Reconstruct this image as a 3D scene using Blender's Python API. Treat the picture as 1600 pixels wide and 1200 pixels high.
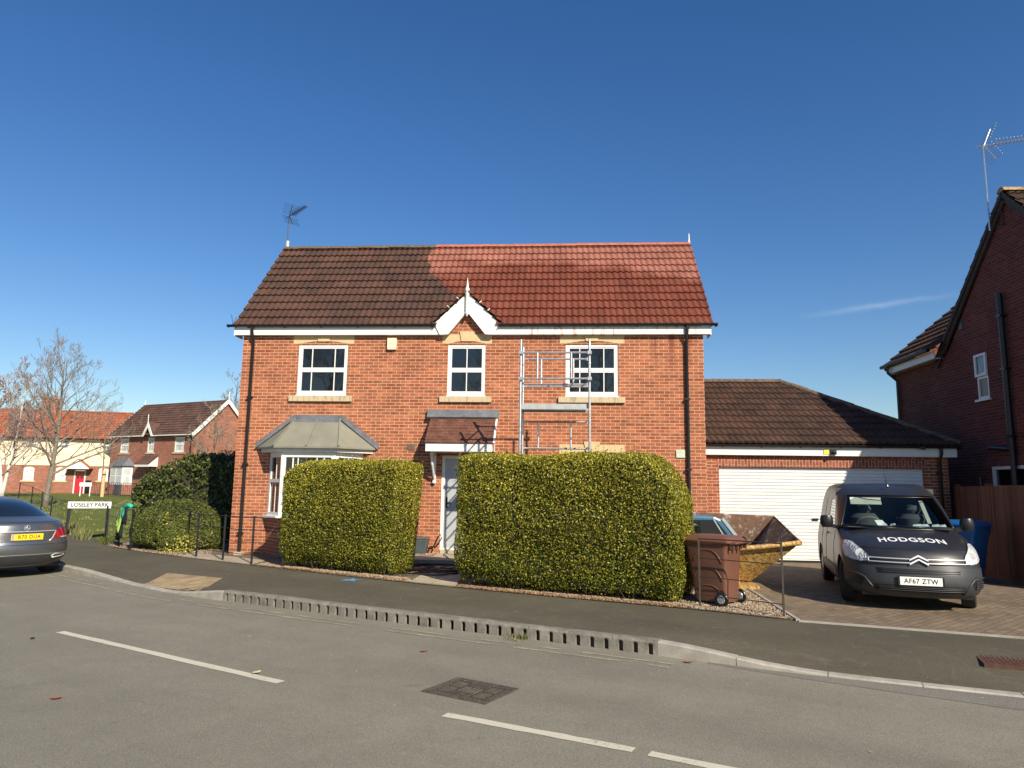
import bpy, math, random
import numpy as np
from mathutils import Vector, Matrix
rng = np.random.default_rng(7); random.seed(7)
SC = bpy.context.scene
COL = SC.collection
for o in list(bpy.data.objects): bpy.data.objects.remove(o)
# ---------------------------------------------------------------- camera, sky, sun
CAM = (7.8635, -16.4767, 1.64)
cd = bpy.data.cameras.new('camera'); cam = bpy.data.objects.new('camera', cd); COL.objects.link(cam)
cd.sensor_fit = 'HORIZONTAL'; cd.sensor_width = 36.0; cd.lens = 1110.0/1600.0*36.0
cd.clip_start = 0.1; cd.clip_end = 3000
r_ = Vector((0.99709294, 0.07483553, 0.01432897)); u_ = Vector((-0.00334897, -0.14483197, 0.9894506)); f_ = Vector((-0.07612135, 0.98662219, 0.14416032))
m3 = Matrix((r_, u_, -f_)).transposed()
cam.matrix_world = Matrix.Translation(CAM) @ m3.to_4x4()
SC.camera = cam
SUN_AZ, SUN_EL = math.radians(145), math.radians(33)
W = bpy.data.worlds.new('World'); SC.world = W; W.use_nodes = True
wn = W.node_tree; wn.nodes.clear()
sky = wn.nodes.new('ShaderNodeTexSky'); sky.sky_type = 'NISHITA'; sky.sun_disc = False
sky.sun_elevation = SUN_EL; sky.sun_rotation = SUN_AZ; sky.air_density = 1.15; sky.dust_density = 0.25; sky.ozone_density = 3.6; sky.altitude = 50
bg = wn.nodes.new('ShaderNodeBackground'); bg.inputs['Strength'].default_value = 0.12
out = wn.nodes.new('ShaderNodeOutputWorld')
# a faint contrail streak, fixed to sky directions
tc = wn.nodes.new('ShaderNodeTexCoord')
def wmath(op, a, b=None, c=None):
    n = wn.nodes.new('ShaderNodeMath'); n.operation = op
    for i, v in enumerate((a, b, c)):
        if v is None: continue
        if isinstance(v, (int, float)): n.inputs[i].default_value = v
        else: wn.links.new(v, n.inputs[i])
    return n.outputs[0]
def wdot(v):
    n = wn.nodes.new('ShaderNodeVectorMath'); n.operation = 'DOT_PRODUCT'; wn.links.new(tc.outputs['Generated'], n.inputs[0]); n.inputs[1].default_value = v
    return n.outputs['Value']
def rayd(px, py): return (f_ + r_*((px-800)/1110.0) - u_*((py-600)/1110.0)).normalized()
s0, s1 = rayd(1255, 494), rayd(1500, 459)
nrm = s0.cross(s1).normalized(); mid = (s0+s1).normalized(); along = (s1-s0).normalized()
wz = wn.nodes.new('ShaderNodeTexNoise'); wz.inputs['Scale'].default_value = 30; wz.inputs['Detail'].default_value = 3
wn.links.new(tc.outputs['Generated'], wz.inputs['Vector'])
dd = wmath('ADD', wdot(nrm), wmath('MULTIPLY', wmath('SUBTRACT', wz.outputs['Fac'], 0.5), 0.008))
g = wmath('POWER', 2.718, wmath('MULTIPLY', wmath('MULTIPLY', dd, dd), -90000.0))
t_ = wdot(along); tm = along.dot(s1)
g2 = wmath('SUBTRACT', 1.0, wmath('MULTIPLY', wmath('ABSOLUTE', t_), 1.0/abs(tm)*0.9)); 
g2 = wmath('MAXIMUM', g2, 0.0)
g3 = wmath('GREATER_THAN', wdot(mid), 0.9)
fac = wmath('MULTIPLY', wmath('MULTIPLY', g, g2), wmath('MULTIPLY', g3, 0.14))
mx = wn.nodes.new('ShaderNodeMix'); mx.data_type = 'RGBA'
wn.links.new(fac, mx.inputs['Factor']); wn.links.new(sky.outputs[0], mx.inputs[6]); mx.inputs[7].default_value = (9, 9.5, 10, 1)
sc_ = wn.nodes.new('ShaderNodeVectorMath'); sc_.operation = 'SCALE'; sc_.inputs['Scale'].default_value = .1; wn.links.new(mx.outputs[2], sc_.inputs[0])
gm_ = wn.nodes.new('ShaderNodeGamma'); gm_.inputs['Gamma'].default_value = 1.0; wn.links.new(sc_.outputs[0], gm_.inputs['Color'])
sc2 = wn.nodes.new('ShaderNodeVectorMath'); sc2.operation = 'SCALE'; sc2.inputs['Scale'].default_value = 6.9; wn.links.new(gm_.outputs[0], sc2.inputs[0])
hs_ = wn.nodes.new('ShaderNodeHueSaturation'); hs_.inputs['Saturation'].default_value = 1.26; hs_.inputs['Hue'].default_value = .509; wn.links.new(sc2.outputs[0], hs_.inputs['Color'])
wn.links.new(hs_.outputs[0], bg.inputs['Color']); wn.links.new(bg.outputs[0], out.inputs['Surface'])
sl = bpy.data.lights.new('sun', 'SUN'); sl.energy = 5.0; sl.angle = math.radians(0.55); sl.color = (1.0, 0.89, 0.70)
so = bpy.data.objects.new('sun', sl); COL.objects.link(so)
SV = Vector((math.sin(SUN_AZ)*math.cos(SUN_EL), math.cos(SUN_AZ)*math.cos(SUN_EL), math.sin(SUN_EL)))
so.rotation_euler = SV.to_track_quat('Z', 'Y').to_euler()
vs = SC.view_settings; vs.view_transform = 'Standard'; vs.look = 'None'; vs.gamma = 1; vs.exposure = 0.5; vs.use_curve_mapping = False

# ---------------------------------------------------------------- helpers
class MB:
    def __init__(s): s.v = []; s.f = []
    def add(s, vs, fs):
        n = len(s.v); s.v += [tuple(float(c) for c in p) for p in vs]; s.f += [tuple(n+i for i in q) for q in fs]; return s
    def quad(s, *p): return s.add(p, [tuple(range(len(p)))])
    def box(s, x0, x1, y0, y1, z0, z1):
        return s.add([(x0,y0,z0),(x1,y0,z0),(x1,y1,z0),(x0,y1,z0),(x0,y0,z1),(x1,y0,z1),(x1,y1,z1),(x0,y1,z1)],
                     [(0,3,2,1),(4,5,6,7),(0,1,5,4),(1,2,6,5),(2,3,7,6),(3,0,4,7)])
    def bar(s, p, q, w, h, up=(0,0,1)):
        p, q = Vector(p), Vector(q); d = (q-p).normalized(); a = d.cross(Vector(up)).normalized(); b = a.cross(d).normalized()
        a *= w/2; b *= h/2
        return s.add([p-a-b,p+a-b,p+a+b,p-a+b,q-a-b,q+a-b,q+a+b,q-a+b],[(3,2,1,0),(4,5,6,7),(0,1,5,4),(1,2,6,5),(2,3,7,6),(3,0,4,7)])
    def tube(s, pts, r, n=8, cap=True):
        pts = [Vector(p) for p in pts]; k = len(pts)
        rs = r if isinstance(r, (list, tuple)) else [r]*k
        vs, fs = [], []; ref = None
        for i, p in enumerate(pts):
            d = (pts[min(i+1,k-1)]-pts[max(i-1,0)]).normalized()
            if ref is None: ref = Vector((0,0,1)) if abs(d.z) < .9 else Vector((1,0,0))
            a = d.cross(ref)
            if a.length < 1e-4: a = d.orthogonal()
            a.normalize(); b = d.cross(a).normalized(); ref = -b if False else ref
            for j in range(n):
                t = 2*math.pi*j/n; vs.append(p+a*math.cos(t)*rs[i]+b*math.sin(t)*rs[i])
        for i in range(k-1):
            for j in range(n): fs.append((i*n+j, i*n+(j+1)%n, (i+1)*n+(j+1)%n, (i+1)*n+j))
        if cap: fs.append(tuple(range(n))[::-1]); fs.append(tuple((k-1)*n+j for j in range(n)))
        return s.add(vs, fs)
    def prism(s, poly, axis, a, b):
        # poly 2D list; extruded along axis from a to b. axis 'y': poly=(x,z); 'x': poly=(y,z); 'z': poly=(x,y)
        def P(u, v, w): return (u,w,v) if axis=='y' else ((w,u,v) if axis=='x' else (u,v,w))
        n = len(poly); vs = [P(u,v,a) for u,v in poly]+[P(u,v,b) for u,v in poly]
        return s.add(vs, [tuple(range(n)), tuple(range(2*n-1,n-1,-1))]+[(i,n+i,n+(i+1)%n,(i+1)%n) for i in range(n)])
    def lathe(s, prof, c=(0,0,0), n=16, axis='z'):
        vs = []
        for r, h in prof:
            for j in range(n):
                t = 2*math.pi*j/n; a, b = r*math.cos(t), r*math.sin(t)
                vs.append({'z':(c[0]+a,c[1]+b,c[2]+h),'y':(c[0]+a,c[1]+h,c[2]+b),'x':(c[0]+h,c[1]+a,c[2]+b)}[axis])
        k = len(prof); fs = [(i*n+j,i*n+(j+1)%n,(i+1)*n+(j+1)%n,(i+1)*n+j) for i in range(k-1) for j in range(n)]
        fs += [tuple(range(n)), tuple((k-1)*n+j for j in range(n))]
        return s.add(vs, fs)
    def grid(s, P):
        # P: 2D list of points
        m, n = len(P), len(P[0]); vs = [p for row in P for p in row]
        return s.add(vs, [(i*n+j,i*n+j+1,(i+1)*n+j+1,(i+1)*n+j) for i in range(m-1) for j in range(n-1)])
    def build(s, name, mat=None, parent=None, off=(0,0,0), smooth=False, bevel=0, fix=True):
        me = bpy.data.meshes.new(name)
        ox, oy, oz = off
        me.from_pydata([(x-ox,y-oy,z-oz) for x,y,z in s.v], [], s.f)
        if fix:
            import bmesh
            bm = bmesh.new(); bm.from_mesh(me); bmesh.ops.recalc_face_normals(bm, faces=bm.faces); bm.to_mesh(me); bm.free()
        if smooth:
            me.polygons.foreach_set('use_smooth', [True]*len(me.polygons))
            if smooth == 'auto':
                me.set_sharp_from_angle(angle=math.radians(35))
        me.update()
        o = bpy.data.objects.new(name, me); COL.objects.link(o)
        if mat: me.materials.append(mat)
        if parent: o.parent = parent
        if bevel:
            b = o.modifiers.new('bevel', 'BEVEL'); b.width = bevel; b.segments = 2; b.limit_method = 'ANGLE'; b.angle_limit = math.radians(40)
        return o
def thing(name, label, cat, loc=(0,0,0), rz=0, group=None):
    o = bpy.data.objects.new(name, None); COL.objects.link(o); o.location = loc; o.rotation_euler = (0,0,rz); o.empty_display_size = .2
    o['label'] = label; o['category'] = cat
    if group: o['group'] = group
    return o
def tag(o, label, cat, group=None):
    o['label'] = label; o['category'] = cat
    if group: o['group'] = group
    return o
def struct(o, kind='structure'): o['kind'] = kind; return o

# ---------------------------------------------------------------- materials
class NT:
    def __init__(s, name):
        s.m = bpy.data.materials.new(name); s.m.use_nodes = True; s.t = s.m.node_tree
        s.b = s.t.nodes['Principled BSDF']; s.tc = None
    def n(s, typ, **kw):
        x = s.t.nodes.new(typ)
        for k, v in kw.items(): setattr(x, k, v)
        return x
    def set(s, node, k, v):
        if hasattr(v, 'is_output') or isinstance(v, bpy.types.NodeSocket): s.t.links.new(v, node.inputs[k])
        else: node.inputs[k].default_value = (*v, 1) if isinstance(v, tuple) and len(v) == 3 and node.inputs[k].type == 'RGBA' else v
    def obj(s):
        if not s.tc: s.tc = s.n('ShaderNodeTexCoord')
        return s.tc.outputs['Object']
    def math(s, op, a, b=0.0, c=0.0, clamp=False):
        x = s.n('ShaderNodeMath', operation=op, use_clamp=clamp)
        for i, v in enumerate((a, b, c)): s.set(x, i, v)
        return x.outputs[0]
    def mix(s, f, a, b, mode='MIX'):
        x = s.n('ShaderNodeMix', data_type='RGBA', blend_type=mode); s.set(x, 0, f); s.set(x, 6, a); s.set(x, 7, b); return x.outputs[2]
    def noise(s, scale, detail=3, rough=.55, vec=None, dim=None):
        x = s.n('ShaderNodeTexNoise'); x.inputs['Scale'].default_value = scale; x.inputs['Detail'].default_value = detail; x.inputs['Roughness'].default_value = rough
        s.t.links.new(vec or s.obj(), x.inputs['Vector']); return x.outputs['Fac']
    def ramp(s, f, lo, hi, a=0.0, b=1.0):
        x = s.n('ShaderNodeMapRange'); s.set(x, 0, f); x.inputs[1].default_value = lo; x.inputs[2].default_value = hi; x.inputs[3].default_value = a; x.inputs[4].default_value = b; return x.outputs[0]
    def sep(s, vec=None):
        x = s.n('ShaderNodeSeparateXYZ'); s.t.links.new(vec or s.obj(), x.inputs[0]); return x.outputs
    def comb(s, a, b, c=0.0):
        x = s.n('ShaderNodeCombineXYZ'); s.set(x, 0, a); s.set(x, 1, b); s.set(x, 2, c); return x.outputs[0]
    def bump(s, h, strength=.5, dist=.01):
        x = s.n('ShaderNodeBump'); x.inputs['Strength'].default_value = strength; x.inputs['Distance'].default_value = dist; s.set(x, 'Height', h); s.t.links.new(x.outputs[0], s.b.inputs['Normal'])
    def fin(s, col, rough=.8, metal=0.0, spec=.5):
        s.set(s.b, 'Base Color', col); s.set(s.b, 'Roughness', rough); s.set(s.b, 'Metallic', metal); s.b.inputs['Specular IOR Level'].default_value = spec
        return s.m
def mat(name, col, rough=.7, metal=0.0, var=.12, scale=6.0, bump=0.0, bscale=60.0, spec=.5, coat=0.0, fine=0.0):
    k = NT(name)
    v = k.ramp(k.noise(scale, 4), .3, .7, 1-var, 1+var)
    c = k.mix(1.0, col, k.comb(v, v, v), 'MULTIPLY')
    if fine:
        w = k.ramp(k.noise(bscale, 2), .3, .7, 1-fine, 1+fine); c = k.mix(1.0, c, k.comb(w, w, w), 'MULTIPLY')
    if bump: k.bump(k.noise(bscale, 3), bump, .005)
    m = k.fin(c, rough, metal, spec)
    if coat: k.b.inputs['Coat Weight'].default_value = coat; k.b.inputs['Coat Roughness'].default_value = .05
    return m
def brick_mat(name, c1, c2, mortar, soldier=False, bump=.6, wear=.25, scale=1.0, stain=None):
    k = NT(name); x, y, z = k.sep()
    u = k.math('ADD', x, y); vec = k.comb(z, u) if soldier else k.comb(u, z)
    b = k.n('ShaderNodeTexBrick'); k.t.links.new(vec, b.inputs['Vector'])
    b.inputs['Scale'].default_value = 1; b.inputs['Brick Width'].default_value = .225*scale; b.inputs['Row Height'].default_value = .075*scale
    b.inputs['Mortar Size'].default_value = .0062*scale; b.inputs['Mortar Smooth'].default_value = .15; b.inputs['Bias'].default_value = -.1
    k.set(b, 'Color1', c1); k.set(b, 'Color2', c2); k.set(b, 'Mortar', mortar); b.offset = .5
    # a second, misaligned id for extra brick to brick variety
    fl = k.n('ShaderNodeVectorMath', operation='FLOOR')
    row = k.math('FLOOR', k.math('DIVIDE', z, .075*scale)); sh = k.math('MULTIPLY', k.math('MODULO', row, 2.0), .5)
    cu = k.math('FLOOR', k.math('ADD', k.math('DIVIDE', u, .225*scale), sh))
    wn_ = k.n('ShaderNodeTexWhiteNoise', noise_dimensions='2D'); k.t.links.new(k.comb(cu, row), wn_.inputs['Vector'])
    vr = k.ramp(wn_.outputs['Value'], 0, 1, 1-wear, 1+wear*.7)
    rowv = k.n('ShaderNodeTexWhiteNoise', noise_dimensions='1D'); k.set(rowv, 'W', row)
    rv = k.ramp(rowv.outputs['Value'], 0, 1, .92, 1.06)
    big = k.ramp(k.noise(.9, 4), .3, .7, .88, 1.12); fine = k.ramp(k.noise(70, 3), .3, .7, .86, 1.14)
    v = k.math('MULTIPLY', k.math('MULTIPLY', vr, rv), k.math('MULTIPLY', big, fine))
    col = k.mix(1.0, b.outputs['Color'], k.comb(v, v, v), 'MULTIPLY')
    mt = k.mix(1.0, mortar, k.comb(big, big, big), 'MULTIPLY')
    col = k.mix(b.outputs['Fac'], col, mt)
    if stain: col = stain(k, col, x, y, z)
    h = k.math('ADD', k.math('MULTIPLY', k.math('SUBTRACT', 1.0, b.outputs['Fac']), 1.0), k.math('MULTIPLY', k.noise(90, 3), .35))
    if bump: k.bump(h, bump, .006)
    return k.fin(col, .85, 0, .3)
def house_stain(k, col, x, y, z):
    # red roof coating that ran down the wall under the gutter
    n = k.noise(5.0, 3, vec=k.comb(x, 0.0, k.math('MULTIPLY', z, .12)))
    st = k.ramp(n, .5, .62)
    zz = k.ramp(z, 4.35, 5.15)
    def win(a, b, w=.15): return k.math('MULTIPLY', k.ramp(x, a, a+w), k.ramp(x, b, b-w))
    msk = k.math('ADD', win(6.75, 7.55), win(9.6, 10.9))
    f = k.math('MULTIPLY', k.math('MULTIPLY', st, zz), k.math('MULTIPLY', msk, .75))
    col = k.mix(f, col, (.11, .022, .018))
    # weathering runs below the ends of the sills and beside the downpipes
    nr = k.ramp(k.noise(18.0, 3, vec=k.comb(x, 0.0, k.math('MULTIPLY', z, .10))), .42, .62); run = 0.0
    for xc, wd in ((1.26,.10),(2.74,.10),(4.91,.10),(6.08,.10),(7.71,.10),(9.19,.10),(.28,.16),(10.64,.16)):
        run = k.math('ADD', run, k.ramp(k.math('ABSOLUTE', k.math('SUBTRACT', x, xc)), wd, 0.0))
    zr_ = k.math('MULTIPLY', k.ramp(z, 2.7, 3.6), k.ramp(z, 3.66, 3.60))
    col = k.mix(k.math('MULTIPLY', k.math('MULTIPLY', nr, run), k.math('MULTIPLY', zr_, .55)), col, (.10,.055,.035))
    # pale patch round the water line at the foot of the wall
    d = k.ramp(k.math('ADD', z, k.math('MULTIPLY', k.noise(3), .3)), .45, .1)
    return k.mix(k.math('MULTIPLY', d, .35), col, (.22, .12, .08))
BR1, BR2, MOR = (.29, .085, .038), (.40, .138, .064), (.57, .385, .27)
M = {}
M['brick'] = brick_mat('red_brick_wall', BR1, BR2, MOR, stain=house_stain)
M['brick_g'] = brick_mat('red_brick_garage', (.255,.075,.04), (.35,.115,.062), MOR)
M['soldier'] = brick_mat('soldier_course_brick', (.23,.07,.04), (.31,.10,.055), (.5,.33,.24), soldier=True)
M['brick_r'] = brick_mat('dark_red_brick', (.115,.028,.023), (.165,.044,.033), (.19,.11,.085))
M['brick_far'] = brick_mat('distant_red_brick', (.24,.075,.05), (.34,.12,.075), (.42,.29,.22), bump=0)
M['white'] = mat('white_upvc', (.76,.76,.74), .35, var=.03)
M['fascia'] = mat('white_fascia_board', (.74,.74,.71), .4, var=.06, scale=3)
def fascia_stained():
    k = NT('stained_fascia_board'); x, y, z = k.sep()
    n = k.noise(9.0, 3, vec=k.comb(x, 0.0, k.math('MULTIPLY', z, .25))); f = k.ramp(n, .5, .66)
    win = k.math('MULTIPLY', k.ramp(x, 6.3, 6.8), k.ramp(x, 11.3, 10.6, 0, 1))
    c = k.mix(k.math('MULTIPLY', f, k.math('MULTIPLY', win, .85)), (.74,.74,.71), (.40,.24,.19))
    return k.fin(c, .45)
M['fascia2'] = fascia_stained()
M['black'] = mat('black_plastic', (.012,.012,.014), .35, var=.2)
M['iron'] = mat('black_painted_iron', (.018,.019,.022), .45, var=.25, scale=20)
M['stone'] = mat('buff_stone', (.56,.42,.235), .8, var=.12, scale=8, bump=.3, bscale=120, fine=.06)
def sill_mat():
    k = NT('weathered_stone_sill'); x, y, z = k.sep()
    n = k.noise(14.0, 3, vec=k.comb(x, 0.0, k.math('MULTIPLY', z, .2))); f = k.ramp(n, .52, .68)
    return k.fin(k.mix(k.math('MULTIPLY', f, .7), (.50,.41,.27), (.20,.16,.11)), .85)
M['sill'] = sill_mat()
M['lead'] = mat('grey_lead_flashing', (.17,.18,.20), .55, metal=.3, var=.25, scale=5, bump=.2, bscale=12)
M['bayroof'] = mat('weathered_bay_roof_felt', (.20,.195,.155), .8, var=.12, scale=3, fine=.08, bscale=80)
M['galv'] = mat('aluminium_scaffold_tube', (.55,.55,.56), .38, metal=.85, var=.18, scale=14, bump=.15, bscale=90)
M['deck'] = mat('scaffold_deck_edge', (.42,.44,.45), .5, metal=.5, var=.15, scale=8)
def glass_mat(name, col, rough=.03):
    k = NT(name); n = k.n('ShaderNodeTexNoise'); n.inputs['Scale'].default_value = 1.7; k.t.links.new(k.obj(), n.inputs['Vector'])
    k.bump(n.outputs['Fac'], .06, .05); m = k.fin(col, rough, 0, .9); return m
M['glass'] = glass_mat('dark_window_glass', (.008,.010,.012))
M['glass_far'] = glass_mat('distant_window_glass', (.09,.11,.12), .15)
M['net'] = mat('net_curtain_pane', (.45,.48,.48), .3, var=.2, scale=3, spec=.8)
M['door'] = mat('pale_grey_front_door', (.40,.43,.46), .4, var=.03)
# roof tiles
def tile_mat(name, base, dark, moss=(.20,.16,.09), coat=False, vary=.3, g=.345, w=.333, rough=.85):
    k = NT(name); x, y, z = k.sep()
    row = k.math('FLOOR', k.math('DIVIDE', y, g)); cu = k.math('FLOOR', k.math('ADD', k.math('DIVIDE', x, w), k.math('MULTIPLY', k.math('MODULO', row, 2.0), .0)))
    wn_ = k.n('ShaderNodeTexWhiteNoise', noise_dimensions='2D'); k.t.links.new(k.comb(cu, row), wn_.inputs['Vector'])
    c = k.mix(wn_.outputs['Value'], dark, base)
    big = k.ramp(k.noise(.8, 5, .65), .3, .72, .72, 1.25); c = k.mix(1.0, c, k.comb(big, big, big), 'MULTIPLY')
    fine = k.ramp(k.noise(45, 4, .7), .3, .7, .75, 1.25); c = k.mix(1.0, c, k.comb(fine, fine, fine), 'MULTIPLY')
    lich = k.ramp(k.noise(16, 4, .7), .60, .72); c = k.mix(k.math('MULTIPLY', lich, .35), c, moss)
    if coat:
        # freshly sprayed red coating on the right of a slanting edge; x along eaves, y up the slope, metres
        e = k.math('MULTIPLY', k.math('SUBTRACT', k.noise(2.2, 4, .6), .5), .55)
        sx = k.math('ADD', x, e)
        # edge position as a function of slope distance y
        curve = k.n('ShaderNodeFloatCurve'); cm = curve.mapping.curves[0]
        pts = [(0, 6.15), (.6, 5.95), (1.1, 5.5), (1.55, 5.02), (2.2, 4.60), (3.0, 4.32), (4.25, 4.45)]
        cm.points[0].location = (pts[0][0]/4.25, pts[0][1]/12); cm.points[1].location = (1, pts[-1][1]/12)
        for a, b in pts[1:-1]: cm.points.new(a/4.25, b/12)
        curve.mapping.update(); k.set(curve, 'Value', k.math('DIVIDE', y, 4.25))
        ed = k.math('MULTIPLY', curve.outputs[0], 12.0)
        f = k.ramp(k.math('SUBTRACT', sx, ed), -.04, .06)
        # second coat: deeper red low down, thin pinkish first coat near the ridge and along the edge
        lim = k.math('ADD', 2.75, k.math('MULTIPLY', k.math('SUBTRACT', k.noise(.9, 3), .5), 1.6))
        lim2 = k.math('SUBTRACT', lim, k.ramp(x, 9.3, 11.2, 0, 1.0))
        f2 = k.ramp(k.math('SUBTRACT', y, lim2), -.2, .35)
        near = k.ramp(k.math('SUBTRACT', sx, ed), 1.6, .3); hi = k.ramp(y, 2.1, 2.7)
        f2 = k.math('MAXIMUM', f2, k.math('MULTIPLY', near, hi))
        red = k.mix(f2, (.160,.048,.029), (.29,.118,.085))
        pv = k.ramp(k.noise(1.6, 4, .6), .3, .7, .84, 1.16); red = k.mix(1.0, red, k.comb(pv, pv, pv), 'MULTIPLY')
        pv = k.ramp(wn_.outputs['Value'], 0, 1, .9, 1.08); red = k.mix(1.0, red, k.comb(pv, pv, pv), 'MULTIPLY')
        pv = k.ramp(k.noise(60, 3, .7), .3, .7, .88, 1.12); red = k.mix(1.0, red, k.comb(pv, pv, pv), 'MULTIPLY')
        c = k.mix(f, c, red); k.set(k.b, 'Roughness', 0.5)
        rough = k.ramp(f, 0, 1, .85, .55)
    k.bump(k.noise(120, 3), .4, .004)
    return k.fin(c, rough, 0, .3)
M['tile'] = tile_mat('house_roof_tiles', (.095,.046,.033), (.060,.034,.027), coat=True)
M['tile_g'] = tile_mat('garage_roof_tiles', (.080,.042,.030), (.045,.027,.022))
M['tile_r'] = tile_mat('neighbour_roof_tiles', (.085,.046,.031), (.05,.03,.023), moss=(.24,.17,.08))
M['tile_far'] = tile_mat('distant_brown_tiles', (.12,.065,.05), (.08,.045,.037))
M['pantile'] = tile_mat('orange_pantiles', (.40,.135,.07), (.26,.08,.045), moss=(.36,.25,.11), g=.3, w=.25)
M['ridge_new'] = mat('red_coated_ridge', (.38,.12,.08), .7, var=.2, scale=7, fine=.15, bscale=60)
M['ridge_old'] = mat('mossy_grey_ridge', (.12,.085,.06), .9, var=.4, scale=10, fine=.3, bscale=50)
M['ctile'] = None
def plain_tile():
    k = NT('plain_clay_tiles'); x, y, z = k.sep()
    b = k.n('ShaderNodeTexBrick'); k.t.links.new(k.comb(x, y), b.inputs['Vector']); b.inputs['Scale'].default_value = 1
    b.inputs['Brick Width'].default_value = .165; b.inputs['Row Height'].default_value = .1; b.inputs['Mortar Size'].default_value = .004
    k.set(b, 'Color1', (.115,.045,.03)); k.set(b, 'Color2', (.17,.07,.045)); k.set(b, 'Mortar', (.04,.02,.015))
    v = k.ramp(k.noise(5, 4), .3, .7, .7, 1.3); c = k.mix(1.0, b.outputs['Color'], k.comb(v, v, v), 'MULTIPLY')
    return k.fin(c, .85)
M['ctile'] = plain_tile()
# ground materials
def asphalt(name, base, wisp=False, var=.08, stone=(.30,.29,.27)):
    k = NT(name)
    f = k.noise(210, 2, .8); s = k.ramp(f, .35, .65, .50, 1.60)
    f1 = k.noise(85, 3, .8); s1 = k.ramp(f1, .35, .65, .74, 1.26)
    b = k.ramp(k.noise(.35, 5, .6), .3, .7, 1-var, 1+var); b2 = k.ramp(k.noise(2.4, 4, .7), .3, .7, .93, 1.07)
    v = k.math('MULTIPLY', k.math('MULTIPLY', s, s1), k.math('MULTIPLY', b, b2))
    c = k.mix(1.0, base, k.comb(v, v, v), 'MULTIPLY')
    vo = k.n('ShaderNodeTexVoronoi'); vo.inputs['Scale'].default_value = 95; k.t.links.new(k.obj(), vo.inputs['Vector'])
    sp = k.math('MULTIPLY', k.ramp(vo.outputs['Distance'], .28, .16), k.ramp(k.noise(40, 1), .52, .6))
    c = k.mix(k.math('MULTIPLY', sp, .6), c, stone)
    x, y, z = k.sep(); al = k.math('ADD', k.math('MULTIPLY', x, .907), k.math('MULTIPLY', y, -.42)); ac = k.math('ADD', k.math('MULTIPLY', x, .42), k.math('MULTIPLY', y, .907))
    band = k.ramp(k.noise(1.0, 3, .6, vec=k.comb(k.math('MULTIPLY', al, .06), k.math('MULTIPLY', ac, 1.1))), .35, .65, .93, 1.07); c = k.mix(1.0, c, k.comb(band, band, band), 'MULTIPLY')
    blot = k.math('MULTIPLY', k.ramp(k.noise(.8, 5, .75), .60, .72), .16); c = k.mix(blot, c, (.07,.066,.055))
    spot = k.math('MULTIPLY', k.ramp(k.noise(5.5, 2, .5), .74, .80), .35); c = k.mix(spot, c, (.05,.047,.04))
    # hairline cracks, only in a few places
    vc = k.n('ShaderNodeTexVoronoi', feature='DISTANCE_TO_EDGE'); vc.inputs['Scale'].default_value = .55; dn = k.noise(3.5, 4, .7); k.t.links.new(k.comb(k.math('ADD', x, k.math('MULTIPLY', dn, .5)), k.math('ADD', y, k.math('MULTIPLY', k.noise(2.7, 4, .7), .5))), vc.inputs['Vector'])
    cr_ = k.math('MULTIPLY', k.ramp(vc.outputs['Distance'], .006, .001), k.ramp(k.noise(.5, 2), .52, .60)); c = k.mix(k.math('MULTIPLY', cr_, .18), c, (.05,.047,.04))
    if wisp:
        wv_ = k.n('ShaderNodeTexNoise'); wv_.inputs['Scale'].default_value = 1.1; wv_.inputs['Detail'].default_value = 2; wv_.inputs['Distortion'].default_value = 1.5; k.t.links.new(k.obj(), wv_.inputs['Vector'])
        rid = k.ramp(k.math('ABSOLUTE', k.math('SUBTRACT', wv_.outputs['Fac'], .5)), .022, .0); c = k.mix(k.math('MULTIPLY', k.math('MULTIPLY', rid, k.ramp(k.noise(7, 4, .7), .4, .65)), .28), c, (.24,.22,.17))
        c = k.mix(k.math('MULTIPLY', k.ramp(k.noise(1.3, 5, .7), .5, .75), .3), c, (.105,.10,.06))
    k.bump(f, .55, .006)
    return k.fin(c, .88, 0, .3)
M['road'] = asphalt('road_asphalt', (.196,.183,.146))
M['pave'] = asphalt('pavement_asphalt', (.090,.080,.056), var=.2, wisp=True, stone=(.2,.2,.17))
M['patch'] = asphalt('dark_edge_asphalt', (.165,.153,.128))
M['kerb'] = mat('concrete_kerb', (.34,.315,.27), .9, var=.22, scale=5, bump=.4, bscale=80, fine=.12)
M['kerbd'] = mat('dirty_drain_kerb', (.19,.178,.152), .9, var=.35, scale=6, bump=.5, bscale=70, fine=.2)
def paint_mat(name, col, wear_lo, wear_hi, under=(.196,.183,.146)):
    k = NT(name); n = k.noise(45, 4, .75); n2 = k.noise(6, 3)
    f = k.ramp(k.math('ADD', n, k.math('MULTIPLY', k.math('SUBTRACT', n2, .5), .5)), wear_lo, wear_hi)
    k.bump(k.noise(200, 2), .4, .005)
    return k.fin(k.mix(f, col, under), .8)
M['line'] = paint_mat('worn_white_road_paint', (.56,.53,.42), .56, .8)
M['yellow'] = paint_mat('faded_yellow_road_paint', (.43,.38,.24), .36, .60)
def gravel_mat():
    k = NT('gravel_bed'); vo = k.n('ShaderNodeTexVoronoi'); vo.inputs['Scale'].default_value = 38; k.t.links.new(k.obj(), vo.inputs['Vector'])
    hs = k.sep(vo.outputs['Color']); c = k.mix(hs[0], (.13,.10,.065), (.36,.29,.20)); c = k.mix(k.ramp(hs[1], .8, 1), c, (.26,.16,.10))
    d = k.ramp(vo.outputs['Distance'], .35, .75, 1, .25); c = k.mix(1.0, c, k.comb(d, d, d), 'MULTIPLY')
    k.bump(k.math('SUBTRACT', 1.0, vo.outputs['Distance']), 1.0, .02); return k.fin(c, .85)
M['gravel'] = gravel_mat()
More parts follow.
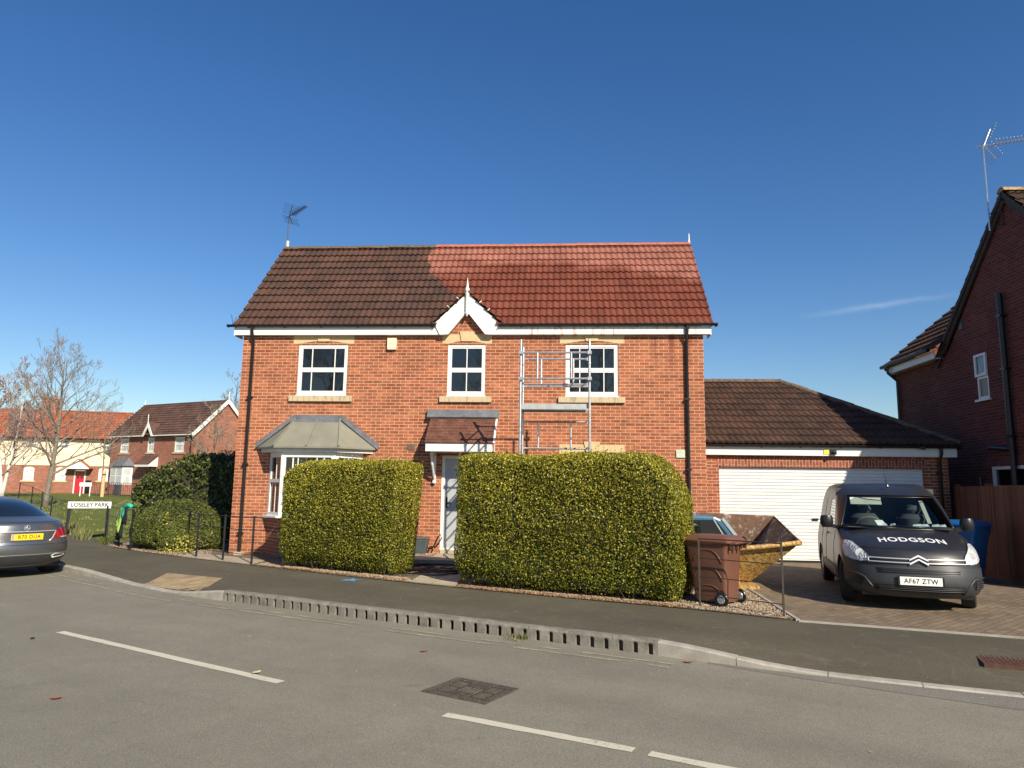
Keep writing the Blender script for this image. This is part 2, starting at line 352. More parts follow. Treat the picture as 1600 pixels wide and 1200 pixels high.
def stone_mat():
    k = NT('gravel_stones'); g_ = k.n('ShaderNodeNewGeometry'); r = g_.outputs['Random Per Island']
    c = k.mix(r, (.15,.11,.07), (.46,.38,.27)); c = k.mix(k.ramp(k.math('FRACT', k.math('MULTIPLY', r, 7.3)), .75, .8), c, (.28,.16,.10)); return k.fin(c, .8)
M['stones'] = stone_mat()
def block_mat():
    k = NT('block_paving'); x, y, z = k.sep()
    a = k.math('MULTIPLY', k.math('ADD', x, y), .7071); b_ = k.math('MULTIPLY', k.math('SUBTRACT', y, x), .7071)
    b = k.n('ShaderNodeTexBrick'); k.t.links.new(k.comb(a, b_), b.inputs['Vector']); b.inputs['Scale'].default_value = 1
    b.inputs['Brick Width'].default_value = .2; b.inputs['Row Height'].default_value = .1; b.inputs['Mortar Size'].default_value = .006; b.inputs['Mortar Smooth'].default_value = .3
    k.set(b, 'Color1', (.145,.105,.068)); k.set(b, 'Color2', (.215,.160,.102)); k.set(b, 'Mortar', (.075,.06,.045))
    v = k.math('MULTIPLY', k.ramp(k.noise(.7, 4), .3, .7, .82, 1.2), k.ramp(k.noise(60, 3), .3, .7, .85, 1.15))
    c = k.mix(1.0, b.outputs['Color'], k.comb(v, v, v), 'MULTIPLY')
    k.bump(k.math('ADD', k.math('SUBTRACT', 1.0, b.outputs['Fac']), k.math('MULTIPLY', k.noise(90, 3), .3)), .6, .006); return k.fin(c, .85)
M['block'] = block_mat()
M['slab'] = mat('pale_paving_slab', (.40,.34,.25), .85, var=.18, scale=3, bump=.3, bscale=90, fine=.1)
def grass_mat():
    k = NT('mown_grass'); a = k.noise(.25, 4); b = k.noise(9, 5, .8)
    c = k.mix(k.ramp(b, .3, .7), (.085,.11,.022), (.17,.20,.05)); c = k.mix(k.math('MULTIPLY', k.ramp(a, .35, .7), .5), c, (.16,.16,.05))
    c = k.mix(k.math('MULTIPLY', k.ramp(k.noise(30, 3), .6, .75), .4), c, (.25,.22,.1)); k.bump(k.noise(60, 4, .8), .9, .03); return k.fin(c, .9, 0, .1)
M['grass'] = grass_mat()
def leaf_mat(name, cols, trans=.18, rough=.42):
    k = NT(name); g_ = k.n('ShaderNodeNewGeometry'); r = g_.outputs['Random Per Island']
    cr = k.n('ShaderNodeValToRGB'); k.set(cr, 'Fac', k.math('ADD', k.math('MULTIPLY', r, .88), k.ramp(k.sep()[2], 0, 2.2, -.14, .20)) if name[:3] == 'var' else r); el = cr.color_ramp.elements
    el[0].position = 0; el[0].color = (*cols[0], 1); el[1].position = 1; el[1].color = (*cols[-1], 1)
    for i, cc in enumerate(cols[1:-1]): e = el.new((i+1)/(len(cols)-1)); e.color = (*cc, 1)
    v = k.ramp(k.noise(1.6, 3), .3, .7, .75, 1.2); c = k.mix(1.0, cr.outputs['Color'], k.comb(v, v, v), 'MULTIPLY')
    m = k.fin(c, rough, 0, .4)
    if trans:
        tr = k.n('ShaderNodeBsdfTranslucent'); k.t.links.new(c, tr.inputs['Color'])
        ms = k.n('ShaderNodeMixShader'); ms.inputs[0].default_value = trans
        o = k.t.nodes['Material Output']; k.t.links.new(k.b.outputs[0], ms.inputs[1]); k.t.links.new(tr.outputs[0], ms.inputs[2]); k.t.links.new(ms.outputs[0], o.inputs['Surface'])
    return m
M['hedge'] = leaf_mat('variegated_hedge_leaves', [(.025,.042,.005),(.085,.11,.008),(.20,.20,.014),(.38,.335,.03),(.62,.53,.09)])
M['bush'] = leaf_mat('dark_bush_leaves', [(.04,.055,.012),(.085,.11,.022),(.14,.165,.035),(.21,.22,.05)])
M['laurel'] = leaf_mat('laurel_leaves', [(.03,.045,.01),(.065,.09,.018),(.11,.14,.03),(.18,.20,.055)], .12, .42)
M['yshrub'] = leaf_mat('yellow_shrub_leaves', [(.05,.075,.012),(.12,.15,.02),(.33,.31,.04),(.55,.49,.08),(.62,.57,.20)])
M['core'] = mat('gap_shade_and_stems', (.028,.026,.014), .95, var=.5, scale=30)  # dark colour of the hedge stems, also the shade shell inside the leaves
M['bark'] = mat('grey_bark', (.19,.165,.13), .9, var=.35, scale=12, bump=.6, bscale=60)
M['twig'] = mat('bare_twigs', (.24,.195,.155), .9, var=.3, scale=5)
M['bloom'] = mat('budding_twigs', (.34,.25,.23), .9, var=.3, scale=5)
M['birch'] = mat('white_bark', (.60,.58,.53), .8, var=.2, scale=12)
# ---------------------------------------------------------------- builders for buildings
def tile_roof(name, m, parent, O, U, V, L, S, lo=None, hi=None, skip=None, g=.345, roll=.152, A=.026, samp=7, sub=1, smooth=False, step=.05):
    U = Vector(U).normalized(); V = Vector(V).normalized(); N = U.cross(V).normalized()
    nu = max(2, int(L/roll*samp)); us = np.linspace(0, L, nu+1)
    t = (us/roll) % 1.0; wv = A*(.5+.5*np.cos(2*np.pi*(t-.04*np.sin(2*np.pi*t))))**1.3
    mb = MB(); nc = int(math.ceil(S/g - 1e-6))
    for i in range(nc):
        v0 = i*g-(.035 if i else .03); v1 = min((i+1)*g, S)
        rows = []
        vals = [(v0, .004), (v0, .012+step)] + [(v0+(v1-v0)*k/sub, .012+step*(1-k/sub)) for k in range(1, sub+1)]
        jit = rng.normal(0, .0025, nu+1)
        for v, h in vals:
            l = lo(v) if lo else 0; hh = hi(v) if hi else L
            rows.append([(min(max(u, l), hh), v, h+w+(j if h > .01 else 0)) for u, w, j in zip(us, wv, jit)])
        base = len(mb.v); n = nu+1
        mb.v += [p for r in rows for p in r]
        for a in range(len(rows)-1):
            for j in range(nu):
                p = rows[a][j]; q = rows[a][j+1]; p2 = rows[a+1][j]; q2 = rows[a+1][j+1]
                if abs(p[0]-q[0]) < 1e-6 and abs(p2[0]-q2[0]) < 1e-6: continue
                if skip and skip((p[0]+q[0])/2, (p[1]+p2[1])/2): continue
                mb.f.append((base+a*n+j, base+a*n+j+1, base+(a+1)*n+j+1, base+(a+1)*n+j))
    o = mb.build(name, m, parent, fix=False)
    o.matrix_local = Matrix.Translation(O) @ Matrix((U, V, N)).transposed().to_4x4()
    return o
def ridge_run(mb, p, q, r=.12, seg=.42):
    p, q = Vector(p), Vector(q); d = (q-p); L = d.length; d.normalize(); s = d.cross(Vector((0,0,1))).normalized(); up = s.cross(d).normalized()
    k = max(1, int(L/seg)); 
    for i in range(k):
        a = p+d*(L*i/k); b = p+d*(L*(i+1)/k+.02); dz = random.uniform(-.006, .006); rr = r*(1+random.uniform(-.03, .03))
        vs, fs = [], []
        for c, r2 in ((a, rr*1.04), (b, rr*.97)):
            for j in range(7):
                t = math.pi*j/6; vs.append(c+s*math.cos(t)*r2+up*(math.sin(t)*r2*.8-.035+dz))
        for j in range(6): fs.append((j, j+1, 7+j+1, 7+j))
        fs.append(tuple(range(7))); fs.append(tuple(range(13, 6, -1)))
        mb.add(vs, fs)
def wall_holes(mb, x0, x1, z0, z1, y, holes, rev=.1):
    xs = sorted({x0, x1, *[h[0] for h in holes], *[h[1] for h in holes]}); zs = sorted({z0, z1, *[h[2] for h in holes], *[h[3] for h in holes]})
    for a, b in zip(xs, xs[1:]):
        for c, d in zip(zs, zs[1:]):
            mx_, mz = (a+b)/2, (c+d)/2
            if any(h[0] < mx_ < h[1] and h[2] < mz < h[3] for h in holes): continue
            mb.quad((a,y,c),(b,y,c),(b,y,d),(a,y,d))
    for h in holes:
        a, b, c, d = h[:4]
        mb.quad((a,y,c),(a,y,d),(a,y+rev,d),(a,y+rev,c)); mb.quad((b,y,d),(b,y,c),(b,y+rev,c),(b,y+rev,d))
        mb.quad((a,y,d),(b,y,d),(b,y+rev,d),(a,y+rev,d)); mb.quad((a,y,c),(a,y+rev,c),(b,y+rev,c),(b,y,c))
def window(parent, x0, x1, z0, z1, y, cols=(), frame=.065, transom=None, bars_up=True, sash=None, sill=True, lintel=True, pane='glass', depth=.07, silld=.07, sillm='sill', key=True, bar=.022, name='window'):
    """upvc casement: y is the wall face, frame recessed 20 mm behind it"""
    f = MB(); ya, yb = y+.02, y+.02+depth
    f.box(x0,x0+frame,ya,yb,z0,z1); f.box(x1-frame,x1,ya,yb,z0,z1); f.box(x0+frame,x1-frame,ya,yb,z1-frame,z1); f.box(x0+frame,x1-frame,ya,yb,z0,z0+frame*1.1)
    zm = (z0+z1)/2 if transom is None else transom
    th = frame*.8
    f.box(x0+frame,x1-frame,ya+.004,yb,zm-th/2,zm+th/2)
    # inner sash step
    for (a, b) in ((z0+frame*1.1, zm-th/2), (zm+th/2, z1-frame)):
        s = .028
        f.box(x0+frame,x0+frame+s,ya+.012,yb,a,b); f.box(x1-frame-s,x1-frame,ya+.012,yb,a,b); f.box(x0+frame+s,x1-frame-s,ya+.012,yb,a,a+s); f.box(x0+frame+s,x1-frame-s,ya+.012,yb,b-s,b)
        for c in cols:
            xc = x0+(x1-x0)*c; f.box(xc-bar/2,xc+bar/2,ya+.02,yb,a+s,b-s)
    fo = f.build(name, M['white'], parent)
    for (a, b) in ((z0+frame*1.1, zm-th/2), (zm+th/2, z1-frame)):
        p = MB(); p.quad((x0+frame,ya+.035+random.uniform(0,.004),a),(x1-frame,ya+.035+random.uniform(0,.004),a),(x1-frame,ya+.035,b),(x0+frame,ya+.037,b)); p.build('pane', M[pane], fo, fix=False)
    if sill:
        s = MB(); s.box(x0-.17,x1+.15,y-silld,y+.02,z0-.165,z0-.025); s.build('sill', M[sillm], fo, bevel=.008 if silld > .05 else 0)
        s = MB(); s.box(x0-.01,x1+.01,y-.03,y+.03,z0-.028,z0-.002); s.build('inner_sill', M['white'], fo)
    if lintel:
        l = MB(); zt = z1+.245; n = 10
        poly = [(x0-.14, z1+.02), (x0-.14, zt), (x1+.14, zt), (x1+.14, z1+.02)] + [(x0+(x1-x0)*(1-i/n), z1+.02+.075*math.sin(math.pi*i/n)) for i in range(n+1)]
        l.prism(poly, 'y', y-.004, y+.06); xc = (x0+x1)/2; w_ = min(.19, (x1-x0)*.2)
        if key: l.prism([(xc-w_*.72, z1+.075), (xc+w_*.72, z1+.075), (xc+w_, z1+.31), (xc-w_, z1+.31)], 'y', y-.03, y-.004)
        l.build('lintel', M['stone'], fo)
        f2 = MB(); f2.prism([(x0, z1)]+[(x1, z1)]+[(x0+(x1-x0)*(1-i/n), z1+.02+.072*math.sin(math.pi*i/n)) for i in range(n+1)], 'y', y+.03, y+.06); f2.build('head_board', M['white'], fo)
    return fo
def downpipe(mb, x, y, z0, z1, ytop, ztop, r=.036):
    mb.tube([(x,ytop,ztop),(x,ytop,ztop-.12),(x,y,z1),(x,y,z0+.12),(x,y-.02,z0+.05),(x,y-.10,z0+.01)], r, 10)
    for z in np.arange(z0+.5, z1, 1.6): mb.box(x-.06,x+.06,y-.045,y+.05,z-.02,z+.02)
def aerial(name, p, parent, h=.85, yaw=0.0, size=1.0, m='alum', label=None, tilt=0.0):
    M.setdefault('alum', mat('aerial_aluminium', (.5,.52,.55), .35, metal=.8))
    mb = MB(); p = Vector(p); top = p+Vector((tilt,0,h)); mb.tube([p, top], .016*size, 6)
    d = Vector((math.cos(yaw), math.sin(yaw), .10)).normalized(); s = Vector((-math.sin(yaw), math.cos(yaw), 0)); u = s.cross(d)*-1
    a = top-d*.1*size; b = top+d*.85*size; mb.tube([a, b], .011*size, 5)
    for i in range(12):
        q = a+(b-a)*(.3+.7*i/11); w = .12*size*(1-.3*i/11)
        for sg in (1,-1): mb.tube([q-s*w+u*w*.35*sg, q+s*w-u*.0*sg, ], .004*size, 4)
        mb.tube([q-u*w*.6, q+u*w*.6], .004*size, 4)
    for sg in (1,-1):  # corner reflector
        e = (u*sg*.9-d*-.25).normalized() if False else (u*sg*.85+d*.45).normalized()
        q0 = a+d*.12*size; 
        mb.tube([q0, q0+e*.34*size], .010*size, 5)
        for i in range(6): q = q0+e*(.05+.28*i/5)*size; mb.tube([q-s*.24*size, q+s*.24*size], .004*size, 4)
    return mb.build(name, M[m], parent)

# ---------------------------------------------------------------- ground, road, pavement
def H(x, y):
    s = (-.65*(x+5)+.76*(y-3))/18; t = min(max(s, 0), 1); return .55*t*t*(3-2*t)
KERB = [(-32,16,.10),(-14,4.9,.10),(-6,-.45,.10),(-3.2,-2.08,.10),(-1.97,-2.83,.11),(-1.2,-3.32,.10),(-.77,-3.61,.07),(.28,-4.29,.02),(1.16,-4.92,.02),(1.9,-5.35,.03),(2.15,-5.47,.08),(2.42,-5.59,.15),(2.69,-5.70,.15),(5.13,-6.82,.15),(7.23,-7.72,.15),(8.86,-8.42,.15),(9.06,-8.51,.15),(9.34,-8.65,.115),(9.85,-8.92,.04),(10.4,-9.12,.02),(11.88,-9.62,.02),(15,-10.6,.02),(32,-15.8,.02)]
BACK = [(-30,22),(-12,9.2),(-7.2,4.9),(-6.0,3.9),(-4.9,2.6),(-3.96,1.41),(-2.4,.2),(-.35,-1.05),(.6,-1.6),(1.5,-2.1),(2.25,-2.5),(3.6,-3.3),(5.94,-4.52),(7.7,-5.3),(9.44,-6.03),(10.0,-6.3),(10.81,-6.8),(11.9,-7.15),(13.13,-7.53),(16,-8.4),(32,-13)]
def resample(P, n):
    P = np.array(P, float); d = np.r_[0, np.cumsum(np.linalg.norm(np.diff(P[:, :2], axis=0), axis=1))]
    return P, d
def interp_curve(P, t):
    P, d = resample(P, 0); return np.array([np.interp(t*d[-1], d, P[:, k]) for k in range(P.shape[1])])
RZ = -.12
# pavement strip: station pairs along kerb and back line
def dens(P, step=.25):
    P = np.array(P, float); out_ = []
    for a, b in zip(P, P[1:]):
        n = max(1, int(np.linalg.norm((b-a)[:2])/step)); out_ += [a+(b-a)*i/n for i in range(n)]
    out_.append(P[-1]); return np.array(out_)
def smooth_poly(P, it=2):
    P = P.copy()
    for _ in range(it): P[1:-1] = .25*P[:-2]+.5*P[1:-1]+.25*P[2:]
    return P
KD = smooth_poly(dens(KERB), 4)
Bp = np.array(BACK, float); bd = np.r_[0, np.cumsum(np.linalg.norm(np.diff(Bp, axis=0), axis=1))]
# pair each kerb station with the back-line point whose direction is across the pavement
kt = []
for q in KD:
    bs = np.linspace(0, bd[-1], 1200); bx = np.interp(bs, bd, Bp[:, 0]); by = np.interp(bs, bd, Bp[:, 1])
    dirv = np.array([.42, .907]); rel = np.stack([bx-q[0], by-q[1]], 1)
    cr = np.abs(rel[:, 0]*dirv[1]-rel[:, 1]*dirv[0]); kt.append(np.argmin(cr+.05*np.linalg.norm(rel, axis=1)))
kt = np.maximum.accumulate(kt); bs = np.linspace(0, bd[-1], 1200)
PB = np.stack([np.interp(bs[kt], bd, Bp[:, 0]), np.interp(bs[kt], bd, Bp[:, 1])], 1)
PB = smooth_poly(np.c_[PB], 3)
rows = []; NR = 9
tan = np.gradient(KD[:, :2], axis=0); tan /= np.linalg.norm(tan, axis=1)[:, None]; nor = np.stack([-tan[:, 1], tan[:, 0]], 1)   # pointing north
KW = .125
for i, q in enumerate(KD):
    a = q[:2]+nor[i]*KW; row = []
    for j in range(NR+1):
        t = j/NR; p = a+(PB[i]-a)*t; dist = np.linalg.norm(p-a)
        zk = RZ+q[2]-.003; s = min(dist/1.1, 1); s = s*s*(3-2*s); z = zk*(1-s)+0.0*s+H(*p)*s
        row.append((p[0], p[1], z+.0))
    rows.append(row)
mb = MB(); mb.grid(rows); o = mb.build('pavement', M['pave'], smooth=True, fix=False); struct(o)
def pave_z(x, y):
    i = int(np.argmin(np.linalg.norm(KD[:, :2]-np.array([x, y]), axis=1))); a = KD[i, :2]+nor[i]*KW
    dist = max(0, float(np.dot(np.array([x, y])-a, nor[i]))); s = min(dist/1.1, 1); s = s*s*(3-2*s); return (RZ+KD[i, 2]-.003)*(1-s)
# kerb stones (dropped kerbs dip to the road); the drain section is built below
mb = MB(); drain = (2.69, 8.86)
def kerb_run(P, nrm_, mb, lo=-.3):
    for a in range(len(P)-1):
        p, q = P[a], P[a+1]; n0, n1 = nrm_[a], nrm_[a+1]; z0, z1 = RZ+p[2], RZ+q[2]; w = KW; ch = .015
        prof = lambda c, n, z: [(c[0], c[1], RZ-.1), (c[0], c[1], z-ch), (c[0]+n[0]*ch, c[1]+n[1]*ch, z), (c[0]+n[0]*w, c[1]+n[1]*w, z), (c[0]+n[0]*w, c[1]+n[1]*w, RZ-.1)]
        A_, B_ = prof(p, n0, z0), prof(q, n1, z1)
        mb.add(A_+B_, [(i, i+1, 5+i+1, 5+i) for i in range(4)]+[(0,1,2,3,4), (9,8,7,6,5)])
def stone_runs(i0, i1, mb, L=.9):
    i = i0; k = int(L/.25)
    while i < i1:
        j = min(i+k, i1); sub = KD[i:j+1].copy(); nn = nor[i:j+1]
        # 6 mm joint
        d = sub[-1]-sub[-2]; sub[-1] = sub[-1]-d*(.008/np.linalg.norm(d[:2])); sub[:, 2] += random.uniform(-.003, .003)
        kerb_run(sub, nn, mb); i = j
iA = int(np.argmin(np.abs(KD[:, 0]-2.72))); iB = int(np.argmin(np.abs(KD[:, 0]-8.88)))
stone_runs(0, iA, mb); stone_runs(iB, len(KD)-1, mb)
struct(mb.build('kerb', M['kerb'], fix=True))
# combined drainage kerb: slotted face
mb = MB(); P0 = KD[iA]; P1 = KD[iB]; LL = np.linalg.norm((P1-P0)[:2]); ns = int(LL/.165)
T = (P1[:2]-P0[:2])/LL; Nn = np.array([-T[1], T[0]])
def kpt(s):
    dcum = np.r_[0, np.cumsum(np.linalg.norm(np.diff(KD[iA:iB+1, :2], axis=0), axis=1))]; s = min(max(s*dcum[-1], 0), dcum[-1])
    return np.array([np.interp(s, dcum, KD[iA:iB+1, 0]), np.interp(s, dcum, KD[iA:iB+1, 1])])
def kbox(mb, s0, s1, d0, d1, z0, z1, ch=0):
    a, b = kpt(s0), kpt(s1); pts = []
    for z, dd_ in ((z0, 0), (z1, ch)):
        pts += [(a[0]+Nn[0]*(d0+dd_), a[1]+Nn[1]*(d0+dd_), z), (b[0]+Nn[0]*(d0+dd_), b[1]+Nn[1]*(d0+dd_), z), (b[0]+Nn[0]*d1, b[1]+Nn[1]*d1, z), (a[0]+Nn[0]*d1, a[1]+Nn[1]*d1, z)]
    mb.add(pts, [(0,3,2,1),(4,5,6,7),(0,1,5,4),(1,2,6,5),(2,3,7,6),(3,0,4,7)])
dk = MB()
for i in range(ns):
    s0_, s1_ = i/ns, (i+1)/ns; w = .058/LL; mid_ = (s0_+s1_)/2
    kbox(dk, s0_, mid_-w/2, .0, .044, RZ-.1, -.002); kbox(dk, mid_+w/2, s1_, .0, .044, RZ-.1, -.002)
    # arched head of the slot
    kbox(dk, mid_-w/2, mid_-w/4, .004, .043, -.018, -.002); kbox(dk, mid_+w/4, mid_+w/2, .004, .043, -.018, -.002)
for i in range(13): kbox(dk, i/13+.0006, (i+1)/13-.0006, .0, .125, -.002, RZ+.15+random.uniform(-.002,.002), ch=.014)
o = dk.build('drainage_kerb', M['kerbd']); tag(o, 'grey concrete kerb with a row of black drainage slots along the road edge', 'drain')
kb = MB(); kbox(kb, 0, 1, .045, .12, RZ-.1, -.003); kb.build('slot_shade', M['black'], o)  # black box behind the slots stands in for the shade of the deep cavity
# road: one sheet
mb = MB(); 
kl = [(p[0], p[1]) for p in KD]; rr_ = []
for x, y in kl: rr_.append([(x+.0, y+.03, RZ)] + [(x, y-s_, RZ) for s_ in (1, 3, 6, 12, 25, 60, 250)])
mb.grid(rr_); a = kl[0]; b = kl[-1]
mb.quad((-400, a[1]+300, RZ), (-400, a[1]-250, RZ), (a[0], a[1]-250, RZ), (a[0], a[1]+.03, RZ)) ; mb.quad((b[0], b[1]+.03, RZ), (b[0], b[1]-250, RZ), (400, b[1]-250, RZ), (400, b[1]-120, RZ))
struct(mb.build('road', M['road'], fix=False))
# darker strip of asphalt along the kerb on the right
mb = MB(); strip = []
for i in range(iB+2, len(KD)-1):
    p = KD[i]; wd = .01+.42*min(1, max(0, (p[0]-9.1)/2.6))
    strip.append([(p[0]-nor[i][0]*wd*(1+.03*math.sin(i*1.7)), p[1]-nor[i][1]*wd, RZ+.003), (p[0]-nor[i][0]*.0, p[1]-nor[i][1]*.0, RZ+.003)])
mb.grid(strip); struct(mb.build('road_edge_strip', M['patch'], fix=False))
# terrain north of the pavement
xs = np.r_[np.arange(-240, -40, 20), np.arange(-40, 34, 1.0), np.arange(34, 260, 20)]; ys = np.r_[np.arange(-16, 40, 1.0), np.arange(40, 130, 10), np.arange(130, 420, 40)]
def behind(x, y):
    yb = np.interp(x, Bp[:, 0], Bp[:, 1]); return y-yb
mb = MB(); G = []
for y in ys:
    G.append([(x, y, (H(x, y)-.012+.012*math.sin(x*.7)*math.sin(y*.6) if (behind(x, y) > .3) else -.35) - (.0 if x < -4 or y > 8 else .03)) for x in xs])
mb.grid(G); struct(mb.build('grass_ground', M['grass'], smooth=True, fix=False))
# gravel plot round the house
def sheet(name, pts, z, m, zf=None, kind='structure'):
    mb = MB(); mb.quad(*[(x, y, z) for x, y in pts]); o = mb.build(name, m, fix=False)
    if kind: o['kind'] = kind
    return o
gp = [(-4.6,2.45),(-3.96,1.45),(-2.4,.22),(-.35,-1.03),(.6,-1.58),(1.5,-2.08),(2.25,-2.47),(3.6,-3.27),(5.94,-4.49),(7.7,-5.27),(9.44,-6.0),(10.0,-6.27),(10.80,-6.77),(10.93,-3.8),(11.2,1.2),(11.2,3.2),(-4.6,3.2)]
sheet('gravel_bed', gp, .006, M['gravel'])
dp = [(10.86,-6.79),(11.9,-7.12),(13.13,-7.5),(16,-8.37),(20,-9.6),(20,2.2),(10.98,2.2),(10.97,-3.8)]
sheet('driveway', dp, .010, M['block'])
mb = MB()
mb.bar((10.93,-3.75,.005),(10.83,-6.80,.005),.05,.05); mb.bar((10.93,-3.75,.005),(11.02,.7,.005),.05,.05)
E2=[(10.83,-6.83),(11.9,-7.155),(13.13,-7.535),(16,-8.405),(20,-9.63)]
for a,b in zip(E2,E2[1:]): mb.bar((*a,-.005),(*b,-.005),.05,.05)
struct(mb.build('edging_strip', M['kerb']))
# slab path along the house corner and between the hedges, raised step at the door
mb = MB()
def slabs(mb, O, U, V, nu, nv, su, sv, z, th=.04, gap=.012):
    U, V = Vector((*U,0)).normalized(), Vector((*V,0)).normalized()
    for i in range(nu):
        for j in range(nv):
            p = Vector((*O,0))+U*(i*su+gap/2)+V*(j*sv+gap/2); a, b = U*(su-gap), V*(sv-gap); dz = random.uniform(-.003,.003)
            lo_ = Vector((0,0,z-th)); hi_ = Vector((0,0,z+dz)); q = [p, p+a, p+a+b, p+b]
            mb.add([x+lo_ for x in q]+[x+hi_ for x in q], [(4,5,6,7),(0,1,5,4),(1,2,6,5),(2,3,7,6),(3,0,4,7)])
slabs(mb, (-.72,-.80), (1,-.56), (0,1), 4, 2, .62, .34, .03)
slabs(mb, (5.20,-4.03), (.9,-.42), (-.0,1), 2, 5, .46, .52, .028)
struct(mb.build('slab_path', M['slab']))
mb = MB(); st = [(4.15,-1.35),(4.6,-1.46),(5.1,-1.5),(5.7,-1.5),(6.3,-1.46),(6.8,-1.3),(6.8,-.004),(4.15,-.004)]
mb.prism(st, 'z', 0.0, .13); mb.build('door_step', M['slab'], bevel=.01)['kind'] = 'structure'
sheet('doorstep_gravel', [(4.18,-.5),(4.95,-.62),(4.95,-.02),(4.18,-.02)], .134, M['gravel'])
# tactile paving with blisters
tp = [(.81,-4.72),(.51,-3.39),(1.88,-4.02),(2.1,-5.35)]
A0, A1, A2, A3 = [Vector((*p, 0)) for p in [(.62,-4.42),(.48,-3.42),(1.88,-4.10),(2.02,-5.20)]]
mb = MB(); NB = 34; tactg = []
def tpt(u, v): p = (A0*(1-u)+A3*u)*(1-v)+(A1*(1-u)+A2*u)*v; return Vector((p.x, p.y, pave_z(p.x, p.y)+.004))
mb.grid([[tpt(i/12, j/12) for j in range(13)] for i in range(13)])
for i in range(26):
    for j in range(16):
        c = tpt((i+.5)/26, (j+.5)/16); r0, r1 = .0125, .008
        vs = [c+Vector((math.cos(t)*r0, math.sin(t)*r0, .0)) for t in np.linspace(0, 2*math.pi, 7)[:-1]]+[c+Vector((math.cos(t)*r1, math.sin(t)*r1, .006)) for t in np.linspace(0, 2*math.pi, 7)[:-1]]
        mb.add(vs, [(k, (k+1)%6, 6+(k+1)%6, 6+k) for k in range(6)]+[(6,7,8,9,10,11)])
M['tact'] = mat('buff_tactile_paving', (.29,.215,.125), .85, var=.3, scale=4, fine=.15, bscale=60)
struct(mb.build('tactile_paving', M['tact'], fix=False))
# painted lines
def dash(mb, a, b, w, z=RZ+.004, n=14, rag=.004):
    a, b = np.array(a), np.array(b); t = (b-a)/np.linalg.norm(b-a); n_ = np.array([-t[1], t[0]])
    mb.grid([[(*(a+(b-a)*i/n+n_*(w/2*s+rng.normal(0, rag))), z) for s in (-1, 1)] for i in range(n+1)])
mb = MB(); dash(mb, (1.93,-8.20), (5.32,-9.96), .10); dash(mb, (6.93,-10.68), (8.33,-11.28), .10); dash(mb, (8.43,-11.33), (11.8,-12.9), .10); dash(mb, (-2.5,-6.0),(.2,-7.3),.10)
mb.build('centre_line_marking', M['line'], fix=False)['kind'] = 'structure'
mb = MB()
for off in (.30, .46):
    for i in range(len(KD)-1):
        x = KD[i][0]
        if -1.9 < x < 9.0:
            p, q = KD[i][:2]-nor[i]*off, KD[i+1][:2]-nor[i+1]*off; dash(mb, p, q, .048, n=2, rag=.003) if random.random() > .22 else None
mb.build('double_yellow_marking', M['yellow'], fix=False)['kind'] = 'structure'
# ---------------------------------------------------------------- the detached house
HS = thing('brick_house', 'detached red brick house whose tiled roof is half brown, half coated red', 'house', (0,0,0))
Wd, Dp = 11.033, 5.0
WT = 5.24; GXW = 5.51
w1, w2, w3 = (1.404,2.624,3.771,4.993), (5.053,5.959,3.771,4.993), (7.85,9.07,3.771,4.993)
wg = (7.85,9.07,1.15,2.40); dr = (4.98,6.03,.20,2.36)
mb = MB(); wall_holes(mb, 0, Wd, 0, WT, 0, [w1, w2, w3, wg, dr, (1.05,2.9,.9,2.35)])
mb.quad((0,0,0),(0,Dp,0),(0,Dp,WT),(0,0,WT)); mb.quad((Wd,0,0),(Wd,Dp,0),(Wd,Dp,WT),(Wd,0,WT)); mb.quad((0,Dp,0),(Wd,Dp,0),(Wd,Dp,WT),(0,Dp,WT))
YR, ZR, YE, ZE = 2.5, 8.26, -.16, 5.42
sl_ = (ZR-ZE)/(YR-YE)
for x in (0, Wd): mb.quad((x,0,WT),(x,Dp,WT),(x,YR,ZR-.14))
mb.quad((4.8,.0,WT),(6.22,.0,WT),(GXW,.0,6.05))
mb.build('wall', M['brick'], HS, fix=False)
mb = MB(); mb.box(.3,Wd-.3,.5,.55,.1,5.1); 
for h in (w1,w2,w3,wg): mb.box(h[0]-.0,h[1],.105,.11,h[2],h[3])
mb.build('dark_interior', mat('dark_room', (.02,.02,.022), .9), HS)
sh = M['tile']
GX, GZ, GS = 5.51, 6.14, .937      # gablet ridge
def gskip(u, v):
    x = u-.17; z = ZE+v*sl_/math.hypot(1, sl_)
    return abs(x-GX)*GS < (GZ-.05-z)
Vs = Vector((0, 1, sl_)).normalized(); SL = math.hypot(YR-YE, ZR-ZE)
rf = tile_roof('roof', M['tile'], HS, (-.17,YE,ZE), (1,0,0), Vs, Wd+.37, SL, skip=gskip, sub=4)
mb = MB(); mb.quad((-.15,YE,ZE-.02),(4.75,YE,ZE-.02),(4.75,.05,ZE-.02+.21*sl_),(-.15,.05,ZE-.02+.21*sl_)); mb.quad((6.27,YE,ZE-.02),(11.19,YE,ZE-.02),(11.19,.05,ZE-.02+.21*sl_),(6.27,.05,ZE-.02+.21*sl_))
mb.quad((-.15,.05,ZE-.03+.21*sl_),(11.19,.05,ZE-.03+.21*sl_),(11.19,YR,ZR-.03),(-.15,YR,ZR-.03))
mb.quad((-.15,YR,ZR),(11.19,YR,ZR),(11.19,2*YR-YE,ZE),(-.15,2*YR-YE,ZE))
mb.build('roof_deck', M['tile_g'], HS, fix=False)
M['mortar'] = mat('grey_verge_mortar', (.32,.29,.26), .9, var=.2, scale=14)
for x in (-.14, 11.19):
    mb = MB(); mb.bar((x,YE,ZE-.02),(x,YR,ZR-.02),.05,.05,up=(0,-1,1)); mb.bar((x,YR,ZR-.02),(x,2*YR-YE,ZE-.02),.05,.05); mb.build('verge', M['mortar'], HS)
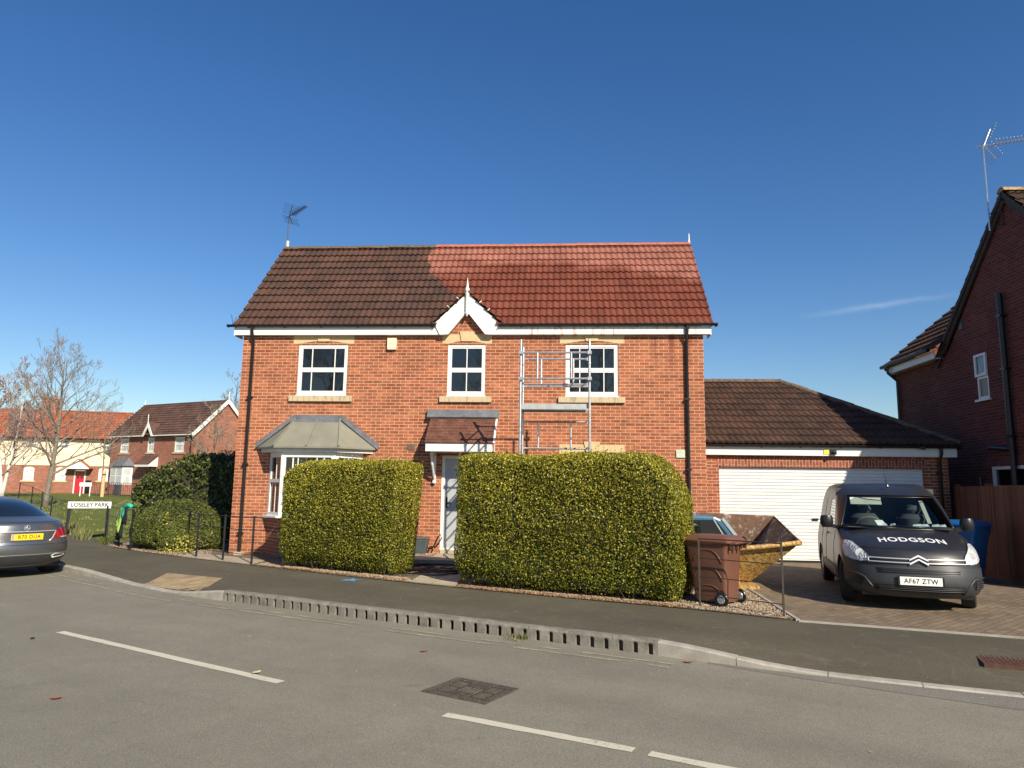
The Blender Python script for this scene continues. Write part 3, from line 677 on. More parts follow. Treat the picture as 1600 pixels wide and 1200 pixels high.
a = MB(); ridge_run(a, (-.16,YR,ZR+.03), (4.2,YR,ZR+.03)); a.build('ridge_tiles', M['ridge_old'], HS)
a = MB(); ridge_run(a, (4.22,YR,ZR+.03), (11.2,YR,ZR+.03)); a.build('ridge_tiles', M['ridge_new'], HS)['label'] = 'ridge tiles coated red'
# fascia, soffit, gutters
mb = MB(); mb.box(-.17,4.90,-.13,-.105,5.21,5.40); mb.box(-.17,5.0,-.105,0,5.21,5.228); mb.box(-.19,-.17,-.13,.3,5.19,5.41); mb.build('fascia', M['fascia2'], HS)
mb = MB(); mb.box(6.13,11.18,-.13,-.105,5.21,5.40); mb.box(6.0,11.18,-.105,0,5.21,5.228); mb.box(11.18,11.2,-.13,.3,5.19,5.41); mb.build('fascia', M['fascia2'], HS)['label'] = 'fascia streaked with red'
def gutter(x0, x1, y, z, par, m='black', r=.055):
    mb = MB(); vs, fs = [], []
    for x in (x0, x1):
        for j in range(7): t = math.pi+math.pi*j/6; vs.append((x, y+r*math.cos(t), z+r*math.sin(t)))
        for j in range(7): t = 2*math.pi-math.pi*j/6; vs.append((x, y+(r-.008)*math.cos(t), z+.004+(r-.008)*math.sin(t)))
    fs = [(i, (i+1)%14, 14+(i+1)%14, 14+i) for i in range(14)]+[tuple(range(14)), tuple(range(27,13,-1))]
    mb.add(vs, fs)
    for x in np.arange(x0+.5, x1, .9): mb.box(x-.015,x+.015,y-.005,y+r+.01,z-r-.012,z-.01)
    mb.box(x0-.012,x0,y-r,y+r,z-r,z+.01); mb.box(x1,x1+.012,y-r,y+r,z-r,z+.01)
    return mb.build('gutter', M[m], par)
gutter(-.32, 4.74, -.19, 5.445, HS); gutter(6.30, 11.32, -.19, 5.445, HS)
mb = MB(); downpipe(mb, .28, -.06, 0, 5.05, -.18, 5.41); mb.build('downpipe', M['black'], HS, smooth='auto')
mb = MB(); downpipe(mb, 10.64, -.06, 0, 5.05, -.18, 5.41); mb.build('downpipe', M['black'], HS, smooth='auto')
mb = MB(); mb.box(.2,.38,-.17,-.01,0,.07); mb.build('drain_collar', M['slab'], HS)
# windows
window(HS, *w1, 0, cols=(.27,.73)); window(HS, *w2, 0, cols=(.5,)); window(HS, *w3, 0, cols=(.27,.73)); window(HS, *wg, 0, cols=(.27,.73))
# gablet over the middle window
mb = MB(); bw = .30
out_l = [(GX-.80,5.345+.0),(GX,GZ+.10),(GX,GZ-.33),(GX-.50,5.175),(GX-.62,5.175)]
out_r = [(GX+.80,5.345+.0),(GX,GZ+.10),(GX,GZ-.33),(GX+.50,5.175),(GX+.62,5.175)]
for s in (-1, 1):
    mb = MB(); mb.prism([(GX+s*.78,5.47),(GX,GZ+.08),(GX,GZ-.38),(GX+s*.44,5.21),(GX+s*.64,5.20)], 'y', -.165, -.132); mb.build('bargeboard', M['fascia'], HS)
    mb = MB(); mb.prism([(GX+s*.44,5.24),(GX,GZ-.36),(GX,GZ-.32),(GX+s*.48,5.24)], 'y', -.131, -.001); mb.build('gablet_soffit', M['fascia'], HS)
for sgn in (-1, 1):
    yb_ = YE+(GZ-ZE)/sl_+.1; L_ = yb_-YE+.08
    V_ = Vector((-sgn, 0, GS)).normalized(); W_ = .84
    U_ = Vector((0,-1,0)) if sgn < 0 else Vector((0,1,0))
    O_ = (GX+sgn*.80, (yb_ if sgn < 0 else YE-.06), GZ+.05-.80*GS)
    S_ = .80/abs(V_.x)
    if sgn > 0: lo_f, hi_f = None, (lambda v, S_=S_, L_=L_: max(.16, L_*min(1.0, .22+.85*v/S_)))
    else: lo_f, hi_f = (lambda v, S_=S_, L_=L_: L_-max(.16, L_*min(1.0, .22+.85*v/S_))), None
    tile_roof('gablet_roof', M['tile_g'] if sgn < 0 else M['tile_g'], HS, O_, U_, V_, L_, S_, lo=lo_f, hi=hi_f, A=.012, g=.28)
a = MB(); ridge_run(a, (GX,YE-.07,GZ+.09), (GX,YE+(GZ-ZE)/sl_+.12,GZ+.09), r=.09); a.build('ridge_tiles', M['ridge_old'], HS)
mb = MB(); fy = -.19
mb.lathe([(.0,5.62),(.022,5.66),(.05,5.72),(.035,5.76),(.045,5.80),(.045,6.13),(.05,6.15),(.062,6.18),(.04,6.21),(.05,6.26),(.055,6.30),(.03,6.35),(.018,6.44),(.0,6.60)], (GX,fy,0), 12)
mb.build('finial', M['fascia'], HS, smooth='auto')
for dx, s in ((.42,-1),(.2,-1),(.3,1),(.5,1)): 
    z = GZ+.1-dx*GS; mb = MB(); mb.bar((GX+s*dx,YE-.05,z),(GX+s*(dx+.05),YE-.05,z+.05),.02,.02); mb.build('clip', M['white'], HS)
# alarm box, vents, meter flap
mb = MB(); mb.prism([(3.60,4.86),(3.80,4.86),(3.81,4.90),(3.81,5.14),(3.59,5.14),(3.59,4.90)],'y',-.08,-.002); mb.box(3.61,3.79,-.088,-.08,4.90,4.93); mb.box(3.64,3.70,-.086,-.08,5.0,5.03)
mb.build('alarm_box', mat('cream_alarm_box', (.70,.63,.45), .5), HS, bevel=.012)
mb = MB(); mb.box(4.15,4.33,-.015,-.002,2.48,2.62); [mb.box(4.165,4.315,-.022,-.015,2.50+i*.025,2.512+i*.025) for i in range(5)]; mb.build('air_vent', mat('brown_vent', (.16,.12,.10), .6), HS)
mb = MB(); mb.box(10.36,10.56,-.03,-.002,2.36,2.54); mb.build('junction_box', mat('pale_green_box', (.50,.58,.44), .5), HS, bevel=.01)
aerial('aerial', (-.10,2.5,8.2), HS, h=1.06, yaw=-.65, size=1.0, m='iron')
mb = MB(); mb.tube([(-.09,2.5,8.1),(-.09,2.5,8.52)], .04, 8); mb.build('mast_collar', mat('limewashed_collar', (.6,.58,.5), .9, var=.3, scale=20), HS)
mb = MB(); mb.lathe([(.03,8.2),(.035,8.36),(.02,8.4),(.016,8.55),(.0,8.62)], (11.2,2.5,0), 8); mb.build('ridge_finial', M['white'], HS)
mb = MB(); mb.tube([(-.2,-.2,5.44),(-.25,-.2,5.7)], .006, 5); mb.tube([(-.2,-.2,5.44),(-.12,-.2,5.64)], .006, 5); mb.build('bird_spike', M['black'], HS)
# bay window
BW = thing('bay_window', '', '', (0,0,0)); del BW['label'], BW['category']; BW.parent = HS
def splay(mb, P, z0, z1, t=None):
    for (a, b) in zip(P, P[1:]): mb.quad((*a,z0),(*b,z0),(*b,z1),(*a,z1))
Pw = [(.86,0),(1.36,-.52),(2.60,-.52),(3.10,0)]
mb = MB(); splay(mb, Pw, 0, .86); mb.build('base_wall', M['brick'], BW, fix=False)
mb = MB(); sP = [(.74,0),(1.32,-.60),(2.64,-.60),(3.22,0)]; mb.prism(sP, 'z', .86, .92); mb.build('sill', M['white'], BW, bevel=.008)
mb = MB(); gl = []
for (a, b) in zip(Pw, Pw[1:]):
    a, b = Vector((*a,0)), Vector((*b,0)); d = (b-a); L = d.length; d.normalize(); n = Vector((-d.y,d.x,0))*-1
    def seg(s0, s1, z0, z1, o0=0.0, o1=.06):
        p, q = a+d*s0, a+d*s1; v = [(p-n*-o0), (q-n*-o0), (q+n*-o1), (p+n*-o1)]
        mb.add([(x.x,x.y,z0) for x in v]+[(x.x,x.y,z1) for x in v], [(0,3,2,1),(4,5,6,7),(0,1,5,4),(1,2,6,5),(2,3,7,6),(3,0,4,7)])
    seg(-.02,.09,.92,2.40); seg(L-.09,L+.02,.92,2.40); seg(.09,L-.09,2.26,2.40); seg(.09,L-.09,.92,1.0); seg(.09,L-.09,1.68,1.76)
    if L > 1: seg(L/2-.0,L/2+.0,1,2.3); cols_ = (.22,.60,.80); seg(.24,.27,1,2.26,-.02); seg(L-.27,L-.24,1,2.26,-.02)
    else: cols_ = (.5,)
    for c in cols_ if L < 1 else (.30,.66): seg(L*c-.011,L*c+.011,1.0,2.26,-.02,.05)
    g_ = MB(); p, q = a+d*.07-n*.03, b-d*.07-n*.03; g_.quad((p.x,p.y,.95),(q.x,q.y,.95),(q.x,q.y,2.3),(p.x,p.y,2.3)); gl.append(g_)
mb.build('frame', M['white'], BW)
for g_ in gl: g_.build('pane', M['glass'], BW, fix=False)
Pf = [(.60,0),(1.27,-.64),(2.69,-.64),(3.36,0)]
mb = MB(); mb.prism([(.62,0),(1.28,-.62),(2.68,-.62),(3.34,0)], 'z', 2.38, 2.50); mb.build('fascia', M['fascia'], BW)
mb = MB(); T0 = [(1.42,-.02),(2.52,-.02)]; zt, zb = 3.18, 2.50
Pr = [(.50,0),(1.22,-.72),(2.74,-.72),(3.46,0)]
mb.quad((*Pr[0],zb),(*Pr[1],zb),(*T0[0],zt)); mb.quad((*Pr[1],zb),(*Pr[2],zb),(*T0[1],zt),(*T0[0],zt)); mb.quad((*Pr[2],zb),(*Pr[3],zb),(*T0[1],zt))
for a, b in zip(Pr, Pr[1:]): mb.quad((*a,zb-.04),(*b,zb-.04),(*b,zb),(*a,zb))
for (a, b) in (((1.22,-.72,zb),(1.42,-.02,zt)),((2.74,-.72,zb),(2.52,-.02,zt)),((1.98,-.72,zb),(1.97,-.02,zt))): mb.bar(Vector(a)+Vector((0,-.01,.01)),Vector(b)+Vector((0,-.01,.01)),.035,.035)
mb.build('bay_roof', M['bayroof'], BW)
mb = MB(); mb.box(1.38,2.58,-.04,-.002,3.14,3.28); mb.box(1.40,2.56,-.10,-.04,3.10,3.16)
for (x0, x1, s) in ((.50,1.40,1),(3.46,2.56,-1)):
    n = 9
    for i in range(n):
        xa = x0+(x1-x0)*i/n; xb = x0+(x1-x0)*(i+1)/n; za = 2.5+.68*i/n
        lo_, hi_ = min(xa,xb), max(xa,xb); mb.box(lo_,hi_,-.02-.002*(i%2),-.001,za+.0,za+.075*2)
    mb.bar((x0,-.04,2.49),(x1,-.05,3.18),.09,.03,up=(0,0,1))
mb.build('flashing', M['lead'], BW)
# front door and canopy
D = MB(); D.box(4.98,5.05,.03,.10,.20,2.36); D.box(5.96,6.03,.03,.10,.20,2.36); D.box(5.05,5.96,.03,.10,2.29,2.36); D.box(5.05,5.96,.02,.10,.20,.25); do = D.build('front_door', M['white'], HS)
mb = MB(); mb.box(5.05,5.96,.06,.10,.25,2.29); mb.box(5.05,5.96,.045,.06,.25,.33); mb.build('door_leaf', M['door'], do)
mb = MB(); mb.box(5.42,5.58,.052,.06,.45,2.15); mb.build('glazed_strip', M['glass_far'], do)
mb = MB(); mb.box(5.09,5.13,.035,.06,1.15,1.40); mb.tube([(5.11,.03,1.27),(5.22,.02,1.27)],.012,8); mb.build('handle', M['iron'], do)
mb = MB(); mb.box(5.0,6.0,-.03,.03,.13,.20); mb.build('threshold', M['slab'], do)
CN = thing('door_canopy', '', '', (0,0,0)); del CN['label'], CN['category']; CN.parent = HS
Vc = Vector((0,.68,.66)).normalized(); cs = math.hypot(.68,.66)
tile_roof('canopy_tiles', M['ctile'], CN, (4.70,-.70,2.62), (1,0,0), Vc, 1.56, cs, g=.1, A=.0, samp=1, step=.012)
mb = MB(); mb.box(4.72,6.22,-.70,-.67,2.42,2.60); mb.box(4.72,6.22,-.67,0,2.42,2.44)
mb.prism([(-.67,2.42),(-.67,2.60),(0,3.24),(0,2.42)], 'x', 4.72, 4.745); mb.prism([(-.67,2.42),(-.67,2.60),(0,3.24),(0,2.42)], 'x', 6.195, 6.22)
mb.build('fascia', M['fascia'], CN)
mb = MB(); mb.bar((6.26,-.72,2.60),(6.26,0,3.30),.04,.05,up=(0,-1,1)); mb.build('verge', M['fascia'], CN)
mb = MB(); mb.box(4.62,6.30,-.10,-.002,3.28,3.42); mb.bar((4.62,-.11,3.27),(6.30,-.11,3.27),.12,.05,up=(0,-.7,.7)); mb.build('flashing', M['lead'], CN)
for x in (4.82, 6.10):
    mb = MB(); mb.box(x-.03,x+.03,-.05,0,1.72,2.42); mb.box(x-.03,x+.03,-.5,-.05,2.35,2.42)
    mb.tube([(x,-.46,2.36),(x,-.36,2.14),(x,-.22,1.98),(x,-.05,1.80)], .03, 8); mb.lathe([(.0,-.035),(.04,-.03),(.05,0),(.04,.03),(0,.035)], (x,-.06,1.74), 8); mb.build('bracket', M['white'], CN)

# ---------------------------------------------------------------- double garage
GA = thing('double_garage', 'double garage with wide white roller door and brown hipped roof', 'garage', (11.1,.85,0))
go = (11.1,.85,0); gy = .85
gd = (11.49,16.18,0,2.20)
mb = MB(); wall_holes(mb, 11.034, 16.72, 0, 2.52, gy, [gd], rev=.25); mb.quad((16.72,gy,0),(16.72,6.9,0),(16.72,6.9,2.52),(16.72,gy,2.52)); mb.quad((11.034,6.9,0),(16.72,6.9,0),(16.72,6.9,2.52),(11.034,6.9,2.52))
mb.build('wall', M['brick_g'], GA, off=go, fix=False)
mb = MB(); mb.box(11.44,16.22,gy-.006,gy+.1,2.205,2.425); mb.build('door_lintel', M['soldier'], GA, off=go)
k = NT('white_roller_door'); k.fin(k.mix(k.ramp(k.noise(2.5,3),.3,.7), (.66,.68,.67), (.74,.75,.73)), .45); M['roller'] = k.m
mb = MB(); prof = []; z = .0
while z < 2.20:
    prof += [(.006,z),(-.012,z+.014),(-.016,z+.038),(-.012,z+.060),(.006,z+.072)]; z += .0765
pts = [[(x, .93+p[0], min(p[1],2.2)) for x in (11.50,16.17)] for p in prof]; mb.grid(pts); mb.build('roller_door', M['roller'], GA, off=go, fix=False)
mb = MB(); mb.box(11.5,16.17,.91,.95,.0,.06); mb.box(13.62,13.75,.885,.92,.98,1.03); mb.build('door_handle', M['black'], GA, off=go)
ye, ze, yr, zr = .68, 2.76, 3.70, 4.66; xe = 16.95; mg = (zr-ze)/(yr-ye)
Vg = Vector((0,1,mg)).normalized(); Sg = math.hypot(yr-ye, zr-ze); xr = 13.80
tile_roof('roof', M['tile_g'], GA, Vector((11.04,ye,ze))-Vector(go), (1,0,0), Vg, xe-11.04, Sg, hi=lambda v: (xe-11.04)-(xe-xr)*max(0,v)/Sg)
Vh = Vector((-(xe-xr),0,zr-ze)).normalized(); Sh = math.hypot(xe-xr, zr-ze); yl = 2*(yr-ye)
tile_roof('roof', M['tile_g'], GA, Vector((xe,ye,ze))-Vector(go), (0,1,0), Vh, yl, Sh, lo=lambda v: (yr-ye)*max(0,v)/Sh, hi=lambda v: yl-(yr-ye)*max(0,v)/Sh)
mb = MB(); mb.quad((11.04,yr,zr),(xr,yr,zr),(xe,2*yr-ye,ze),(11.04,2*yr-ye,ze)); mb.quad((11.04,ye,ze-.02),(xe,ye,ze-.02),(xr,yr,zr-.03),(11.04,yr,zr-.03)); mb.build('roof_deck', M['tile_g'], GA, off=go, fix=False)
a = MB(); ridge_run(a, (11.05,yr,zr+.03), (xr,yr,zr+.03)); ridge_run(a, (xe,ye,ze+.05), (xr,yr,zr+.05), r=.11); ridge_run(a, (xe,2*yr-ye,ze+.05), (xr,yr,zr+.05), r=.11); a.build('ridge_tiles', M['ridge_old'], GA, off=go)
mb = MB(); mb.box(11.04,16.85,.72,.745,2.48,2.68); mb.box(11.04,16.85,.745,.85,2.475,2.49); mb.box(16.85,16.87,.72,6.9,2.48,2.68); mb.build('fascia', M['fascia'], GA, off=go)
gu = gutter(11.06-go[0], 16.92-go[0], .655-go[1], 2.725, GA)
mb = MB(); downpipe(mb, 16.50, .79, 0, 2.35, .66, 2.68); mb.build('downpipe', M['black'], GA, off=go, smooth='auto')
mb = MB(); mb.box(11.04,11.12,.7,1.3,2.80,2.86); mb.bar((11.08,.5,2.85),(11.08,1.5,3.44),.14,.03,up=(0,-.5,1)); mb.build('flashing', M['lead'], GA, off=go)
mb = MB(); mb.box(13.88,14.0,.705,.719,2.52,2.63); mb.build('warning_sticker', mat('yellow_sticker', (.75,.65,.05), .4), GA, off=go)
mb = MB(); mb.box(14.03,14.16,.67,.719,2.51,2.63); mb.lathe([(.0,-.05),(.04,-.03),(.04,.03),(0,.04)], (14.09,.65,2.55), 10, 'y'); mb.build('security_light', M['black'], GA, off=go)
mb = MB(); mb.box(13.94,14.06,.56,.68,2.76,2.80); mb.build('motion_sensor', M['black'], GA, off=go)
mb = MB(); mb.tube([(16.02,.65,2.70),(16.02,.58,2.68),(16.10,.56,2.66)], .035, 8); mb.build('camera', M['iron'], GA, off=go)

# ---------------------------------------------------------------- neighbour on the right (gable wall in shade)
NX = 17.65
NH = thing('neighbour_house', 'tall brick house at the right edge, shaded gable wall with black soil pipe', 'house', (NX,-.65,0))
no = (NX,-.65,0); py, pz = -.60, 8.34; fe, fz = -3.95, 5.10
mb = MB(); wn1 = (1.10-.47,1.10,3.86,4.93)
# wall in the plane x = NX (facing -x)
def wall_holes_x(mb, y0, y1, z0, z1, x, holes, rev):
    t = MB(); wall_holes(t, y0, y1, z0, z1, 0, holes, rev); mb.add([(x+q[1], q[0], q[2]) for q in t.v], t.f)
wl = (-1.4,.78,.3,2.27)
wall_holes_x(mb, -3.6, 5.2, 0, 5.15, NX, [wn1, wl], .1)
mb.quad((NX,-3.6,5.15),(NX,2.35,5.15),(NX,py,pz-.15)); mb.quad((NX,-3.6,0),(NX+8,-3.6,0),(NX+8,-3.6,5.15),(NX,-3.6,5.15)); mb.quad((NX,5.2,0),(NX+8,5.2,0),(NX+8,5.2,5.15),(NX,5.2,5.15))
mb.quad((NX+.02,2.3,5.0),(NX+.02,2.52,5.0),(NX+.02,2.52,5.42),(NX+.02,2.3,5.42))
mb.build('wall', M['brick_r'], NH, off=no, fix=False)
mn = (pz-fz)/(py-fe); Vn = Vector((0,1,mn)).normalized(); Sn = math.hypot(py-fe, pz-fz)
tile_roof('roof', M['tile_r'], NH, Vector((NX-.10,fe,fz))-Vector(no), (1,0,0), Vn, 8.1, Sn)
Vb = Vector((0,-1,mn)).normalized()
tile_roof('roof', M['tile_r'], NH, Vector((NX+8,2*py-fe,fz))-Vector(no), (-1,0,0), Vb, 8.1, Sn)
M['dverge'] = mat('dark_verge', (.06,.05,.045), .9)
for s in (1,-1):
    mb = MB(); y2 = py+s*(py-fe)*1.0 if s > 0 else fe
    mb.bar((NX-.07,y2,fz-.04),(NX-.07,py,pz-.04),.10,.09,up=(0,0,1)); mb.bar((NX-.05,y2,fz-.16),(NX-.05,py,pz-.16),.05,.10,up=(0,0,1)); mb.build('verge', M['dverge'], NH, off=no)
a = MB(); ridge_run(a, (NX-.12,py,pz+.03), (NX+8,py,pz+.03), r=.13); a.build('ridge_tiles', mat('golden_ridge', (.33,.22,.11), .9, var=.4, scale=12), NH, off=no)
# rear wing with its eave over this wall
wy0, wy1 = 2.2, 5.35; Vw = Vector((1,0,.84)).normalized(); 
tile_roof('wing_roof', M['tile_r'], NH, Vector((NX-.27,wy1,5.36))-Vector(no), (0,-1,0), Vw, wy1-wy0, 3.4)
mb = MB(); mb.quad((NX-.3,wy1-.03,5.3),(NX+2.3,wy1-.03,7.5),(NX+2.3,wy1-.03,5.0),(NX,wy1-.03,5.0)); mb.build('wing_gable', M['brick_r'], NH, off=no, fix=False)
mb = MB(); mb.box(NX-.24,NX-.215,wy0+.3,wy1-.15,5.13,5.32); mb.box(NX-.215,NX,wy0+.3,wy1-.15,5.12,5.14); mb.build('fascia', M['fascia'], NH, off=no)
mb = MB(); mb.tube([(NX-.33,wy1+.05,5.36),(NX-.33,wy0+.4,5.36)], .055, 8); mb.build('gutter', M['black'], NH, off=no)
mb = MB(); mb.tube([(NX-.3,5.05,5.33),(NX-.3,5.05,5.15),(NX-.06,5.02,4.9),(NX-.06,5.02,0)], .04, 8); mb.build('downpipe', M['black'], NH, off=no)
mb = MB(); mb.tube([(NX-.09,-.18,0),(NX-.09,-.18,6.12)], .062, 12); 
for z in (1.2,2.9,4.4,5.6): mb.box(NX-.16,NX,-.27,-.09,z-.02,z+.02)
mb.tube([(NX-.09,-.18,2.62),(NX-.09,.4,2.68),(NX-.09,.62,2.70)], .055, 10); mb.tube([(NX-.09,-.1,2.9),(NX-.09,-.18,2.6)], .08, 10); mb.build('soil_pipe', M['black'], NH, off=no, smooth='auto')
f = MB(); a_, b_, z0, z1 = wn1[0], wn1[1], wn1[2], wn1[3]; zm = 4.40
for (p, q, r, s, dx) in ((a_,b_,zm,z1,-.05),(a_,b_,z0,zm,.0)):
    x0 = NX+.01+dx; f.box(x0,x0+.06,p,p+.06,r,s); f.box(x0,x0+.06,q-.06,q,r,s); f.box(x0,x0+.06,p+.06,q-.06,r,r+.06); f.box(x0,x0+.06,p+.06,q-.06,s-.06,s)
f.box(NX-.05,NX+.02,a_-.06,b_+.06,z0-.05,z0); fo = f.build('window', M['white'], NH, off=no)
mb = MB(); mb.quad((NX-.01,a_+.05,zm+.05),(NX-.01,b_-.05,zm+.05),(NX-.01,b_-.05,z1-.05),(NX-.01,a_+.05,z1-.05)); mb.build('pane', M['glass_far'], fo, off=(NX,-.65,0), fix=False)
mb = MB(); mb.quad((NX+.04,a_+.05,z0+.05),(NX+.04,b_-.05,z0+.05),(NX+.04,b_-.05,zm),(NX+.04,a_+.05,zm)); mb.build('pane', mat('obscured_pane', (.20,.18,.14), .4), fo, off=(NX,-.65,0), fix=False)
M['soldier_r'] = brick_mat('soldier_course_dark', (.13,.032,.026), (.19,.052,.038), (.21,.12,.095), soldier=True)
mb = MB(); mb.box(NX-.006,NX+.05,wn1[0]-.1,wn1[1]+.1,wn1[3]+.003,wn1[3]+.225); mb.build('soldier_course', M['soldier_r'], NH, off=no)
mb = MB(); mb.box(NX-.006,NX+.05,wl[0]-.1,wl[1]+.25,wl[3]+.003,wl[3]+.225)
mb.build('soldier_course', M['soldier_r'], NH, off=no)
f = MB(); f.box(NX,NX+.07,wl[1]-.07,wl[1],.3,2.27); f.box(NX,NX+.07,wl[0],wl[1]-.07,2.20,2.27); f.box(NX,NX+.07,wl[0],wl[0]+.07,.3,2.2); f.box(NX,NX+.07,wl[0]+.07,wl[1]-.07,.3,.37); fo = f.build('window', M['white'], NH, off=no)
mb = MB(); mb.quad((NX+.05,wl[0],.35),(NX+.05,wl[1],.35),(NX+.05,wl[1],2.25),(NX+.05,wl[0],2.25)); mb.build('pane', M['glass'], fo, off=(NX,-.65,0), fix=False)
mb = MB(); mb.box(NX-.01,NX+.03,.98+.55,1.13+.55,5.55+.15,5.75+.15); mb.build('air_vent', M['black'], NH, off=no)
mb = MB(); mb.tube([(NX-.16,1.0,2.05),(NX-.16,1.0,1.7)], .05, 8); mb.build('wall_lamp', M['iron'], NH, off=no)
ae = aerial('aerial', Vector((NX-.22,-.28,7.55))-Vector(no), NH, h=2.05, yaw=-.12, size=1.25)
mb = MB(); mb.tube([(NX-.22,-.28,7.95),(NX,-.45,7.95)], .015, 6); mb.tube([(NX-.22,-.28,7.65),(NX,-.45,7.65)], .015, 6); mb.tube([(NX-.04,-.45,7.6),(NX-.04,-.45,8.0)], .015, 6); mb.build('aerial_bracket', M['iron'], NH, off=no)
# far house roof behind the garage
FH = thing('hipped_house', 'distant brown tiled roof corner showing above the garage roof', 'house', (20.4,16,0))
mb = MB(); mb.box(-3.5,2.6,0,6,-.1,3.4); mb.build('wall', M['brick_far'], FH)
mb = MB(); mb.quad((-4,-.4,3.4),(3.1,-.4,3.4),(.15,2.6,5.55),(-3.2,2.6,5.55)); mb.quad((3.1,-.4,3.4),(3.1,6.4,3.4),(.15,2.6,5.55)); mb.quad((-4,6.4,3.4),(3.1,6.4,3.4),(.15,2.6,5.55),(-3.2,2.6,5.55)); mb.quad((-4,-.4,3.4),(-3.2,2.6,5.55),(-4,6.4,3.4)); mb.build('roof', M['tile_r'], FH)
# ---------------------------------------------------------------- distant houses on the left
def far_gable_house():
    z0 = .52; th = -.41
    T = thing('brick_house', 'distant red brick house with brown roof and white bargeboards beyond the green', 'house', (-23.01,40.64,z0), th)
    # local: x along the facade (right end at 0), y away, z up
    w = 3.02; zr, ze = 8.35, 5.15; wins = [(-9.75,-8.6,3.7,4.95),(-6.0,-5.15,3.7,4.95),(-2.45,-1.25,3.7,4.95)]
    mb = MB(); wall_holes(mb, -11.03, 0, 0, ze, 0, wins+[(-5.9,-4.9,0,2.1)]); mb.quad((0,0,0),(0,2*w,0),(0,2*w,ze),(0,w,zr-.1),(0,0,ze)); mb.quad((-11.03,0,0),(-11.03,2*w,0),(-11.03,2*w,ze),(-11.03,w,zr-.1),(-11.03,0,ze)); mb.quad((-11.03,2*w,0),(0,2*w,0),(0,2*w,ze),(-11.03,2*w,ze))
    mb.quad((-6.2,-.01,ze-.1),(-4.95,-.01,ze-.1),(-5.57,-.01,5.85)); mb.build('wall', M['brick_far'], T, fix=False)
    sl2 = (zr-ze)/(w+.35); V = Vector((0,1,sl2)).normalized(); S = math.hypot(w+.35, zr-ze)
    tile_roof('roof', M['tile_far'], T, (-11.2,-.35,ze+.02), (1,0,0), V, 11.4, S, A=.015, samp=3)
    mb = MB(); mb.quad((-11.2,w,zr),(.2,w,zr),(.2,2*w+.35,ze),(-11.2,2*w+.35,ze)); mb.build('roof', M['tile_far'], T, fix=False)
    mb = MB(); mb.box(-11.2,-6.25,-.38,-.35,ze-.08,ze+.06); mb.box(-4.9,.2,-.38,-.35,ze-.08,ze+.06); mb.build('fascia', M['fascia'], T)
    for s in (-1,1): mb = MB(); mb.bar((.2,w+s*(w+.45),ze-.15),(.2,w,zr-.1),.06,.30); mb.build('bargeboard', M['fascia'], T)
    mb = MB(); mb.bar((-11.22,-.4,ze-.1),(-11.22,w,zr-.05),.05,.2); mb.build('bargeboard', M['fascia'], T)
    for p_, z_, h_ in ((.2,zr-.3,1.05),(-11.2,zr-.1,.6)): mb = MB(); mb.tube([(p_,w,z_),(p_,w,z_+h_)],.035,6); mb.build('finial', M['fascia'], T)
    mb = MB()
    for s in (-1,1): mb.prism([(-5.57+s*.75,ze-.1),(-5.57,6.3),(-5.57,5.85),(-5.57+s*.5,ze-.1)], 'y', -.46, -.40)
    mb.tube([(-5.57,-.45,5.8),(-5.57,-.45,6.95)],.035,6); mb.build('gablet', M['fascia'], T)
    mb = MB(); mb.quad((-6.3,-.40,ze+.1),(-5.57,-.40,6.28),(-5.57,.95,6.28),(-6.3,-.2,ze+.12)); mb.quad((-4.84,-.40,ze+.1),(-5.57,-.40,6.28),(-5.57,.95,6.28),(-4.84,-.2,ze+.12)); mb.build('gablet_roof', M['tile_far'], T, fix=False)
    for wv in wins: window(T, *wv, 0, cols=(.27,.73) if wv[1]-wv[0] > 1 else (.5,), pane='net', frame=.10, depth=.05)
    # bay window and porch
    bw = MB(); P = [(-10.4,0),(-9.9,-.6),(-8.2,-.6),(-7.7,0)]
    splay(bw, P, 0, .9); b_ = bw.build('bay_window', M['brick_far'], T, fix=False)
    f = MB(); 
    for (a, b) in zip(P, P[1:]):
        a, b = Vector((*a,0)), Vector((*b,0)); f.quad((a.x,a.y-.02,.9),(b.x,b.y-.02,.9),(b.x,b.y-.02,2.45),(a.x,a.y-.02,2.45))
    f.build('frame', M['white'], b_, fix=False)
    g_ = MB()
    for x0, x1 in ((-9.8,-9.15),(-9.0,-8.3)):
        for z0_, z1_ in ((1.05,1.62),(1.72,2.28)): g_.quad((x0,-.64,z0_),(x1,-.64,z0_),(x1,-.64,z1_),(x0,-.64,z1_))
    for z0_, z1_ in ((1.05,1.62),(1.72,2.28)): g_.quad((-10.3,-.16,z0_),(-10.0,-.52,z0_),(-10.0,-.52,z1_),(-10.3,-.16,z1_)); g_.quad((-8.1,-.54,z0_),(-7.8,-.18,z0_),(-7.8,-.18,z1_),(-8.1,-.54,z1_))
    g_.build('pane', M['net'], b_, fix=False)
    r = MB(); Q = [(-10.7,0),(-10.05,-.8),(-8.05,-.8),(-7.4,0)]; t0, t1 = (-9.7,0,3.3), (-8.4,0,3.3)
    r.quad((*Q[0],2.5),(*Q[1],2.5),t0); r.quad((*Q[1],2.5),(*Q[2],2.5),t1,t0); r.quad((*Q[2],2.5),(*Q[3],2.5),t1); r.build('bay_roof', M['lead'], b_, fix=False)
    p = MB(); p.prism([(-.85,2.45),(-.85,2.6),(0,3.3),(0,2.45)], 'x', -4.5, -4.45); p.box(-6.3,-4.45,-.87,-.82,2.42,2.62); p_ = p.build('porch', M['fascia'], T)
    q = MB(); q.quad((-6.35,-.9,2.63),(-4.4,-.9,2.63),(-4.4,0,3.4),(-6.35,0,3.4)); q.build('porch_roof', M['tile_far'], p_, fix=False)
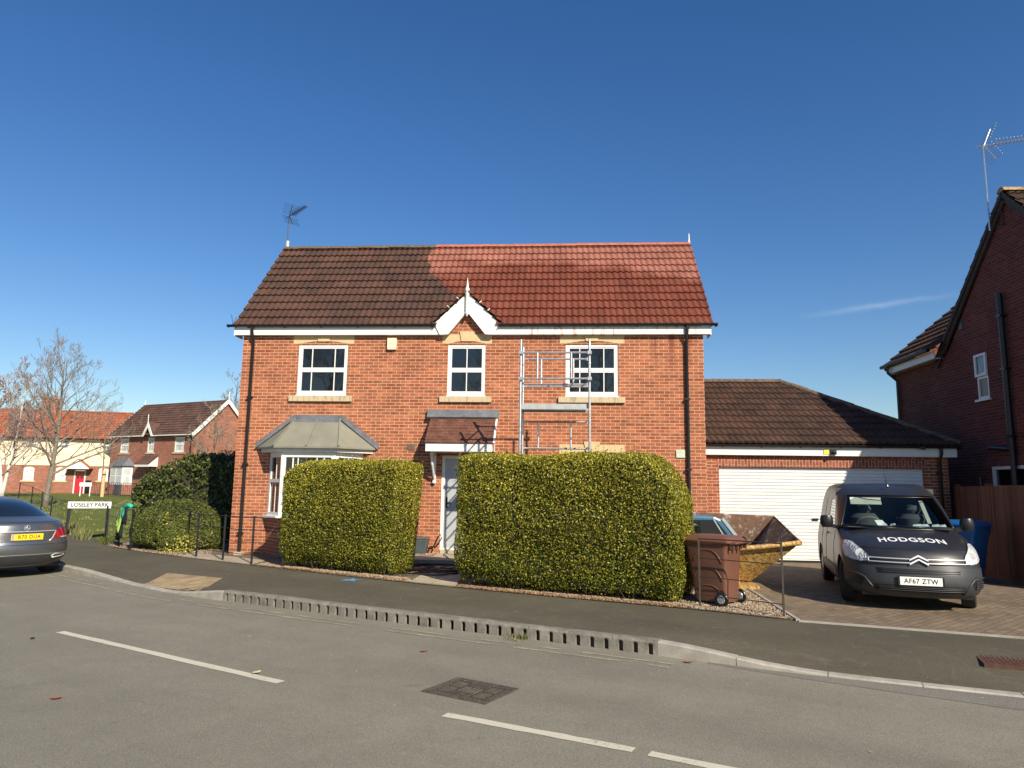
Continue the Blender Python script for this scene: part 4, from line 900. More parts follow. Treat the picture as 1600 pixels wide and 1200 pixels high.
    d = MB(); d.box(-5.9,-4.9,.05,.1,0,2.1); d.build('front_door', M['black'], T)
    d = MB(); d.tube([(-.3,-.1,0),(-.3,-.1,5.0)], .05, 6); d.build('downpipe', M['black'], T)
    d = MB(); d.box(-8.6,-8.0,-1.0,-.7,0,.9); d.build('meter_cabinet', mat('slate_grey_box', (.05,.06,.08), .6), T)
    return T
far_gable_house()
def render_mat(): return mat('cream_render', (.80,.70,.50), .9, var=.06, scale=2, bump=.2, bscale=30)
def cottage():
    z0 = .53; T = thing('rendered_house', 'cream rendered house with orange pantile roof and bright red door, far left', 'house', (-34.1,46.7,z0), .295)
    L = -24
    up = [(-.95,-.15,4.0,4.85),(-4.50,-3.65,4.0,4.85),(-7.1,-6.3,4.0,4.85),(-11.0,-10.1,4.0,4.85)]
    lo_ = [(-1.0,-.18,1.2,2.25),(-4.55,-3.7,1.15,2.25),(-7.15,-6.3,1.15,2.25),(-14,-13,1.15,2.25)]
    dr_ = [(-2.95,-2.1,.05,2.1),(-10.3,-9.2,.05,2.2)]
    mb = MB(); wall_holes(mb, L, .3, 0, 2.5, 0, lo_+dr_); mb.quad((.3,0,0),(.3,7,0),(.3,7,2.5),(.3,0,2.5)); mb.build('wall', M['brick_far'], T, fix=False)
    mb = MB(); wall_holes(mb, L, .35, 2.5, 5.0, -.04, up); mb.quad((.35,-.04,2.5),(.35,7,2.5),(.35,7,5),(.35,3.5,7.9),(.35,-.04,5)); mb.quad((L,-.04,2.5),(.35,-.04,2.5),(.35,0,2.5),(L,0,2.5)); mb.build('upper_wall', render_mat(), T, fix=False)
    w = 3.3; V = Vector((0,1,(7.75-4.98)/(w+.4))).normalized(); S = math.hypot(w+.4, 7.75-4.98)
    tile_roof('roof', M['pantile'], T, (L,-.4,4.98), (1,0,0), V, .55-L, S, A=.03, samp=4, roll=.25, g=.3)
    mb = MB(); mb.quad((L,w,7.75),(.55,w,7.75),(.55,7.4,4.9),(L,7.4,4.9)); mb.build('roof', M['pantile'], T, fix=False)
    a = MB(); ridge_run(a, (L,w,7.8), (.55,w,7.8), r=.13); a.build('ridge_tiles', M['pantile'], T)
    mb = MB(); mb.box(-7.45,-6.1,2.9,3.9,7.0,8.85); mb.box(-7.55,-6.0,2.8,4.0,8.85,9.0)
    for x in (-7.15,-6.4): mb.lathe([(.0,9.0),(.14,9.0),(.11,9.5),(0,9.5)], (x,3.4,0), 8)
    mb.build('chimney', M['brick_far'], T)
    mb = MB(); mb.tube([(L,-.42,4.95),(.5,-.42,4.95)], .06, 6); mb.tube([(.1,-.1,4.9),(.1,-.1,0)], .05, 6); mb.build('gutter', M['black'], T)
    for wv in up: window(T, *wv, -.04, cols=(.25,.5,.75), frame=.09, pane='glass_far', lintel=False, sill=False)
    for wv in lo_: 
        wo = window(T, *wv, 0, cols=(.25,.5,.75), frame=.10, pane='net', lintel=False, sillm='stone')
        b = MB(); xc = (wv[0]+wv[1])/2; b.box(xc-.05,xc+.05,.0,.03,wv[2],wv[3]); b.build('mullion', M['white'], wo)
        b = MB(); b.prism([(wv[0],wv[3])]+[(wv[0]+(wv[1]-wv[0])*i/6, wv[3]+.10*math.sin(math.pi*i/6)) for i in range(1,6)]+[(wv[1],wv[3])], 'y', -.01, .03); b.build('head', M['white'], wo)
    rd = mat('bright_red_door', (.62,.015,.035), .35); d = MB(); d.box(-2.9,-2.15,.02,.08,.08,2.05)
    do = d.build('front_door', rd, T); d = MB(); d.box(-3.0,-2.9,-.01,.08,0,2.2); d.box(-2.15,-2.05,-.01,.08,0,2.2); d.box(-2.9,-2.15,-.01,.08,2.08,2.2); d.build('frame', M['white'], do)
    d = MB(); d.box(-2.78,-2.58,.01,.02,1.35,1.85); d.box(-2.47,-2.27,.01,.02,1.35,1.85); d.build('pane', M['glass'], do)
    d = MB(); d.prism([(-3.45,2.3),(-2.5,3.05),(-1.55,2.3),(-1.55,2.22),(-3.45,2.22)], 'y', -.9, -.84); po = d.build('porch', M['fascia'], T)
    d = MB(); d.quad((-3.55,-.95,2.25),(-2.5,-.95,3.12),(-2.5,0,3.12),(-3.55,0,2.25)); d.quad((-1.45,-.95,2.25),(-2.5,-.95,3.12),(-2.5,0,3.12),(-1.45,0,2.25)); d.build('porch_roof', M['pantile'], po, fix=False)
    d = MB(); d.box(-10.2,-9.3,.02,.1,.05,2.15); d.build('side_door', M['black'], T)
    d = MB(); d.box(-1.75,-1.35,-.9,-.6,.4,1.2); d.build('letter_cabinet', M['black'], T)
    return T
cottage()
# ---------------------------------------------------------------- foliage
def leaf_mesh(name, P, N, size, m, parent, aspect=.55, spread=.9, curl=.25):
    n = len(P); Nn_ = N+rng.normal(0, spread, (n,3)); Nn_ /= np.linalg.norm(Nn_, axis=1)[:,None]
    A = rng.normal(0, 1, (n,3)); A -= (A*Nn_).sum(1)[:,None]*Nn_; A /= np.linalg.norm(A, axis=1)[:,None]; B = np.cross(Nn_, A)
    s = size*rng.uniform(.6, 1.3, n)[:,None]
    v = np.stack([P-A*s*.5, P+B*s*.5*aspect+A*s*.05+Nn_*s*curl*.3, P+A*s*.5, P-B*s*.5*aspect+A*s*.05+Nn_*s*curl*.3], 1).reshape(-1,3)
    me = bpy.data.meshes.new(name); me.vertices.add(4*n); me.vertices.foreach_set('co', v.ravel().astype(np.float32))
    me.loops.add(4*n); me.loops.foreach_set('vertex_index', np.arange(4*n, dtype=np.int32)); me.polygons.add(n)
    me.polygons.foreach_set('loop_start', np.arange(0, 4*n, 4, dtype=np.int32)); me.polygons.foreach_set('loop_total', np.full(n, 4, np.int32)); me.update(); me.validate()
    me.materials.append(m); o = bpy.data.objects.new(name, me); COL.objects.link(o); o.parent = parent; return o
def lumps(P, f=2.2, a=.05, seed=0):
    r = np.random.default_rng(seed); out_ = np.zeros(len(P))
    for i in range(5): k = r.normal(0, f*(1+i*.6), 3); out_ += np.sin(P@k+r.uniform(0, 6))/(1+i*.5)
    return out_*a/2
def box_shell(n, hx, hy, hz, shape, r):
    # points on a rounded box (bottom left open), half sizes; shape() maps them
    areas = np.array([4*hy*hz, 4*hy*hz, 4*hx*hz, 4*hx*hz, 4*hx*hy]); w = rng.choice(5, n, p=areas/areas.sum())
    u, v = rng.uniform(-1, 1, n), rng.uniform(-1, 1, n); P = np.zeros((n,3))
    for k, (ax, sg) in enumerate(((0,-1),(0,1),(1,-1),(1,1),(2,1))):
        q = w == k; oth = [i for i in range(3) if i != ax]; P[q, ax] = sg; P[q, oth[0]] = u[q]; P[q, oth[1]] = v[q]
    h = np.array([hx,hy,hz]); P *= h
    inner = h-r; C = np.clip(P, -inner, inner); d = P-C; L = np.linalg.norm(d, axis=1)[:,None]; N = d/np.maximum(L, 1e-6)
    P = C+N*r; return P, N
def hedge(name, label, cat, loc, rz, hx, hy, h, warp, m, n, size, r=.22, group=None, seed=1, loose=.035, asp=.55, a=.05, shoots=1.0):
    T = thing(name, label, cat, loc, rz, 'clipped hedges in front of the brick house' if name == 'hedge' else None); hz = h/2
    P, N = box_shell(n, hx, hy, hz, None, r); dep = rng.exponential(loose, n)-.02; P = P+N*(lumps(P, 2.2, a, seed)-dep)[:,None]; P[:,2] += hz
    th = lumps(P, 5.5, 1.0, seed+50)+.45*lumps(P, 14, 1.0, seed+90); keep = (rng.random(n) > np.clip((th-.6)*1.2, 0, .6)) & ~((P[:,2] < .20) & (rng.random(n) < .75*(1-P[:,2]/.20)+.25*(lumps(P*np.array([1,1,0]), 6, 1.0, seed+7) > .1)))
    P, N = warp(P[keep]), N[keep]
    # stray shoots standing proud of the clipped face
    ns_ = int(220*shoots*(hx*hy*4)); q, qn = box_shell(ns_, hx, hy, hz, None, r); q[:,2] += hz; q = warp(q); L_ = rng.uniform(.02, .11, ns_); sh_ = []; shn = []
    for t in np.linspace(.2, 1, 5): sh_.append(q+(qn*.7+np.array([0,0,.6]))*(L_*t)[:,None]+rng.normal(0, .008, q.shape)); shn.append(qn)
    P = np.concatenate([P]+sh_); N = np.concatenate([N]+shn); P, N = P[P[:,2] > .02], N[P[:,2] > .02]
    leaf_mesh('foliage', P, N, size, m, T, aspect=asp)
    sm = MB(); sk_ = True
    for i in range(int(26*hx)):
        x_, y_ = rng.uniform(-hx*.88, hx*.88), rng.uniform(-hy*.8, hy*.6); sm.tube([(x_, y_, -.02), (x_+rng.normal(0,.03), y_+rng.normal(0,.03), .14), (x_+rng.normal(0,.08), y_+rng.normal(0,.06), .38)], [.016,.012,.008], 5)
    # dark inner shell, put in so gaps between leaves read as shade
    mb = MB(); k = 26; pts = []
    for i in range(k+1):
        row = []
        for j in range(k+1):
            row.append((i/k, j/k))
        pts.append(row)
    Q = []
    g = np.linspace(-1, 1, 25)
    def face(f):
        V = np.array([[f(a, b) for b in g] for a in g]).reshape(-1,3)*np.array([hx,hy,hz]); inner = np.array([hx,hy,hz])-r; C = np.clip(V, -inner, inner); d = V-C; N_ = d/np.maximum(np.linalg.norm(d, axis=1)[:,None], 1e-6)
        V = C+N_*r; V = V+N_*(lumps(V, 2.2, a, seed)-.13)[:,None]; V[:,2] += hz; V[:,2] = np.maximum(V[:,2], .16); V = warp(V); return V.reshape(len(g), len(g), 3).tolist()
    for f in (lambda a,b:(-1,a,b), lambda a,b:(1,a,b), lambda a,b:(a,-1,b), lambda a,b:(a,1,b), lambda a,b:(a,b,1), lambda a,b:(a,b,-1)): mb.grid(face(f))
    mb.add(sm.v, sm.f); mb.build('branches', M['core'], T, fix=False); return T  # one mesh: the dark shade shell plus the real stems
def warpR(P):
    P = P.copy(); x, y, z = P.T
    # top right corner rounded off, foot drawn in a little
    d = np.clip((x-1.25)/.65, 0, 1); P[:,2] -= .62*d**2.3*np.clip(z/2.1, 0, 1)
    k = np.clip(.35-z, 0, .35); P[:,0] -= np.sign(x)*k*.25*(np.abs(x) > 1.2); P[:,1] += k*.35*(y < 0); P[:,2] += .03*np.sin(x*2.3)
    P[:,0] -= .10*np.sin(np.clip(z/2.1,0,1)*3.1)*(x<-1)*0
    return P
aR = math.atan2(-5.82+4.31, 9.61-6.03)
mid = np.array([(6.03+9.61)/2, (-4.31-5.82)/2]); nv = np.array([-math.sin(aR), math.cos(aR)])
c_ = mid+nv*.62
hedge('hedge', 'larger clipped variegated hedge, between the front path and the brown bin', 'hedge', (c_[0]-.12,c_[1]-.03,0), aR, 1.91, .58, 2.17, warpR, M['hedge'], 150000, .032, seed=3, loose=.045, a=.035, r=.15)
def warpL(P):
    P = P.copy(); x, y, z = P.T
    d = np.clip((-x-.75)/.85, 0, 1); P[:,2] -= .30*d**2*np.clip(z/2, 0, 1)
    k = np.clip(1-z/2.1, 0, 1); P[:,0] -= .22*k*(x > 0)*np.clip(x/1.2,0,1); P[:,0] += .05*k*(x < 0); P[:,1] += np.clip(.35-z,0,.35)*.5*(y < 0)
    return P
aL = math.atan2(-3.62+2.35, 5.12-2.35)
mid = np.array([(2.42+5.30)/2, (-2.42-3.72)/2]); nv = np.array([-math.sin(aL), math.cos(aL)]); c_ = mid+nv*.60
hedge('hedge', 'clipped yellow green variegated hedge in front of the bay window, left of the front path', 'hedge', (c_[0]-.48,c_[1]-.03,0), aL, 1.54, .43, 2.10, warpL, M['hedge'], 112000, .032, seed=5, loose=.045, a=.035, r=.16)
def warpD(P):
    P = P.copy(); x, y, z = P.T; r = np.sqrt((x/1.15)**2+(y/.9)**2); P[:,2] -= .42*np.clip(r, 0, 1.2)**2.5*np.clip(z/1.2,0,1); return P
hedge('round_bush', 'dark green clipped dome bush on the gravel left of the brick house corner', 'bush', (-1.88,1.12,0), -.5, 1.0, .82, 1.20, warpD, M['bush'], 46000, .040, r=.38, seed=8, loose=.025, a=.025, shoots=.15)
def warpLa(P):
    P = P.copy(); x, y, z = P.T; P[:,2] -= 1.0*np.clip((-x-.1)/2.2,0,1)**1.3*np.clip(z/2.2,0,1); P[:,0] += .3*np.clip(1-z/2,0,1)*(x<0); return P
hedge('laurel_hedge', 'loose glossy laurel hedge behind the dome bush, partly in shadow', 'hedge', (-2.95,4.4,0), -.25, 2.1, 1.0, 2.38, warpLa, M['laurel'], 15000, .115, r=.45, seed=11, loose=.14, asp=.38, a=.22)
ys = thing('yellow_shrub', 'small bright yellow variegated shrub growing out of the front of the dome bush', 'shrub', (-1.50,.27,0))
n = 3400; q = rng.normal(0, 1, (n,3)); q /= np.linalg.norm(q, axis=1)[:,None]; q[:,2] = np.abs(q[:,2]); rr_ = rng.uniform(.55,1,n)[:,None]; P = q*rr_*np.array([.46,.26,.80]); P[:,0] *= 1.1-.6*np.clip(P[:,2],0,1); P[:,0] += .14-.38*P[:,2]; P *= (1+.28*lumps(P, 7, 1.0, 77))[:,None]; P[:,2] = np.maximum(P[:,2], .02); leaf_mesh('foliage', P, q, .052, M['yshrub'], ys)
mb = MB()
for i in range(14): a = rng.uniform(0, 6.28); mb.tube([(0,0,0),(.15*math.cos(a),.08*math.sin(a),.3),(.3*math.cos(a),.15*math.sin(a),.5)], [.012,.008,.004], 5)
mb.build('branches', M['bark'], ys)
# bare trees
def bare_tree(label, loc, h, trunk_r, seed, spread=.55, m_t='bark', m_c='twig', clear=.22, levels=5, lean=(0,0), name='bare_tree', group=None, nb=11, dense=1.0, trunks=1, tw=1.0):
    T = thing(name, label, 'tree', loc, 0, 'bare trees'); R = random.Random(seed); tr, cr = MB(), MB()
    def branch(p, d, L, r, lv):
        pts, rs = [p.copy()], [r]; k = 4 if lv < 3 else 3; dd_ = d.copy()
        for i in range(k):
            dd_ = (dd_+Vector((R.gauss(0,.13),R.gauss(0,.13),R.gauss(0,.07)+.07))).normalized(); p = p+dd_*(L/k); pts.append(p.copy()); rs.append(max(r*(1-.7*(i+1)/k), .006*tw))
        cr.tube(pts, rs, 5 if lv < 2 else 3, cap=False)
        if lv >= levels: return
        n = max(2, int((5.0-lv*.5)*dense+R.random()))
        for j in range(n):
            t = .22+.75*(j+R.random()*.8)/n; i = min(int(t*k), k-1); q = pts[i].lerp(pts[i+1], t*k-i); az = R.uniform(0, 6.283)
            bd_ = (pts[i+1]-pts[i]).normalized(); side = bd_.orthogonal().normalized(); side.rotate(Matrix.Rotation(az, 3, bd_)); an = R.uniform(.45,.9)
            nd = (bd_*math.cos(an)+side*math.sin(an)+Vector((0,0,.18))).normalized(); branch(q, nd, L*R.uniform(.42,.66)*(1-.25*t), max(rs[i]*.55, .006*tw), lv+1)
    for tk in range(trunks):
        p = Vector((0,0,-.1)); d = Vector((lean[0]+(tk-(trunks-1)/2)*.22, lean[1], 1)).normalized(); pts, rs = [], []; N_ = 12; H_ = h*.93
        for i in range(N_+1):
            t = i/N_; pts.append(p.copy()); rs.append(trunk_r*(1.25 if i == 0 else 1)*(1-t)**.85+.012); d = (d+Vector((R.gauss(0,.02),R.gauss(0,.02),.04))).normalized(); p = p+d*(H_/N_)
        tr.tube(pts, rs, 10)
        for j in range(nb):
            t = clear+(.97-clear)*((j+.2+R.random()*.6)/nb)**1.05; i = min(int(t*N_), N_-1); q = pts[i].lerp(pts[i+1], t*N_-i); az = j*2.4+R.uniform(-.4,.4); el = .42+.5*t+R.uniform(-.1,.15)
            nd = Vector((math.cos(az)*math.cos(el), math.sin(az)*math.cos(el), math.sin(el))); branch(q, nd, h*spread*(1-t*.68)*R.uniform(.85,1.1), max(rs[i]*.5, .02), 1)
    tr.build('trunk', M[m_t], T, smooth=True, fix=False); cr.build('branches', M[m_c], T, smooth=True, fix=False); return T
bare_tree('tall bare grey tree on the green behind the silver car', (-15.3,14.05,.50), 7.3, .115, 22, spread=.54, nb=26, clear=.2, levels=5, tw=.72, dense=.92)
bare_tree('bare tree with pinkish buds and pale twin trunks at the left edge', (-29.5,28.6,.54), 8.6, .11, 33, spread=.48, m_t='birch', m_c='bloom', trunks=2, nb=16, levels=5, dense=.95, clear=.16, tw=2.0)
bare_tree('bare pink budded tree partly out of frame at the left edge', (-33.5,28.0,.54), 10.0, .15, 35, spread=.50, m_c='bloom', nb=18, levels=5, dense=.9, tw=2.0)
bare_tree('slim bare sapling tied to a pale wooden stake in front of the cream house', (-26.0,33.6,.55), 6.6, .06, 41, spread=.42, nb=10, levels=3, clear=.3, tw=1.6, name='sapling')
bare_tree('bare twiggy tree in front of the gable of the distant brick house', (-19.5,37.0,.55), 7.2, .10, 43, spread=.5, nb=13, levels=4, tw=1.6, name='bare_tree')
bare_tree('bare tree rising behind the distant brick house, beside the big house corner', (-27.0,56.0,.55), 13.5, .2, 47, spread=.38, nb=14, levels=4, tw=2.2)
st = thing('tree_stake', 'pale wooden stake standing beside the sapling', 'stake', (-25.75,33.4,.5)); mb = MB(); mb.lathe([(.0,0),(.12,0),(.12,1.85),(.08,1.95),(0,1.95)], n=10); mb.build('post', mat('pale_timber', (.62,.42,.22), .8), st); mb = MB(); mb.lathe([(.13,1.6),(.135,1.6),(.135,1.68),(.13,1.68)], n=10); mb.build('tie', M['black'], st)
# bare trees across the street, seen mirrored in the window panes
bare_tree('bare street tree standing on the near side of the road behind the viewer', (2.9,-30,-.1), 14, .2, 51, nb=16, levels=4, tw=1.5)
bare_tree('second bare tree on the near side of the road, further right behind the viewer', (10.4,-31,-.1), 14.5, .2, 53, nb=16, levels=4, tw=1.5)
bare_tree('third bare tree on the near side of the road, furthest left behind the viewer', (-8.5,-30,-.1), 16.5, .22, 57, nb=18, levels=4, tw=1.6)
# tufts of long grass along the fence line and weeds
def tuft(name, pts, hgt, m, label=None, n=40, kind='stuff', w=.006):
    vs, fs = [], []
    for (x, y, z) in pts:
        for _ in range(n):
            a = rng.uniform(0, 6.28); r = abs(rng.normal(0, .09)); bx, by = x+r*math.cos(a), y+r*math.sin(a); h = hgt*rng.uniform(.4, 1.1); lx, ly = rng.normal(0, .35, 2)*h; i = len(vs); t = rng.uniform(0, 6.28); cx, sx = math.cos(t)*w, math.sin(t)*w
            vs += [(bx-cx,by-sx,z),(bx+cx,by+sx,z),(bx+cx*.7+lx*.45,by+sx*.7+ly*.45,z+h*.65),(bx-cx*.7+lx*.45,by-sx*.7+ly*.45,z+h*.65),(bx+lx,by+ly,z+h)]; fs += [(i,i+1,i+2,i+3),(i+3,i+2,i+4)]
    mb = MB(); mb.add(vs, fs); o = mb.build(name, m, fix=False)
    if kind: o['kind'] = kind
    if label: o['label'] = label
    return o
M['blade'] = leaf_mat('grass_blades', [(.06,.10,.02),(.13,.18,.05),(.28,.25,.10),(.40,.36,.18)], .2, .6)
pts = [(x, y, H(x, y)-.01) for x, y in [(-7.6+i*.13+rng.normal(0,.05), 5.3-i*.15+rng.normal(0,.07)) for i in range(16)]+[(-14+i*.22+rng.normal(0,.1), 10.6-i*.18+rng.normal(0,.1)) for i in range(30)]]
tuft('long_grass', pts, .32, M['blade'], n=60, w=.008)
pts = [(x, y, H(x, y)-.01) for x, y in zip(rng.uniform(-26,-5,900), rng.uniform(4,24,900)) if y > 5.2-(x+7)*.8 and y > 3.0]
tuft('lawn_grass', pts, .09, M['blade'], n=14, w=.01)
tuft('weed_tuft', [(-4.75,2.45,.0),(-4.5,2.2,.0),(-4.3,1.95,.0)], .16, M['bush'], n=50, w=.012)
tuft('kerb_weed', [(7.37,-7.83,RZ),(7.30,-7.79,RZ)], .09, M['blade'], n=30, w=.006)
# loose gravel
def gravel(name, poly, n, z, s0=.008, s1=.019):
    P = np.array(poly); lo_, hi_ = P.min(0), P.max(0); pts = []
    while len(pts) < n:
        q = rng.uniform(lo_, hi_, (n,2))
        for x, y in q:
            ins = False; j = len(P)-1
            for i in range(len(P)):
                if (P[i][1] > y) != (P[j][1] > y) and x < (P[j][0]-P[i][0])*(y-P[i][1])/(P[j][1]-P[i][1])+P[i][0]: ins = not ins
                j = i
            if ins: pts.append((x,y))
    pts = np.array(pts[:n]); base = np.array([(1,0,0),(-1,0,0),(0,1,0),(0,-1,0),(0,0,.7),(0,0,-.7)]); F = [(0,2,4),(2,1,4),(1,3,4),(3,0,4),(2,0,5),(1,2,5),(3,1,5),(0,3,5)]
    V = base[None]*rng.uniform(s0, s1, (n,1,1))*rng.uniform(.7,1.3,(n,6,3)); a = rng.uniform(0,6.28,n); ca, sa = np.cos(a)[:,None], np.sin(a)[:,None]
    X = V[...,0]*ca-V[...,1]*sa+pts[:,:1]; Y = V[...,0]*sa+V[...,1]*ca+pts[:,1:]; Z = V[...,2]+z+.006
    mb = MB(); v = np.stack([X,Y,Z],-1).reshape(-1,3); mb.v = [tuple(p) for p in v]; mb.f = [tuple(6*i+k for k in f) for i in range(n) for f in F]
    o = mb.build(name, M['stones'], fix=False); o['kind'] = 'stuff'; return o
gravel('gravel_stones', [(9.3,-5.9),(10.0,-6.22),(10.80,-6.74),(10.93,-3.9),(10.95,-2),(9.3,-3)], 9000, .006)
gravel('gravel_stones', [(1.6,-2.02),(2.25,-2.40),(3.6,-3.2),(5.2,-4.05),(5.1,-3.6),(3.0,-2.4),(1.6,-1.6)], 3500, .006)
gravel('gravel_stones', [(-4.0,1.5),(-2.4,.25),(-.5,-.95),(-.4,0),(-1,1.2),(-4,2.4)], 2500, .006)
gravel('gravel_stones', [(6.1,-4.5),(7.7,-5.25),(9.5,-6.0),(9.3,-5.6),(6.1,-4.3)], 2000, .006)
gravel('gravel_stones', [(4.2,-.5),(4.92,-.6),(4.92,-.05),(4.2,-.05)], 900, .134)
# fallen dry leaves at the foot of the hedges
M['litter'] = leaf_mat('dry_leaf_litter', [(.16,.07,.03),(.28,.13,.05),(.36,.2,.09)], 0, .8)
n = 2600; t = rng.uniform(0,1,n); P = np.where((t < .6)[:,None], np.stack([6.1+3.5*t/.6, -4.42-1.5*t/.6+rng.normal(-.06,.07,n), np.full(n,.02)],1), np.stack([2.2+2.9*(t-.6)/.4, -2.42-1.45*(t-.6)/.4+rng.normal(-.05,.07,n), np.full(n,.02)],1)); o = leaf_mesh('leaf_litter', P, np.tile([0,0,1.],(n,1)), .03, M['litter'], None, spread=.5); o['kind'] = 'stuff'
# grit on the road and pavement
pts = []; 
M['grit'] = leaf_mat('pale_grit', [(.3,.28,.24),(.5,.48,.42),(.2,.1,.06)], 0, .8)
n = 260; x = rng.uniform(-3, 12, n); y = np.array([np.interp(a, KD[:,0], KD[:,1]) for a in x])+rng.normal(-.9, 1.3, n); z = np.array([(pave_z(a,b) if b > np.interp(a, KD[:,0], KD[:,1])+.14 else RZ) for a, b in zip(x,y)])+.006
o = leaf_mesh('road_grit', np.stack([x,y,z],1), np.tile([0,0,1.],(n,1)), .022, M['grit'], None, spread=.2); o['kind'] = 'stuff'
# ---------------------------------------------------------------- fences, sign, bins, skip, scaffold
M['fence_iron'] = mat('brown_black_iron', (.035,.025,.02), .6, var=.3, scale=20)
def estate_fence(label, posts, h, rails, pw=.02, m='iron'):
    p0 = posts[0]; T = thing('estate_fence', label, 'fence', (p0[0],p0[1],p0[2]), 0, 'iron rail fences')
    for p in posts:
        mb = MB(); mb.box(p[0]-pw,p[0]+pw,p[1]-.008,p[1]+.008,p[2]-.1,p[2]+h); mb.build('post', M[m], T, off=p0)
    for r in rails:
        for a, b in zip(posts, posts[1:]):
            A_, B_ = Vector((a[0],a[1],a[2]+r)), Vector((b[0],b[1],b[2]+r)); m_ = (A_+B_)/2+Vector((0,0,random.uniform(-.012,.006)))
            mb = MB(); mb.tube([A_, m_, B_], .007 if r < max(rails) else .0095, 6); mb.build('rail', M[m], T, off=p0)
    return T
R4 = (.20,.45,.70,.95)
estate_fence('black rail fence running past the house corner into the left hedge', [(-1.2,.35,0),(-.27,-.98,0),(.59,-1.49,0),(1.45,-2.0,0),(2.23,-2.30,0)], .98, R4)
estate_fence('short black rail fence with a jacket hung over it, left of the dome bush', [(-4.88,2.73,0),(-3.79,1.68,0),(-2.67,.40,0)], .98, R4)
estate_fence('black rail fence along the green between the silver car and the street sign', [(-18.5,16.4,H(-18.5,16.4)),(-14.0,11.5,H(-14,11.5)),(-11.6,8.95,H(-11.6,8.95)),(-9.5,6.68,H(-9.5,6.68)),(-7.4,4.62,.02)], .98, R4)
estate_fence('thin brown black rail fence in front of the brown bin', [(9.77,-5.86,0),(10.72,-6.58,0)], .98, (.17,.42,.68,.95), pw=.013, m='fence_iron')
def far_rail():
    T = thing('garden_railing', 'low black garden railing in front of the cream house', 'railing', (-29.5,37.5,.54))
    mb = MB()
    for i in range(26): mb.tube([(i*.32,-.28*i*.9,0),(i*.32,-.28*i*.9,1.0)], .018, 4)
    mb.tube([(0,0,1.0),(8,-6.3,1.0)], .02, 4); mb.tube([(0,0,.15),(8,-6.3,.15)], .02, 4); mb.build('rail', M['iron'], T)
far_rail()
def text_mesh(s, size, m, name, parent, mtx, sx=1.0, bold=0.0, depth=.001, spacing=1.0, post=None):
    cu = bpy.data.curves.new('t', 'FONT'); cu.body = s; cu.size = size; cu.align_x = 'CENTER'; cu.align_y = 'CENTER'; cu.offset = bold; cu.space_character = spacing; cu.extrude = depth
    to = bpy.data.objects.new('t', cu); COL.objects.link(to); dg = bpy.context.evaluated_depsgraph_get(); me = bpy.data.meshes.new_from_object(to.evaluated_get(dg)); bpy.data.objects.remove(to); bpy.data.curves.remove(cu)
    for v in me.vertices: v.co.x *= sx
    me.transform(mtx)
    if post:
        for v in me.vertices: v.co = post(v.co)
    me.name = name; me.materials.clear(); me.materials.append(m); o = bpy.data.objects.new(name, me); COL.objects.link(o); o.parent = parent; return o
M['ink'] = mat('black_lettering', (.01,.01,.012), .5, var=0)
M['signw'] = mat('white_sign_face', (.80,.80,.78), .4, var=.03)
SG = thing('street_sign', 'white LOSELEY PARK street name sign on two black posts', 'sign', (-6.93,3.97,.02), math.radians(32)); SG.scale = (.93,.93,.97)
mb = MB(); mb.box(-.02,1.20,-.02,.0,.84,1.045); mb.build('sign_plate', M['signw'], SG, bevel=.006)
mb = MB(); mb.box(-.02,1.20,.0,.02,.83,1.055); mb.build('backing_board', M['black'], SG)
for x0, ln in ((.02,-.10),(1.08,.0)):
    mb = MB(); mb.add([(x0+ln,-.0,-.1),(x0+ln+.09,-.0,-.1),(x0+ln+.09,.09,-.1),(x0+ln,.09,-.1),(x0,.021,1.0),(x0+.08,.021,1.0),(x0+.08,.09,1.0),(x0,.09,1.0)], [(0,3,2,1),(4,5,6,7),(0,1,5,4),(1,2,6,5),(2,3,7,6),(3,0,4,7)]); mb.build('post', M['black'], SG)
text_mesh('LOSELEY PARK', .178, M['ink'], 'lettering', SG, Matrix.Translation((.59,-.0225,.945)) @ Matrix.Rotation(math.pi/2, 4, 'X'), sx=.90, bold=.004)
S2 = thing('small_sign', 'small white low sign on two short posts in front of the red door', 'sign', (-27.9,33.9,.55), math.radians(28))
mb = MB(); mb.box(0,.78,-.02,0,.72,1.0); mb.box(.05,.73,-.03,-.02,.80,.92); mb.build('sign_plate', M['signw'], S2)
for x in (.05,.67): mb = MB(); mb.box(x,x+.06,0,.05,0,.95); mb.build('post', M['signw'], S2)
# jacket draped over the fence
JK = thing('jacket', 'lime green and black work jacket hung over the short iron fence', 'jacket', (-3.35,1.18,0))
def drape(u0, u1, side, zt, zb, m, name, seed, wig=.035):
    r = np.random.default_rng(seed); mb = MB(); d = Vector((1.12,-1.28,0)).normalized(); nn = Vector((-.75,-.66,0)); rows_ = []
    for j in range(9):
        t = j/8; row = []
        for i in range(13):
            u = u0+(u1-u0)*i/12; z = zt-(zt-zb)*t+.05*math.sin(i*.9+seed)*t; off = side*(.035+.03*t)+wig*math.sin(i*1.3+seed+2*t)*t
            p = d*(u*(1-.25*t*math.sin(seed+i*.3)))+nn*off; row.append((p.x, p.y, z))
        rows_.append(row)
    mb.grid(rows_); o = mb.build(name, m, JK, smooth=True, fix=False); s = o.modifiers.new('s','SOLIDIFY'); s.thickness = .012; return o
lime = mat('lime_cloth', (.35,.55,.12), .8); teal = mat('teal_cloth', (.02,.42,.27), .8); blk = mat('black_cloth', (.012,.012,.014), .9); grc = mat('grey_cloth', (.13,.14,.14), .9)
